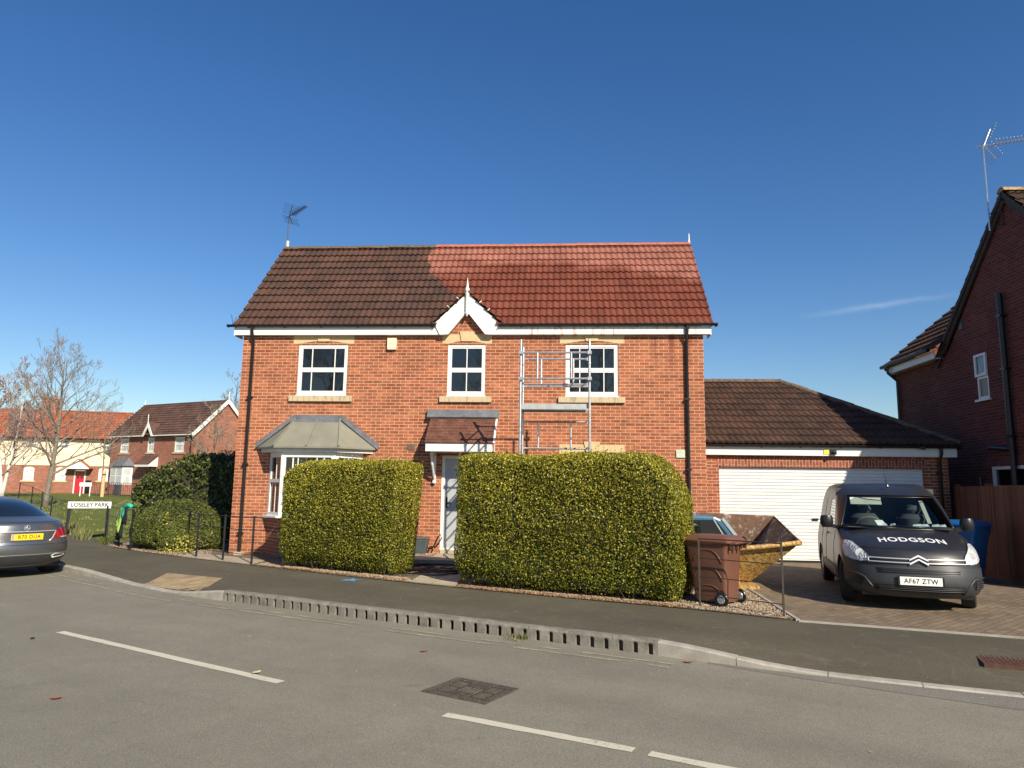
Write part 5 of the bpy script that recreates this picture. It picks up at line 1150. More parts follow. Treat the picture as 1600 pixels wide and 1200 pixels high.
drape(-.42,.42,1,1.02,.62,blk,'sleeve',1); drape(-.48,-.15,1.3,1.0,.70,grc,'collar',5); drape(-.30,-.02,1.9,.98,.38,lime,'panel',2); drape(-.52,-.36,1.8,.78,.55,lime,'panel',7); drape(-.50,-.22,1.4,.70,.20,blk,'sleeve',3); drape(-.04,.22,1.6,.80,.28,blk,'sleeve',9)
mb = MB(); pts = [Vector((-.02,-.02,.66)),Vector((-.02,-.06,.85)),Vector((.03,-.1,1.0)),Vector((.16,-.16,1.06)),Vector((.3,-.24,1.03))]; mb.tube(pts, [.05,.06,.065,.06,.05], 8); mb.build('lining', teal, JK, smooth=True)
# cable reel
CR = thing('hose_reel', 'yellow and black hose reel on the ground by the house corner', 'hose reel', (-1.05,1.45,.01), .5)
yl_ = mat('bright_yellow_plastic', (.75,.52,.02), .4)
for y in (-.1,.1): mb = MB(); mb.lathe([(.10,y-.015),(.20,y-.015),(.20,y+.015),(.10,y+.015),(.10,y-.015)], (0,0,.25), 20, 'y'); mb.build('rim', yl_, CR)
mb = MB(); mb.lathe([(.0,-.08),(.15,-.08),(.17,-.03),(.15,0),(.17,.04),(.15,.08),(0,.08)], (0,0,.25), 18, 'y'); mb.build('hose', M['black'], CR)
mb = MB(); mb.box(-.22,.22,-.13,.13,0,.07); mb.tube([(-.15,0,.05),(-.16,0,.4),(0,0,.52),(.16,0,.4),(.15,0,.05)], .02, 8); mb.build('frame', yl_, CR)
# coiled hose on the path
HC = thing('hose_coil', 'tangle of black hose coiled on the front path between the hedges', 'hose', (5.5,-2.6,.03))
mb = MB(); R_ = random.Random(4)
for k in range(6):
    cx, cy, ra, rb, ph, z = R_.uniform(-.3,.3), R_.uniform(-.35,.35), R_.uniform(.42,.72), R_.uniform(.38,.62), R_.uniform(0,3), .014+.022*k*.5
    mb.tube([(cx+ra*math.cos(t+ph)*(1+.05*math.sin(3*t)), cy+rb*math.sin(t+ph), z+.008*math.sin(5*t)) for t in np.linspace(0, 6.6, 34)], .0115, 7)
mb.tube([(-.6,-.7,.02),(-.2,-.2,.05),(.1,.6,.05),(.1,1.1,.05),(-.1,1.35,.11),(-.3,2.0,.13),(-.35,2.3,.13)], .011, 7); mb.build('hose', M['black'], HC, smooth=True)
mb = MB(); mb.tube([(-.45,-.3,.06),(-.2,-.6,.06),(.1,-.8,.05)], .006, 5); mb.build('cable', mat('brown_cable', (.25,.14,.1), .6), HC)
TB = thing('tool_box', 'grey blue box with a black handle on the gravel left of the front door', 'box', (4.50,-.28,.135), .05)
mb = MB(); mb.add([(-.30,-.15,0),(.22,-.15,0),(.22,.15,0),(-.30,.15,0),(-.34,-.17,.33),(.28,-.17,.33),(.28,.17,.33),(-.34,.17,.33)], [(0,3,2,1),(4,5,6,7),(0,1,5,4),(1,2,6,5),(2,3,7,6),(3,0,4,7)]); mb.build('body', mat('slate_blue_plastic', (.055,.075,.085), .5), TB, bevel=.02)
mb = MB(); mb.box(-.36,.30,-.18,.18,.33,.36); mb.build('lid', mat('slate_lid', (.075,.10,.11), .5), TB, bevel=.01)
mb = MB(); mb.tube([(.27,-.1,.14),(.36,-.12,.12),(.42,-.12,.2),(.50,-.12,.38),(.55,-.12,.44),(.58,-.12,.36),(.5,-.12,.22),(.42,-.12,.14)], .017, 8); mb.build('handle', M['black'], TB, smooth=True)
# paint mark
mb = MB(); pts = []
for i in range(10): t = math.pi*2*i/10+.3; r = .21 if i % 2 == 0 else .08; pts.append((4.12+r*math.cos(t)*1.1, -3.95+r*math.sin(t), .004))
mb.quad(*pts); o = mb.build('survey_mark', mat('blue_spray_paint', (.10,.30,.62), .8, var=.3, scale=60), fix=False); o['kind'] = 'structure'
# access covers
CV = thing('manhole_cover', 'rusty brown square access cover set in the pavement at the right edge', 'manhole cover', (12.35,-8.72,pave_z(12.35,-8.72)+.002), -.30)
M['rust'] = mat('rusty_iron', (.10,.045,.03), .75, metal=.2, var=.3, scale=12, bump=.4, bscale=60)
mb = MB(); mb.box(-.33,.33,-.24,.24,-.04,.006); mb.build('frame', M['rust'], CV)
mb = MB(); 
for i in range(13):
    for j in range(9):
        x, y = -.27+.045*i, -.18+.045*j; mb.box(x-.014,x+.014,y-.006,y+.006,.006,.011) if (i+j) % 2 else mb.box(x-.006,x+.006,y-.014,y+.014,.006,.011)
mb.build('tread', M['rust'], CV)
MC = [(6.66,-10.08),(6.90,-9.62),(7.44,-9.90),(7.16,-10.38)]
cx, cy = np.mean(MC, 0); an = math.atan2(-9.90+9.62, 7.44-6.90)
DC = thing('manhole_cover', 'grey cast iron drain cover with a square tread pattern in the middle of the road', 'manhole cover', (cx,cy,RZ+.001), an)
M['castiron'] = mat('worn_cast_iron', (.105,.092,.072), .6, metal=.2, var=.35, scale=14, bump=.4, bscale=70)
mb = MB(); mb.box(-.33,.33,-.27,.27,-.04,.001); mb.build('recess', mat('dark_recess', (.035,.03,.027), .9, var=.3, scale=20), DC)
mb = MB(); 
for a, b, c, d in ((-.33,.33,-.27,-.245),(-.33,.33,.245,.27),(-.33,-.305,-.245,.245),(.305,.33,-.245,.245)): mb.box(a,b,c,d,.001,.009)
mb.box(-.004,.004,-.24,.24,.001,.008)
def treads(x0, x1, y0, y1, ang, nx, ny, L, Wt):
    for i in range(nx):
        for j in range(ny):
            x, y = x0+(x1-x0)*(i+.5)/nx, y0+(y1-y0)*(j+.5)/ny; c, s = math.cos(ang)*L/2, math.sin(ang)*L/2; mb.bar((x-c,y-s,.005),(x+c,y+s,.005), Wt, .008)
treads(-.30,.30,-.24,-.19,0,13,1,.032,.03); treads(-.30,.30,.19,.24,0,13,1,.032,.03); treads(-.30,-.25,-.19,.19,1.57,1,8,.032,.03); treads(.25,.30,-.19,.19,1.57,1,8,.032,.03)
treads(-.24,-.12,-.18,.18,1.57,4,2,.15,.015); treads(.12,.24,-.18,.18,1.57,4,2,.15,.015); treads(-.11,.11,-.18,-.08,0,1,4,.2,.014); treads(-.11,.11,.08,.18,0,1,4,.2,.014)
treads(-.1,.1,-.07,.07,.78,5,4,.03,.012)
mb.build('tread', M['castiron'], DC)
# leaves on the road
lf = leaf_mat('fallen_leaf', [(.30,.07,.03),(.36,.12,.06)], 0, .7)
def leaf(label, x, y, s, rz, m=lf):
    mb = MB(); g_ = [[(s*(u-.5)*1.6, s*w*math.sin(math.pi*u)*.5, s*(.25*(u-.5)**2+.12*abs(w))+.004) for w in (-1,0,1)] for u in np.linspace(0.02,.98,7)]; mb.grid(g_); mb.tube([(s*.78,0,.01),(s*1.1,.01,.004)], .0012, 4)
    o = mb.build('fallen_leaf', m, fix=False, smooth=True); o.location = (x,y,RZ+.004); o.rotation_euler = (0,0,rz); tag(o, label, 'leaf', 'leaves lying on the road'); return o
leaf('curled brown leaf lying on the road at the lower left', 3.73, -10.68, .055, .4)
leaf('red leaf on the road left of the drain cover, near the drainage kerb', 6.35, -8.62, .05, .2)
leaf('pale dry leaf beside the right end of the left white road line', 4.98, -9.70, .07, 1.2, mat('pale_leaf', (.5,.42,.28), .8))
leaf('dark twig like leaf on the road beyond the left end of the white line', 1.9, -8.6, .05, 2.0, mat('dark_leaf', (.05,.035,.025), .8))
leaf('reddish leaf in the gutter beside the right end of the drainage kerb', 9.12, -8.72, .06, 2.6)
# ------------------------------------------------ wheelie bins
def wheelie(label, loc, rz, col, wscale=1.0, h=1.06, gname='wheelie_bin'):
    T = thing(gname, label, 'wheelie bin', loc, rz, 'wheelie bins')
    m = mat(gname+'_plastic', col, .42, var=.07, scale=4, bump=.1, bscale=200); s = wscale
    # local: front -y, wheels +y; tapering body
    def ring(w, d, z, y0=0, r=.05):
        pts = []
        for cx, cy, a0 in ((w-r,d-r,0),(-w+r,d-r,90),(-w+r,-d+r,180),(w-r,-d+r,270)):
            for k in range(5): a = math.radians(a0+22.5*k); pts.append((cx+r*math.cos(a), y0+cy+r*math.sin(a), z))
        return pts
    mb = MB(); prof = [(.215*s,.235,.05,.04),(.225*s,.245,.10,.035),(.262*s,.315,.78,.0),(.272*s,.335,.86,0),(.288*s,.36,.90,0),(.288*s,.365,h-.10,0)]
    vs = []; 
    for w, d, z, y0 in prof: vs += ring(w, d, z, y0)
    fs = [(i*20+j, i*20+(j+1)%20, (i+1)*20+(j+1)%20, (i+1)*20+j) for i in range(len(prof)-1) for j in range(20)]+[tuple(range(20)), tuple(5*20+j for j in range(20))]
    mb.add(vs, fs); b = mb.build('body', m, T, smooth='auto')
    # raised ribs: arcs on the sides and front
    mb = MB()
    for sx in (-1, 1):
        for zc in (.30,.55,.80):
            pts = []
            for t in np.linspace(-1, 1, 15):
                y = .23*t+.02; z = zc-.18*abs(t)**3-.02; w = np.interp(z, [.1,.78], [.225,.262])*s; pts.append((sx*(w+.002), y, z))
            mb.tube(pts, .008, 6)
    for zc in (.36,.6,.82):
        pts = [(np.interp(zc,[.1,.78],[.2,.235])*s*t, -np.interp(zc-.1*abs(t)**2,[.1,.78],[.212,.317]), zc-.1*abs(t)**2) for t in np.linspace(-1,1,11)]; mb.tube(pts, .007, 6)
    mb.build('rib', m, T, smooth=True)
    mb = MB(); lid = []
    for w, d, z, y0 in ((.30*s,.385,h-.105,-.0),(.305*s,.39,h-.085,0),(.29*s,.375,h-.055,0),(.22*s,.30,h-.01,.01),(.10*s,.18,h,.02)): lid += ring(w, d, z, y0, r=.06)
    mb.add(lid, [(i*20+j, i*20+(j+1)%20, (i+1)*20+(j+1)%20, (i+1)*20+j) for i in range(4) for j in range(20)]+[tuple(range(20)), tuple(80+j for j in range(20))])
    mb.box(-.18*s,.18*s,-.43,-.37,h-.10,h-.085); l = mb.build('lid', m, T, smooth='auto')
    mb = MB(); mb.tube([(-.22*s,.36,h-.12),(-.22*s,.45,h-.10),(-.15*s,.47,h-.09),(.15*s,.47,h-.09),(.22*s,.45,h-.10),(.22*s,.36,h-.12)], .016, 8)
    for x in (-.2,-.07,.07,.2): mb.box(x*s-.015,x*s+.015,.36,.42,h-.19,h-.1)
    mb.build('handle', m, T, smooth='auto')
    for sx in (-1, 1):
        mb = MB(); x = sx*(.255*s+.035); mb.lathe([(.0,-.022),(.07,-.022),(.095,-.02),(.103,-.01),(.103,.01),(.095,.02),(.07,.022),(0,.022)], (x,.25,.103), 24, 'x'); wh = mb.build('wheel', M['black'], T, smooth='auto')
        mb = MB(); mb.lathe([(.0,-.027),(.055,-.027),(.06,-.022),(.06,.022),(.055,.027),(0,.027)], (x,.25,.103), 18, 'x')
        for k in range(6):
            a = k*math.pi/3; mb.bar((x+sx*.028,.25,.103),(x+sx*.028,.25+.05*math.cos(a),.103+.05*math.sin(a)),.012,.006,up=(1,0,0))
        mb.build('hub', mat('grey_hub', (.45,.45,.46), .35, metal=.5), wh)
    mb = MB(); mb.tube([(-.29*s,.25,.103),(.29*s,.25,.103)], .011, 6); mb.build('axle', M['iron'], T)
    return T
wheelie('brown wheelie bin on the gravel beside the right end of the hedge', (10.05,-5.50,.006), math.radians(-128), (.150,.066,.043), 1.0, h=.99)
wheelie('blue wheelie bin behind the dark van, beside the wooden fence', (15.56,-1.80,.012), math.radians(35), (.01,.10,.30), 1.15, h=1.13, gname='wheelie_bin')
# ------------------------------------------------ wooden fence
WF = thing('wooden_fence', 'dark brown vertical board fence running forward from the garage on the right', 'fence', (16.78,.78,0))
fa, fb = Vector((16.80,.80,0)), Vector((15.85,-3.25,0)); fb = Vector((16.05,-3.2,0)); L_ = (fb-fa).length; fd = (fb-fa).normalized(); fn = Vector((fd.y,-fd.x,0))
M['fence'] = None
k = NT('stained_fence_boards'); g_ = k.n('ShaderNodeNewGeometry'); c = k.mix(g_.outputs['Random Per Island'], (.085,.032,.018), (.17,.07,.035)); x,y,z = k.sep(); nn_ = k.noise(20, 4, .6, vec=k.comb(x, y, k.math('MULTIPLY', z, .06))); v = k.ramp(nn_, .3, .7, .6, 1.3); c = k.mix(1.0, c, k.comb(v,v,v), 'MULTIPLY'); k.bump(nn_, .4, .005); M['fence'] = k.fin(c, .8)
n = int(L_/.088)
mb = MB()
for i in range(n):
    a = fa+fd*(i*L_/n); b = fa+fd*((i+1)*L_/n-.006); o1 = fn*(.012+random.uniform(0,.004)); o0 = fn*-.006; o2 = fn*.024; zt_ = 1.81+random.uniform(-.006,.006)
    p = [a+o0, b+o0, b+o1, a+o2]; mb.add([(q.x,q.y,.06) for q in p]+[(q.x,q.y,zt_) for q in p], [(0,3,2,1),(4,5,6,7),(0,1,5,4),(1,2,6,5),(2,3,7,6),(3,0,4,7)])
mb.build('boards', M['fence'], WF, off=(16.78,.78,0))
for t in (0,.46,.94):
    p = fa+fd*L_*t-fn*.06; mb = MB(); mb.box(p.x-.05,p.x+.05,p.y-.05,p.y+.05,0,1.86); mb.build('post', M['fence'], WF, off=(16.78,.78,0))
mb = MB(); mb.bar(fa+fn*.02+Vector((0,0,.03)), fb+fn*.02+Vector((0,0,.03)), .03, .14); mb.build('gravel_board', M['fence'], WF, off=(16.78,.78,0))
# ------------------------------------------------ skip
SK = thing('skip', 'rusty yellow rubbish skip with a brown inside, behind the brown bin', 'skip', (10.9,-3.3,0))
def skip_mats():
    k = NT('worn_yellow_skip'); x,y,z = k.sep(); st_ = k.noise(26, 4, .7, vec=k.comb(k.math('MULTIPLY', k.math('ADD', x, k.math('MULTIPLY', z, .6)), 1.0), y, k.math('MULTIPLY', k.math('SUBTRACT', z, k.math('MULTIPLY', x, .6)), .12))); n2 = k.noise(4, 5, .7)
    c = k.mix(k.ramp(n2, .3, .7), (.60,.36,.07), (.50,.35,.15)); c = k.mix(k.math('MULTIPLY', k.ramp(st_, .44, .60), .85), c, (.11,.055,.022)); c = k.mix(k.math('MULTIPLY', k.ramp(k.noise(9, 4, .7), .52, .66), .7), c, (.20,.075,.028)); k.bump(k.noise(40,3), .2, .01); a = k.fin(c, .6)
    k = NT('rusty_skip_inside'); st_ = k.noise(6, 5, .7); c = k.mix(k.ramp(st_, .3, .7), (.10,.055,.035), (.20,.11,.068)); c = k.mix(k.math('MULTIPLY', k.ramp(k.noise(7, 5, .8), .55, .62), .8), c, (.45,.40,.36)); b = k.fin(c, .8); return a, b
M['sky'], M['ski'] = skip_mats(); so_ = (10.9,-3.3,0)
# near side panel (low), far side panel (high), right end slope, bottom. b.. floor z
nb0, nb1 = (10.0,-4.25,.12), (11.15,-3.55,.10)
N_bl, N_br, N_tr, N_tl = Vector((9.55,-3.95,.10)), Vector((11.05,-3.52,.08)), Vector((11.78,-4.02,.80)), Vector((9.35,-4.30,.66))
F_bl, F_br, F_tr, F_tl = Vector((9.2,-2.3,.10)), Vector((11.15,-2.2,.08)), Vector((11.80,-2.45,1.16)), Vector((9.3,-2.45,1.25))
N_tm = (N_tr+N_tl)/2+Vector((0,0,-.03))
mb = MB(); rows_ = []
for t in np.linspace(0,1,9):
    tp_ = N_tl.lerp(N_tr, t)+Vector((0,0,-.05*math.sin(math.pi*t))); bt = N_bl.lerp(N_br, t); rows_.append([bt.lerp(tp_, s)+Vector((0,-.03*math.sin(math.pi*s),0)) for s in np.linspace(0,1,5)])
mb.grid(rows_); mb.quad(N_br, F_br, F_tr, N_tr); mb.quad(F_bl, F_br, F_tr, F_tl); mb.quad(N_bl, F_bl, F_tl, N_tl); sp_ = mb.build('shell', M['sky'], SK, off=so_, fix=False)
mb = MB(); e_ = .02
mb.quad(F_bl+Vector((0,-e_,0)), F_br+Vector((0,-e_,0)), F_tr+Vector((0,-e_,0)), F_tl+Vector((0,-e_,0))); mb.quad(N_br+Vector((-e_,0,.01)), F_br+Vector((-e_,0,.01)), F_tr+Vector((-e_,0,0)), N_tr+Vector((-e_,0,0))); mb.grid([[Vector(p)+Vector((0,e_,0)) for p in r] for r in rows_]); mb.quad(N_bl+Vector((0,0,.03)), N_br+Vector((0,0,.03)), F_br+Vector((0,0,.03)), F_bl+Vector((0,0,.03))); mb.build('inner_lining', M['ski'], SK, off=so_, fix=False)
mb = MB(); rim = [N_tl.lerp(N_tr, t)+Vector((0,-.02,-.05*math.sin(math.pi*t))) for t in np.linspace(0,1,12)]; mb.tube(rim, .042, 8); mb.build('rim', M['sky'], SK, off=so_, smooth=True)
mb = MB(); mb.tube([N_tr, F_tr], .018, 6); mb.tube([F_tr, F_tl], .02, 6); mb.build('rim', M['ski'], SK, off=so_, smooth=True)
mb = MB()
for t in (.42,.62,.82): p = N_bl.lerp(N_br, t); mb.box(p.x-.05,p.x+.05,p.y-.14,p.y+.02,.02,.24)
mb.box(9.6,11.1,-3.95,-3.0,.012,.075); mb.build('foot', M['sky'], SK, off=so_)
# blue car cab dumped in front of the far skip wall
BC = thing('car_cab', 'blue car cab with dark side windows and sloping screen, behind the brown bin', 'car part', (10.15,-3.2,.16))
blu = mat('blue_car_paint', (.03,.13,.24), .3, coat=.5); prof_ = [(-1.0,.1),(.80,.1),(.86,.40),(.62,.72),(.42,.98),(.30,1.03),(-1.0,1.06)]
bo = (10.0,-3.4)
mb = MB(); mb.prism(prof_, 'y', -.42, .42); mb.build('body', blu, BC, bevel=.03)
mb = MB(); mb.prism([(-.08,.68),(.56,.68),(.36,.93),(.26,.97),(-.08,.97)], 'y', -.428, -.421); mb.prism([(-.62,.68),(-.16,.68),(-.16,.98),(-.62,.98)], 'y', -.428, -.421); mb.build('side_window', M['glass'], BC)
mb = MB(); mb.bar((.48,-.435,.66),(.28,-.435,.99),.012,.02); mb.bar((.70,-.43,.66),(.44,-.43,1.0),.02,.05); mb.box(-.15,-.10,-.435,-.425,.66,1.0); mb.build('trim', mat('grey_trim', (.3,.38,.42), .4), BC)
mb = MB(); mb.tube([(.72,-.44,.62),(.78,-.52,.66)], .05, 8); mb.build('mirror', M['black'], BC, smooth=True)
# ------------------------------------------------ scaffold tower
TW = thing('scaffold_tower', 'aluminium scaffold tower standing between the right hedge and the house wall', 'scaffold', (7.64,-2.3,0))
to_ = (7.64,-2.3,0); X0, X1, Y0, Y1 = 6.965, 8.32, -2.62, -1.98; rt = .0255
for (x, y, zt_) in ((X0,Y0,4.56),(X0+.01,Y1,4.53),(X1,Y0,4.56),(X1+.02,Y1,4.53)):
    mb = MB(); mb.tube([(x,y,.12),(x,y,2.05)], rt, 10); mb.tube([(x,y,2.05),(x,y,zt_)], rt, 10); mb.tube([(x,y,2.0),(x,y,2.12)], rt*1.25, 10); mb.tube([(x,y,zt_-.5),(x,y,zt_-.46)], rt*1.3, 10); up_ = mb.build('upright', M['galv'], TW, off=to_, smooth='auto')
    mb = MB(); mb.lathe([(.0,0),(.06,0),(.06,.02),(.015,.03),(.015,.14),(0,.14)], (x,y,.0), 10); mb.build('base_plate', M['galv'], up_, off=to_)
for x in (X0+.005, X1+.01):
    for i in range(16):
        z = .3+i*.275
        if z < 4.4: mb = MB(); mb.tube([(x,Y0,z),(x,Y1,z)], .017, 8); mb.build('rung', M['galv'], TW, off=to_, smooth='auto')
def rail(p, q, r=.019, nm='brace', m='galv'): 
    mb = MB(); mb.tube([p, q], r, 8); 
    for e in (p, q): mb.tube([Vector(e)+(Vector(q)-Vector(p)).normalized()*-.03, Vector(e)+(Vector(q)-Vector(p)).normalized()*.03], r*1.5, 8)
    mb.build(nm, M[m], TW, off=to_, smooth='auto')
def guard(y, zt_, zb, nm='guardrail', xo=0.0):
    mb = MB(); mb.tube([(X0,y,zt_),(X1,y,zt_)], .021, 8); mb.tube([(X0,y,zb),(X1,y,zb)], .021, 8)
    for x in (X0+.33, X1-.36): mb.tube([(x+xo,y,zb),(x+xo,y,zt_)], .022, 8)
    for x in (X0, X1): 
        for z in (zt_, zb): mb.box(x-.04,x+.04,y-.035,y+.035,z-.03,z+.03)
    mb.build(nm, M['galv'], TW, off=to_, smooth='auto')
guard(Y0-.04, 4.29, 3.77, xo=0); guard(Y1+.04, 4.29, 3.76, xo=.05); guard(Y1+.04, 2.98, 2.44, xo=.0)
guard(Y0-.04, 1.72, 1.2)
rail((X0,Y1,3.71),(X1,Y1,3.71), .020)
mb = MB(); mb.box(X0-.02,X1-.06,Y0+.05,Y1-.05,3.20,3.25); mb.box(X0-.02,X1-.06,Y0+.03,Y0+.05,3.17,3.28); mb.box(X0-.02,X1-.06,Y1-.05,Y1-.03,3.17,3.28)
for x in (X0-.02, X1-.06):
    for y in (Y0+.08, Y1-.08): mb.bar((x,y,3.24),(x+(.06 if x > 7.5 else -.0),y,3.24),.06,.08)
mb.build('platform', M['deck'], TW, off=to_)
rail((X0,Y0,.5),(X1,Y0,1.1)); rail((X0,Y1,2.0),(X1,Y1,.6)); rail((X0,Y0,.3),(X1,Y1,.3))
# ---------------------------------------------------------------- vehicles: a body is a stack of plan outlines
class Stack:
    """rows: z, xf (front or rear-facing end), xr (other end), w (half width), S (corner length), n (squareness)"""
    def __init__(s, rows, zm=None): s.r = np.array(rows, float); s.zm = (lambda z: float(np.interp(z, zm[0], zm[1]))) if zm else (lambda z: z)
    def par(s, z):
        Z = s.r[:,0]; z = min(max(z, Z[0]), Z[-1]); out_ = []
        for k in range(1, s.r.shape[1]):
            y = s.r[:,k]; i = int(np.clip(np.searchsorted(Z, z)-1, 0, len(Z)-2)); h = Z[i+1]-Z[i]; t = (z-Z[i])/h
            d = np.diff(y)/np.diff(Z)
            def m(j):
                if j == 0: return d[0]
                if j == len(Z)-1: return d[-1]
                return 0 if d[j-1]*d[j] <= 0 else 2*d[j-1]*d[j]/(d[j-1]+d[j])
            out_.append((2*t**3-3*t*t+1)*y[i]+(t**3-2*t*t+t)*h*m(i)+(-2*t**3+3*t*t)*y[i+1]+(t**3-t*t)*h*m(i+1))
        return out_
    def pt(s, ph, z, off=0.0, raw=False):
        """ph in [-pi/2, pi/2] : front quarter ellipses, 0 = centre"""
        xf, xr, w, S, n = s.par(z); a = min(abs(ph), math.pi/2-1e-7); sg = 1 if ph >= 0 else -1
        y = w*math.sin(a)**(2/n); x = xf-S*(1-math.cos(a)**(2/n))
        if off:
            e = 1e-3; p = Vector((x, sg*y, z)); q = Vector(s.pt(ph+e, z, 0, True)); u = Vector(s.pt(ph, min(z+.01, s.r[-1,0]-.001), 0, True)); v = Vector(s.pt(ph, min(z, s.r[-1,0]-.011), 0, True))
            nrm_ = (q-p).cross(u-v); 
            if nrm_.length > 0: nrm_.normalize(); nrm_ = nrm_ if nrm_.x*1+nrm_.y*sg*.2+nrm_.z*.2 > 0 else -nrm_
            q2 = p+nrm_*off; return (q2.x, q2.y, s.zm(q2.z))
        return (x, sg*y, z if raw else s.zm(z))
    def phi(s, y, z):
        xf, xr, w, S, n = s.par(z); return math.copysign(math.asin(min(1, (abs(y)/w)**(n/2))), y)
    def front(s, y, z, off=0.0): return s.pt(s.phi(y, z), z, off)
    def outline(s, z, nq=14):
        xf, xr, w, S, n = s.par(z); L = []
        for k in range(-nq, nq+1): L.append(s.pt(k/nq*math.pi/2, z)[:2])
        side = 10; x0 = xf-S; x1 = xr+.22
        right = [(x0+(x1-x0)*k/side, w) for k in range(1, side+1)]
        rear = [(xr+.22*(1-math.sin(a)**.8), w*(1-.10*(1-math.cos(a)**.8))*(1 if k < 5 else 1)) for k, a in enumerate(np.linspace(0, math.pi/2, 6)[1:])]
        rr2 = []
        for k, a in enumerate(np.linspace(0, math.pi/2, 7)[1:]): rr2.append((x1-.22*math.sin(a), w-.16*(1-math.cos(a))))
        right += rr2; wr = rr2[-1][1]; cen = [(x1-.22, wr*(1-2*k/6)) for k in range(1, 6)]
        left = [(a, -b) for a, b in right[::-1]]
        return L+right+cen+left
    def body(s, zs, nq=14):
        R = [[(x, y, s.zm(z)) for x, y in s.outline(z, nq)] for z in zs]; n = len(R[0]); mb = MB(); vs = [p for r in R for p in r]
        fs = [(i*n+j, i*n+(j+1)%n, (i+1)*n+(j+1)%n, (i+1)*n+j) for i in range(len(zs)-1) for j in range(n)]
        mb.add(vs, fs); mb.f.append(tuple(range(n-1,-1,-1)))
        top = R[-1]; c = np.mean(np.array(top), 0)
        b0 = (len(zs)-1)*n; mb.v.append((c[0], c[1], c[2]+.012)); k = len(mb.v)-1; mb.f += [(b0+j, b0+(j+1)%n, k) for j in range(n)]
        return mb
    def patch(s, mb, zs, lo, hi, off=.004, k=14, mirror=False):
        """lo(z), hi(z) in y metres on the front-facing surface"""
        rows_ = []
        for z in zs:
            a, b = s.phi(lo(z), z), s.phi(hi(z), z); rows_.append([s.pt(a+(b-a)*i/k, z, off) for i in range(k+1)])
        mb.grid(rows_)
        if mirror: mb.grid([[(p[0], -p[1], p[2]) for p in r] for r in rows_])
def lerpf(pts): 
    P = np.array(pts, float); return lambda z: float(np.interp(z, P[:,0], P[:,1]))
def cut(o, cutters):
    import bmesh
    def clean(me):
        bm = bmesh.new(); bm.from_mesh(me); bmesh.ops.remove_doubles(bm, verts=bm.verts, dist=1e-4); bmesh.ops.dissolve_degenerate(bm, edges=bm.edges, dist=1e-5)
        bmesh.ops.triangulate(bm, faces=[f for f in bm.faces if len(f.verts) > 4]); bmesh.ops.recalc_face_normals(bm, faces=bm.faces); nm = sum(1 for e in bm.edges if not e.is_manifold); bm.to_mesh(me); bm.free(); return nm
    clean(o.data)
    for mbc in cutters:
        c = mbc.build('cutter', None, o.parent); q = clean(c.data); b = o.modifiers.new('b', 'BOOLEAN'); b.object = c; b.operation = 'DIFFERENCE'; b.solver = 'EXACT'
        bpy.context.view_layer.update(); dg = bpy.context.evaluated_depsgraph_get(); me = bpy.data.meshes.new_from_object(o.evaluated_get(dg)); o.modifiers.clear(); o.data = me; bpy.data.objects.remove(c)
    return o
def wheel(T, x, y, r, sgn, steer=0.0, wd=.19, spokes=9, rimm='steel'):
    W_ = bpy.data.objects.new('wheel', None); COL.objects.link(W_); W_.parent = T; W_.location = (x, y, r); W_.rotation_euler = (0,0,steer); W_.empty_display_size = .1
    h = wd/2; mb = MB(); mb.lathe([(r*.60,-h*.9),(r*.68,-h),(r*.90,-h),(r*.985,-h*.82),(r,-h*.6),(r,h*.6),(r*.985,h*.82),(r*.90,h),(r*.68,h),(r*.60,h*.9)], n=40, axis='y'); mb.build('tyre', M['tyre'], W_, smooth='auto')
    mb = MB(); f = sgn*h
    mb.lathe([(.0,-h*.3),(r*.62,-h*.5),(r*.66,f*.3),(r*.66,f*.9),(r*.62,f*.93),(r*.58,f*.8),(r*.56,f*.55),(.0,f*.55)], n=32, axis='y')
    for k in range(spokes):
        a = 2*math.pi*k/spokes; c, s = math.cos(a), math.sin(a); mb.bar((c*.05,f*.86,s*.05),(c*r*.6,f*.80,s*r*.6),r*.15,.018,up=(0,1,0))
    mb.lathe([(0,f*.80),(r*.16,f*.84),(r*.14,f*.98),(0,f*1.0)], n=14, axis='y'); mb.build('rim', M[rimm], W_, smooth='auto'); return W_
M['tyre'] = mat('tyre_rubber', (.018,.018,.018), .85, var=.2, scale=20)
M['steel'] = mat('silver_wheel_trim', (.42,.42,.43), .4, metal=.5, var=.12)
def car_paint(name, col, metal=.55, rough=.32, dust=.18):
    k = NT(name); n = k.noise(2.2, 5, .6); x, y, z = k.sep(); lowd = k.ramp(z, .75, .25, 0, .5)
    f = k.math('ADD', k.math('MULTIPLY', k.ramp(n, .35, .7), dust), k.math('MULTIPLY', lowd, .25)); c = k.mix(f, col, (.20,.18,.15)); r = k.ramp(f, 0, .5, rough, .7); m = k.fin(c, r, metal, .5)
    k.b.inputs['Coat Weight'].default_value = .22; k.b.inputs['Coat Roughness'].default_value = .15; return m
M['vpaint'] = car_paint('dark_grey_van_paint', (.016,.017,.022), metal=.1, rough=.42, dust=.05)
M['vplast'] = mat('grey_bumper_plastic', (.033,.035,.040), .45, var=.12, scale=6)
M['chrome'] = mat('chrome_trim', (.80,.79,.77), .32, metal=.6, var=.02)
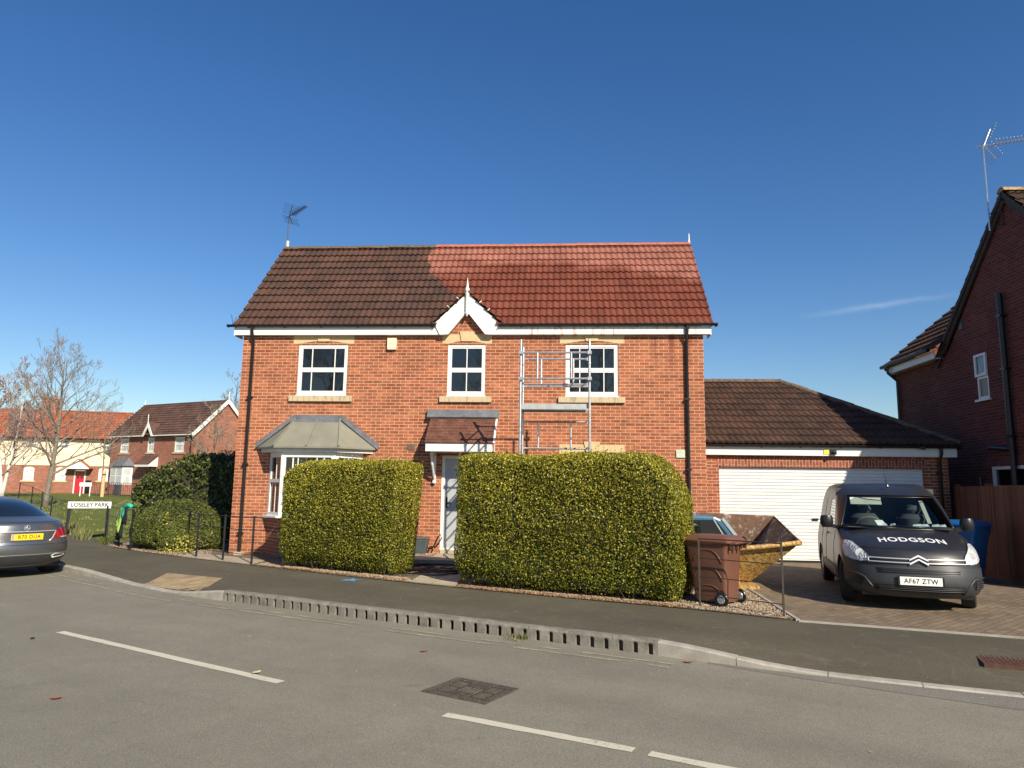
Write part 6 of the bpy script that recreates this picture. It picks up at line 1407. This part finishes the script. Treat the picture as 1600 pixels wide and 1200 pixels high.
def clear_glass(name, tint, rf=.06):
    k = NT(name); tr = k.n('ShaderNodeBsdfTransparent'); tr.inputs[0].default_value = (*tint, 1); gl_ = k.n('ShaderNodeBsdfGlossy'); gl_.inputs['Roughness'].default_value = .02
    lw = k.n('ShaderNodeLayerWeight'); lw.inputs[0].default_value = .5; fr_ = k.math('ADD', .045, k.math('MULTIPLY', k.math('POWER', lw.outputs['Facing'], 5.0), .9)); ms = k.n('ShaderNodeMixShader'); k.t.links.new(fr_, ms.inputs[0]); k.t.links.new(tr.outputs[0], ms.inputs[1]); k.t.links.new(gl_.outputs[0], ms.inputs[2]); k.t.links.new(ms.outputs[0], k.t.nodes['Material Output'].inputs['Surface']); return k.m
M['screen'] = clear_glass('windscreen_glass', (.66,.74,.73))
M['lens'] = clear_glass('headlight_lens', (.9,.93,.95))
def lens_inner():
    k = NT('headlight_reflector'); vo = k.n('ShaderNodeTexVoronoi'); vo.inputs['Scale'].default_value = 26; k.t.links.new(k.obj(), vo.inputs['Vector']); k.bump(vo.outputs['Distance'], 1.0, .03); return k.fin((.80,.80,.80), .35, .1)
M['reflector'] = lens_inner()
M['platew'] = mat('white_number_plate', (.80,.80,.77), .35, var=.02); M['platey'] = mat('yellow_number_plate', (.85,.58,.03), .35, var=.02)
M['cabin'] = mat('dark_cabin_trim', (.075,.08,.078), .8, var=.2); M['paper'] = mat('white_papers', (.75,.80,.78), .8)
# ------------------------------------------------ the van (local: +x forward, bumper face at x=0, wheels to the rear)
vf = Vector((-.232,-.973,0)).normalized(); vpos = Vector((12.735,-6.02,.012))
VN = thing('van', 'dark grey panel van with HODGSON lettering parked on the block paved drive', 'van', tuple(vpos), math.atan2(vf.y, vf.x))
rows_ = [ # z, xf, xr, w, S, n
 (.20,-.16,-4.30,.80,.80,2.6),(.27,-.06,-4.34,.86,.82,2.6),(.36,-.015,-4.38,.89,.84,2.6),(.50,.0,-4.38,.902,.84,2.6),(.62,-.01,-4.38,.905,.84,2.6),(.72,-.035,-4.38,.905,.84,2.55),(.80,-.06,-4.38,.905,.84,2.5),
 (.88,-.09,-4.37,.902,.86,2.45),(.95,-.14,-4.37,.895,.88,2.4),(1.00,-.24,-4.37,.885,.88,2.4),(1.05,-.40,-4.37,.88,.85,2.4),(1.10,-.60,-4.37,.872,.80,2.4),(1.15,-.84,-4.37,.862,.74,2.4),(1.19,-1.04,-4.36,.852,.66,2.4),
 (1.26,-1.14,-4.36,.838,.62,2.4),(1.38,-1.29,-4.35,.815,.60,2.4),(1.50,-1.46,-4.34,.790,.58,2.4),(1.60,-1.62,-4.32,.765,.56,2.4),(1.67,-1.78,-4.30,.740,.55,2.4),(1.72,-1.95,-4.27,.715,.52,2.4),(1.765,-2.25,-4.2,.66,.45,2.5),(1.79,-2.6,-4.1,.56,.35,2.5)]
VZ = ([0,.20,.30,.53,.66,.80,.88,1.0,1.2,1.40,1.65,1.72,1.79],[0,.19,.28,.425,.54,.70,.775,.885,1.07,1.29,1.565,1.66,1.79])
V_ = Stack(rows_, VZ); zv = V_.zm
zs = list(np.arange(.20,.95,.035))+list(np.arange(.95,1.26,.0125))+list(np.arange(1.26,1.72,.035))+[1.72,1.735,1.75,1.765,1.778,1.788]
vb = V_.body(zs).build('body', M['vpaint'], VN, smooth='auto')
def arch(x, r, y0, y1): m_ = MB(); m_.tube([(x,y0,.315),(x,y1,.315)], r, 28); return m_
cs_ = [arch(-.90,.375,.62,1.2), arch(-.90,.375,-1.2,-.62), arch(-3.63,.37,.66,1.2), arch(-3.63,.37,-1.2,-.66)]
# cabin hollow seen through the windscreen
scr_lo, scr_hi = 1.205, 1.63
def scr_half(z): return float(np.interp(z, [1.2, 1.63], [.80, .64]))
c_ = MB(); A_, B_ = [], []
for z in np.linspace(1.215, 1.63, 9):
    h_ = scr_half(z)-.02; A_.append([V_.front(y, z, .05) for y in np.linspace(-h_, h_, 13)]); B_.append([(-2.35, y*.93, zv(z)) for y in np.linspace(-h_, h_, 13)])
m_, n_ = 9, 13; base = []
for L in (A_, B_): base += [p for r in L for p in r]
fs = []
for i in range(m_-1):
    for j in range(n_-1):
        fs.append((i*n_+j, i*n_+j+1, (i+1)*n_+j+1, (i+1)*n_+j)); o_ = m_*n_; fs.append((o_+i*n_+j, o_+(i+1)*n_+j, o_+(i+1)*n_+j+1, o_+i*n_+j+1))
for i in range(m_-1):
    for j in (0, n_-1): o_ = m_*n_; fs.append((i*n_+j, (i+1)*n_+j, o_+(i+1)*n_+j, o_+i*n_+j))
for j in range(n_-1):
    for i in (0, m_-1): o_ = m_*n_; fs.append((i*n_+j, i*n_+j+1, o_+i*n_+j+1, o_+i*n_+j))
c_.add(base, fs)
cut(vb, cs_+[c_]); 
for p in vb.data.polygons: p.use_smooth = True
vb.data.set_sharp_from_angle(angle=math.radians(32))
if not vb.data.materials: vb.data.materials.append(M['vpaint'])
mb = MB(); V_.patch(mb, np.linspace(1.205, 1.645, 10), lambda z: -scr_half(z), lambda z: scr_half(z), off=.004, k=24); mb.build('windscreen', M['screen'], VN, smooth=True, fix=False)
mb = MB()
def edge(mb, zs_, yf_, off, w):
    pts = [V_.front(yf_(z), z, off) for z in zs_]; mb.tube(pts, w, 6)
for s in (-1,1): edge(mb, np.linspace(1.20,1.65,10), lambda z: s*scr_half(z), .004, .016)
mb.tube([V_.front(y, 1.205, .004) for y in np.linspace(-.80,.80,24)], .02, 6); mb.tube([V_.front(y, 1.645, .002) for y in np.linspace(-.64,.64,24)], .010, 6)
for s, y0 in ((1,.5),(-1,-.05)): mb.tube([V_.front(y0, 1.20, .03), V_.front(y0-.30, 1.225, .022), V_.front(y0-.62, 1.25, .02)], .008, 6)
mb.build('screen_surround', M['black'], VN, smooth=True)
# cabin contents
mb = MB(); mb.quad((-1.1,-.72,zv(1.222)),(-1.1,.72,zv(1.222)),(-1.75,.74,zv(1.235)),(-1.75,-.74,zv(1.235))); mb.box(-2.34,-2.32,-.75,.75,1.0,1.7); mb.build('dashboard', M['cabin'], VN)
mb = MB(); cyy = -.38; cyy = -.36
for t in range(24):
    pass
mb.tube([(-1.62+.08*math.sin(t), cyy+.19*math.cos(t), 1.11+.13*math.sin(t)) for t in np.linspace(0, 2*math.pi, 25)], .014, 6); mb.build('steering_wheel', mat('wheel_grey', (.22,.22,.21), .5), VN, smooth=True)
for y in (-.38, .36):
    mb = MB(); mb.lathe([(.0,1.08),(.22,1.09),(.23,1.22),(.17,1.29),(.0,1.30)], (-2.0,y,0), 14); mb.lathe([(.0,1.28),(.10,1.29),(.13,1.36),(.10,1.43),(0,1.44)], (-2.02,y,0), 12); mb.build('seat', mat('seat_cloth', (.07,.07,.075), .9), VN, smooth='auto')
mb = MB(); r_d = random.Random(3)
for (x, y, a, s) in ((-1.36,-.22,.5,.10),(-1.40,-.06,.2,.06),(-1.40,.26,.1,.11),(-1.42,.40,.8,.09),(-1.50,.56,.3,.08),(-1.46,.66,.6,.06)):
    c, s_ = math.cos(a)*s, math.sin(a)*s; mb.quad((x-c*.3,y-s_-.02,1.095),(x+s_*.3,y+abs(c)+.01,1.10),(x-.05,y+abs(c)*.8,1.155),(x-.08,y-s_,1.14))
mb.quad((-1.36,-.26,1.10),(-1.42,-.12,1.10),(-1.45,-.19,1.20),(-1.40,-.31,1.20)); mb.build('papers', M['paper'], VN, fix=False)
mb = MB(); mb.quad((-1.72,-.60,1.44),(-1.72,-.14,1.44),(-1.80,-.14,1.55),(-1.80,-.60,1.55)); mb.build('sun_visor', mat('beige_visor', (.5,.5,.44), .8), VN, fix=False)
mb = MB(); mb.bar((-1.65,.52,1.15),(-1.95,.47,1.50),.06,.02); mb.build('pillar_trim', mat('pale_trim', (.42,.42,.38), .7), VN)
# side glass (door and cargo panel line)
for s in (-1,1):
    mb = MB(); P = [(-1.72,1.20),(-2.62,1.20),(-2.62,1.60),(-2.12,1.60),(-1.86,1.46)]
    def sd(x, z, o=.004): return (x, s*(V_.par(z)[2]+o), zv(z))
    rows2 = []
    for z in np.linspace(1.20,1.60,8):
        xf_ = -float(np.interp(z, [1.2,1.35,1.5,1.6], [1.78,1.88,2.02,2.2])); rows2.append([sd(xf_+(-2.62-xf_)*i/6, z) for i in range(7)])
    mb.grid(rows2); mb.build('side_window', M['glass'], VN, smooth=True, fix=False)
    mb = MB()
    for x in (-1.62,-2.70,-3.35): mb.tube([sd(x, z, .001) for z in np.linspace(.36,1.62 if x < -2 else 1.15,14)], .004, 5)
    mb.tube([sd(x, .36, .001) for x in (-1.62,-2.7,-3.2)], .004, 5); mb.build('door_seam', M['black'], VN)
    mb = MB(); mb.grid([[sd(x, z, .012) for x in np.linspace(-1.40,-3.15,10)] for z in (.44,.58)]); mb.build('side_moulding', M['vplast'], VN, fix=False)
    mb = MB(); mb.tube([sd(-2.45,1.05,.02), sd(-2.62,1.05,.02)], .014, 8); mb.build('door_handle', M['black'], VN)
    mb = MB(); mx0 = -1.52; y = s*1.00
    mb.lathe([(.0,-.09),(.075,-.085),(.10,-.03),(.10,.04),(.08,.085),(0,.09)], (mx0, y, 1.16), 16)
    mo = mb.build('mirror', M['black'], VN, smooth='auto')
    for v in mo.data.vertices: v.co.x = mx0+(v.co.x-mx0)*.75; v.co.y = y+(v.co.y-y)*1.0; v.co.z = 1.16+(v.co.z-1.16)*1.1
    mb = MB(); mb.bar((mx0,s*.80,1.06),(mx0,s*.96,1.10),.06,.05,up=(1,0,0)); mb.build('arm', M['black'], mo)
for i, (x, y, sg) in enumerate(((-.90,.79,1),(-.90,-.79,-1),(-3.63,.80,1),(-3.63,-.80,-1))): wheel(VN, x, y, .315, sg, steer=math.radians(-14) if i < 2 else 0)
# bumper plastics: lower face, grilles, corner intakes
mb = MB(); V_.patch(mb, np.linspace(.215,.72,16), lambda z: -.885, lambda z: .885, off=.010, k=46); mb.build('bumper', M['vplast'], VN, smooth=True, fix=False)
mb = MB(); V_.patch(mb, np.linspace(.30,.44,5), lambda z: -.56-.0*(z), lambda z: .56, off=.013, k=24); V_.patch(mb, np.linspace(.635,.70,4), lambda z: -.50-.5*(z-.635), lambda z: .50+.5*(z-.635), off=.014, k=24)
for s in (-1,1): V_.patch(mb, np.linspace(.36,.56,6), (lambda z: .70-.25*(z-.36)) if s > 0 else (lambda z: -.87), (lambda z: .87) if s > 0 else (lambda z: -.70+.25*(z-.36)), off=.013, k=8)
mb.build('grille_opening', M['black'], VN, smooth=True, fix=False)
mb = MB()
for z in (.335,.37,.405): mb.tube([V_.front(y, z, .02) for y in np.linspace(-.54,.54,20)], .006, 5)
for z in (.655,.68): mb.tube([V_.front(y, z, .02) for y in np.linspace(-.5,.5,20)], .004, 5)
for s in (-1,1):
    for z in (.40,.44,.48,.52): mb.tube([V_.front(s*y, z, .022) for y in np.linspace(.71,.85,6)], .008, 5)
    mb.tube([V_.front(s*y, z, .02) for y, z in ((.86,.58),(.74,.60),(.66,.55),(.60,.42),(.52,.28))], .014, 6)
mb.build('grille_slat', M['vplast'], VN, smooth=True)
# chrome bars and chevrons
mb = MB()
for z in (.815,.765):
    for s in (-1,1): mb.tube([V_.front(s*y, z, .022) for y in np.linspace(.11,.60,14)], .0095, 6)
for s in (-1,1): mb.tube([V_.front(s*.60, z, .022) for z in (.765,.79,.815)], .008, 6)
for zc, hw, hh, th in ((.838,.115,.062,.020),(.790,.115,.062,.020)):
    P = [(-hw,zc-.03),(0,zc-.03+hh),(hw,zc-.03),(hw,zc-.03-th),(0,zc-.03+hh-th*1.15),(-hw,zc-.03-th)]
    mb.add([V_.front(y, z, .034) for y, z in P]+[V_.front(y, z, .010) for y, z in P], [(0,1,4,5),(1,2,3,4)]+[(i,6+i,6+(i+1)%6,(i+1)%6) for i in range(6)])
mb.build('chevron_badge', M['chrome'], VN, smooth='auto')
mb = MB(); V_.patch(mb, np.linspace(.772,.808,3), lambda z: -.58, lambda z: .58, off=.014, k=24); mb.build('grille_panel', M['black'], VN, smooth=True, fix=False)
# headlights
hl_in = lerpf([(.76,.62),(.80,.585),(.86,.60),(.95,.68),(1.03,.755)]); hl_out = lerpf([(.76,.76),(.80,.868),(.90,.880),(.97,.872),(1.03,.835)])
for s in (-1,1):
    mb = MB(); V_.patch(mb, np.linspace(.762,1.03,14), (lambda z: hl_in(z)) if s > 0 else (lambda z: -hl_out(z)), (lambda z: hl_out(z)) if s > 0 else (lambda z: -hl_in(z)), off=.008, k=10); h = mb.build('headlight', M['reflector'], VN, smooth=True, fix=False)
    mb = MB(); V_.patch(mb, np.linspace(.762,1.03,14), (lambda z: hl_in(z)) if s > 0 else (lambda z: -hl_out(z)), (lambda z: hl_out(z)) if s > 0 else (lambda z: -hl_in(z)), off=.018, k=10); mb.build('lens', M['lens'], h, smooth=True, fix=False)
    mb = MB(); p = Vector(V_.front(s*.70, .87, .004)); mb.lathe([(.0,-.0),(.05,.0),(.06,.012),(.0,.014)], tuple(p), 16, 'x'); mb.build('lamp', M['chrome'], h, smooth='auto')
    mb = MB(); b0 = [(hl_in(z), z) for z in np.linspace(.762,1.03,8)]+[(hl_out(z), z) for z in np.linspace(1.03,.762,8)]; mb.tube([V_.front(s*y, z, .010) for y, z in b0+[b0[0]]], .005, 5); mb.build('seal', M['black'], h)
# number plate
px_ = V_.front(0,.53,.02)[0]
mb = MB(); mb.box(px_,px_+.008,-.26,.26,.375,.486); pl = mb.build('number_plate', M['platew'], VN, bevel=.003)
text_mesh('AF67 ZTW', .092, M['ink'], 'lettering', pl, Matrix.Translation((px_+.0095,0,.429)) @ Matrix.Rotation(math.pi/2, 4, 'Z') @ Matrix.Rotation(math.pi/2, 4, 'X'), sx=.90, bold=.001, depth=.0003, spacing=1.10)
mb = MB(); mb.box(px_-.01,px_+.004,-.285,.285,.365,.495); mb.build('plate_holder', M['black'], VN)
# bonnet lettering wrapped on the surface
def bonnet_z(x, y):
    a, b = .96, 1.19
    for _ in range(30):
        m = (a+b)/2
        if V_.front(y, m)[0] > x: a = m
        else: b = m
    return (a+b)/2
def wrap(co):
    return Vector((co.x, co.y, zv(bonnet_z(co.x, co.y))+.004))
text_mesh('HODGSON', .27, mat('white_vinyl', (.8,.8,.8), .4, var=0), 'lettering', VN, Matrix.Translation((-.50,.02,0)) @ Matrix.Rotation(math.pi/2, 4, 'Z'), sx=.60, bold=.0065, depth=0, spacing=1.12, post=wrap)
mb = MB(); mb.tube([V_.front(y, .957, .001) for y in np.linspace(-.68,.68,24)], .004, 5); 
for s in (-1,1): mb.tube([V_.front(s*y, z, .001) for y, z in ((.70,.99),(.76,1.03),(.79,1.08),(.81,1.14),(.81,1.19))], .004, 5)
mb.build('bonnet_seam', M['black'], VN)
mb = MB(); mb.tube([(-1.95,0,1.72),(-2.02,0,1.78),(-2.2,-.0,1.97)], [.012,.006,.003], 6); mb.lathe([(.0,1.735),(.03,1.735),(.02,1.765),(0,1.77)], (-1.98,0,0), 10); mb.build('roof_aerial', M['black'], VN)
mb = MB(); mb.box(-4.2,-.3,-.7,.7,.18,.26); mb.build('underside', M['black'], VN)
# ------------------------------------------------ silver saloon, seen from behind (local +x points to its REAR)
cp = Vector((-1.86,-4.02,RZ)); ha = math.radians(150); 
CRR = thing('saloon_car', 'metallic grey saloon car with yellow rear plate at the left edge', 'car', (cp.x,cp.y,cp.z), ha+math.pi)
rows_ = [(.20,-.22,-4.5,.74,.60,2.4),(.28,-.10,-4.6,.83,.62,2.4),(.40,-.03,-4.66,.885,.64,2.4),(.52,.0,-4.67,.905,.66,2.4),(.60,-.005,-4.67,.905,.68,2.4),(.68,-.03,-4.66,.90,.70,2.35),(.80,-.055,-4.62,.89,.74,2.3),(.90,-.08,-4.5,.872,.80,2.25),(.97,-.10,-4.2,.85,.84,2.2),
 (1.0,-.16,-4.0,.835,.80,2.2),(1.03,-.30,-3.8,.815,.75,2.2),(1.06,-.46,-3.65,.795,.72,2.2),(1.10,-.60,-3.5,.765,.70,2.2),(1.18,-.82,-3.2,.72,.66,2.2),(1.28,-1.10,-3.0,.66,.62,2.2),(1.36,-1.40,-2.8,.60,.6,2.2),(1.41,-1.75,-2.6,.53,.55,2.2),(1.435,-2.05,-2.5,.42,.4,2.2)]
C_ = Stack(rows_); M['cpaint'] = car_paint('metallic_grey_car_paint', (.17,.185,.20), .75, .28, .05)
zs = list(np.arange(.20,.97,.035))+list(np.arange(.97,1.12,.0125))+list(np.arange(1.12,1.40,.03))+[1.40,1.41,1.42,1.43]
cb = C_.body(zs).build('body', M['cpaint'], CRR, smooth='auto'); cut(cb, [arch(-.98,.36,.60,1.2), arch(-.98,.36,-1.2,-.60), arch(-3.8,.36,.6,1.2), arch(-3.8,.36,-1.2,-.6)])
for p in cb.data.polygons: p.use_smooth = True
cb.data.set_sharp_from_angle(angle=math.radians(35))
if not cb.data.materials: cb.data.materials.append(M['cpaint'])
for (x, y, sg) in ((-.98,.78,1),(-.98,-.78,-1),(-3.8,.78,1),(-3.8,-.78,-1)): wheel(CRR, x, y, .32, sg, wd=.23)
def wrap_patch(St, name, par, m, zs_, lo_, hi_, off=.006, k=14, sym=True):
    for s in ((-1,1) if sym else (1,)):
        mb = MB(); St.patch(mb, zs_, (lambda z: lo_(z)) if s > 0 else (lambda z: -hi_(z)), (lambda z: hi_(z)) if s > 0 else (lambda z: -lo_(z)), off=off, k=k); mb.build(name, m, par, smooth=True, fix=False)
rg = lerpf([(1.10,.70),(1.2,.63),(1.3,.56),(1.38,.48)])
mb = MB(); C_.patch(mb, np.linspace(1.095,1.385,10), lambda z: -rg(z), lambda z: rg(z), off=.005, k=20); mb.build('rear_window', M['glass'], CRR, smooth=True, fix=False)
M['tail'] = mat('red_tail_lamp', (.35,.008,.015), .15, coat=1.0, var=.1); M['tail2'] = mat('pale_lamp_strip', (.6,.45,.45), .2)
wrap_patch(C_, 'tail_light', CRR, M['tail'], np.linspace(.70,.88,8), lerpf([(.70,.47),(.78,.49),(.88,.62)]), lerpf([(.70,.885),(.80,.884),(.88,.868)]), off=.006, k=10)
wrap_patch(C_, 'reversing_light', CRR, M['tail2'], np.linspace(.705,.725,3), lambda z: .62, lambda z: .83, off=.009, k=8)
mb = MB(); C_.patch(mb, np.linspace(.66,.83,6), lambda z: -.46-.35*(z-.66), lambda z: .46+.35*(z-.66), off=.006, k=20); rc = mb.build('plate_recess', mat('dark_recess_paint', (.05,.055,.06), .35, coat=.6), CRR, smooth=True, fix=False)
mb = MB(); mb.tube([C_.front(y, .835, .014) for y in np.linspace(-.52,.52,24)], .009, 6)
for s in (-1,1): mb.tube([C_.front(s*y, z, .012) for y, z in ((.52,.83),(.48,.76),(.43,.69),(.38,.655))], .011, 6)
mb.build('chrome_strip', M['chrome'], CRR, smooth=True)
xp = C_.front(0,.75,.012)[0]+.01
mb = MB(); mb.box(xp-.01,xp+.006,-.26,.26,.69,.80); pl = mb.build('number_plate', M['platey'], CRR, bevel=.003)
text_mesh('R70 DUA', .092, M['ink'], 'lettering', pl, Matrix.Translation((xp+.0075,.03,.744)) @ Matrix.Rotation(math.pi/2, 4, 'Z') @ Matrix.Rotation(math.pi/2, 4, 'X'), sx=.92, bold=.001, depth=.0003, spacing=1.12)
mb = MB(); mb.box(xp+.005,xp+.0068,-.255,-.215,.695,.795); mb.build('flag_strip', mat('flag_band', (.35,.30,.45), .5), pl)
# round star emblem on the boot
mb = MB(); e0 = Vector(C_.front(0,.905,.012)); ring_ = [(e0.x-.0+(-.10)*math.sin(t)*.04, .045*math.cos(t), .905+.045*math.sin(t)) for t in np.linspace(0, 2*math.pi, 21)]; mb.tube(ring_, .004, 6)
for k in range(3): a = math.pi/2+k*2*math.pi/3; mb.tube([(e0.x,0,.905),(e0.x,.043*math.cos(a),.905+.043*math.sin(a))], [.006,.002], 5)
mb.build('round_emblem', M['chrome'], CRR)
mb = MB(); C_.patch(mb, np.linspace(.235,.40,6), lambda z: -.80, lambda z: .80, off=.008, k=30); mb.build('diffuser', M['vplast'], CRR, smooth=True, fix=False)
mb = MB()
for s in (-1,1):
    P = [(.46,.36),(.66,.375),(.72,.41),(.50,.42),(.44,.39),(.46,.36)]; mb.tube([C_.front(s*y, z, .022) for y, z in P], .010, 6)
mb.tube([C_.front(y, .43, .010) for y in np.linspace(-.82,.82,30)], .003, 5); mb.build('exhaust_trim', M['chrome'], CRR, smooth=True)
mb = MB()
for s in (-1,1): mb.grid([[C_.front(s*y, z, .016) for y in (.47,.55,.69)] for z in (.37,.41)])
mb.build('exhaust_tip', M['black'], CRR, fix=False)
mb = MB(); mb.tube([C_.front(y, .605, .0015) for y in np.linspace(-.85,.85,30)], .003, 5); mb.tube([C_.front(y, 1.0, .001) for y in np.linspace(-.7,.7,20)], .003, 5); mb.build('boot_seam', M['black'], CRR)
mb = MB(); mb.box(-4.3,-.4,-.72,.72,.16,.26); mb.build('underside', M['black'], CRR)
# ---------------------------------------------------------------- tidy: parts never carry stray tags
for o in bpy.data.objects:
    if o.type in ('MESH','EMPTY') and o.parent and 'category' in o: del o['category']
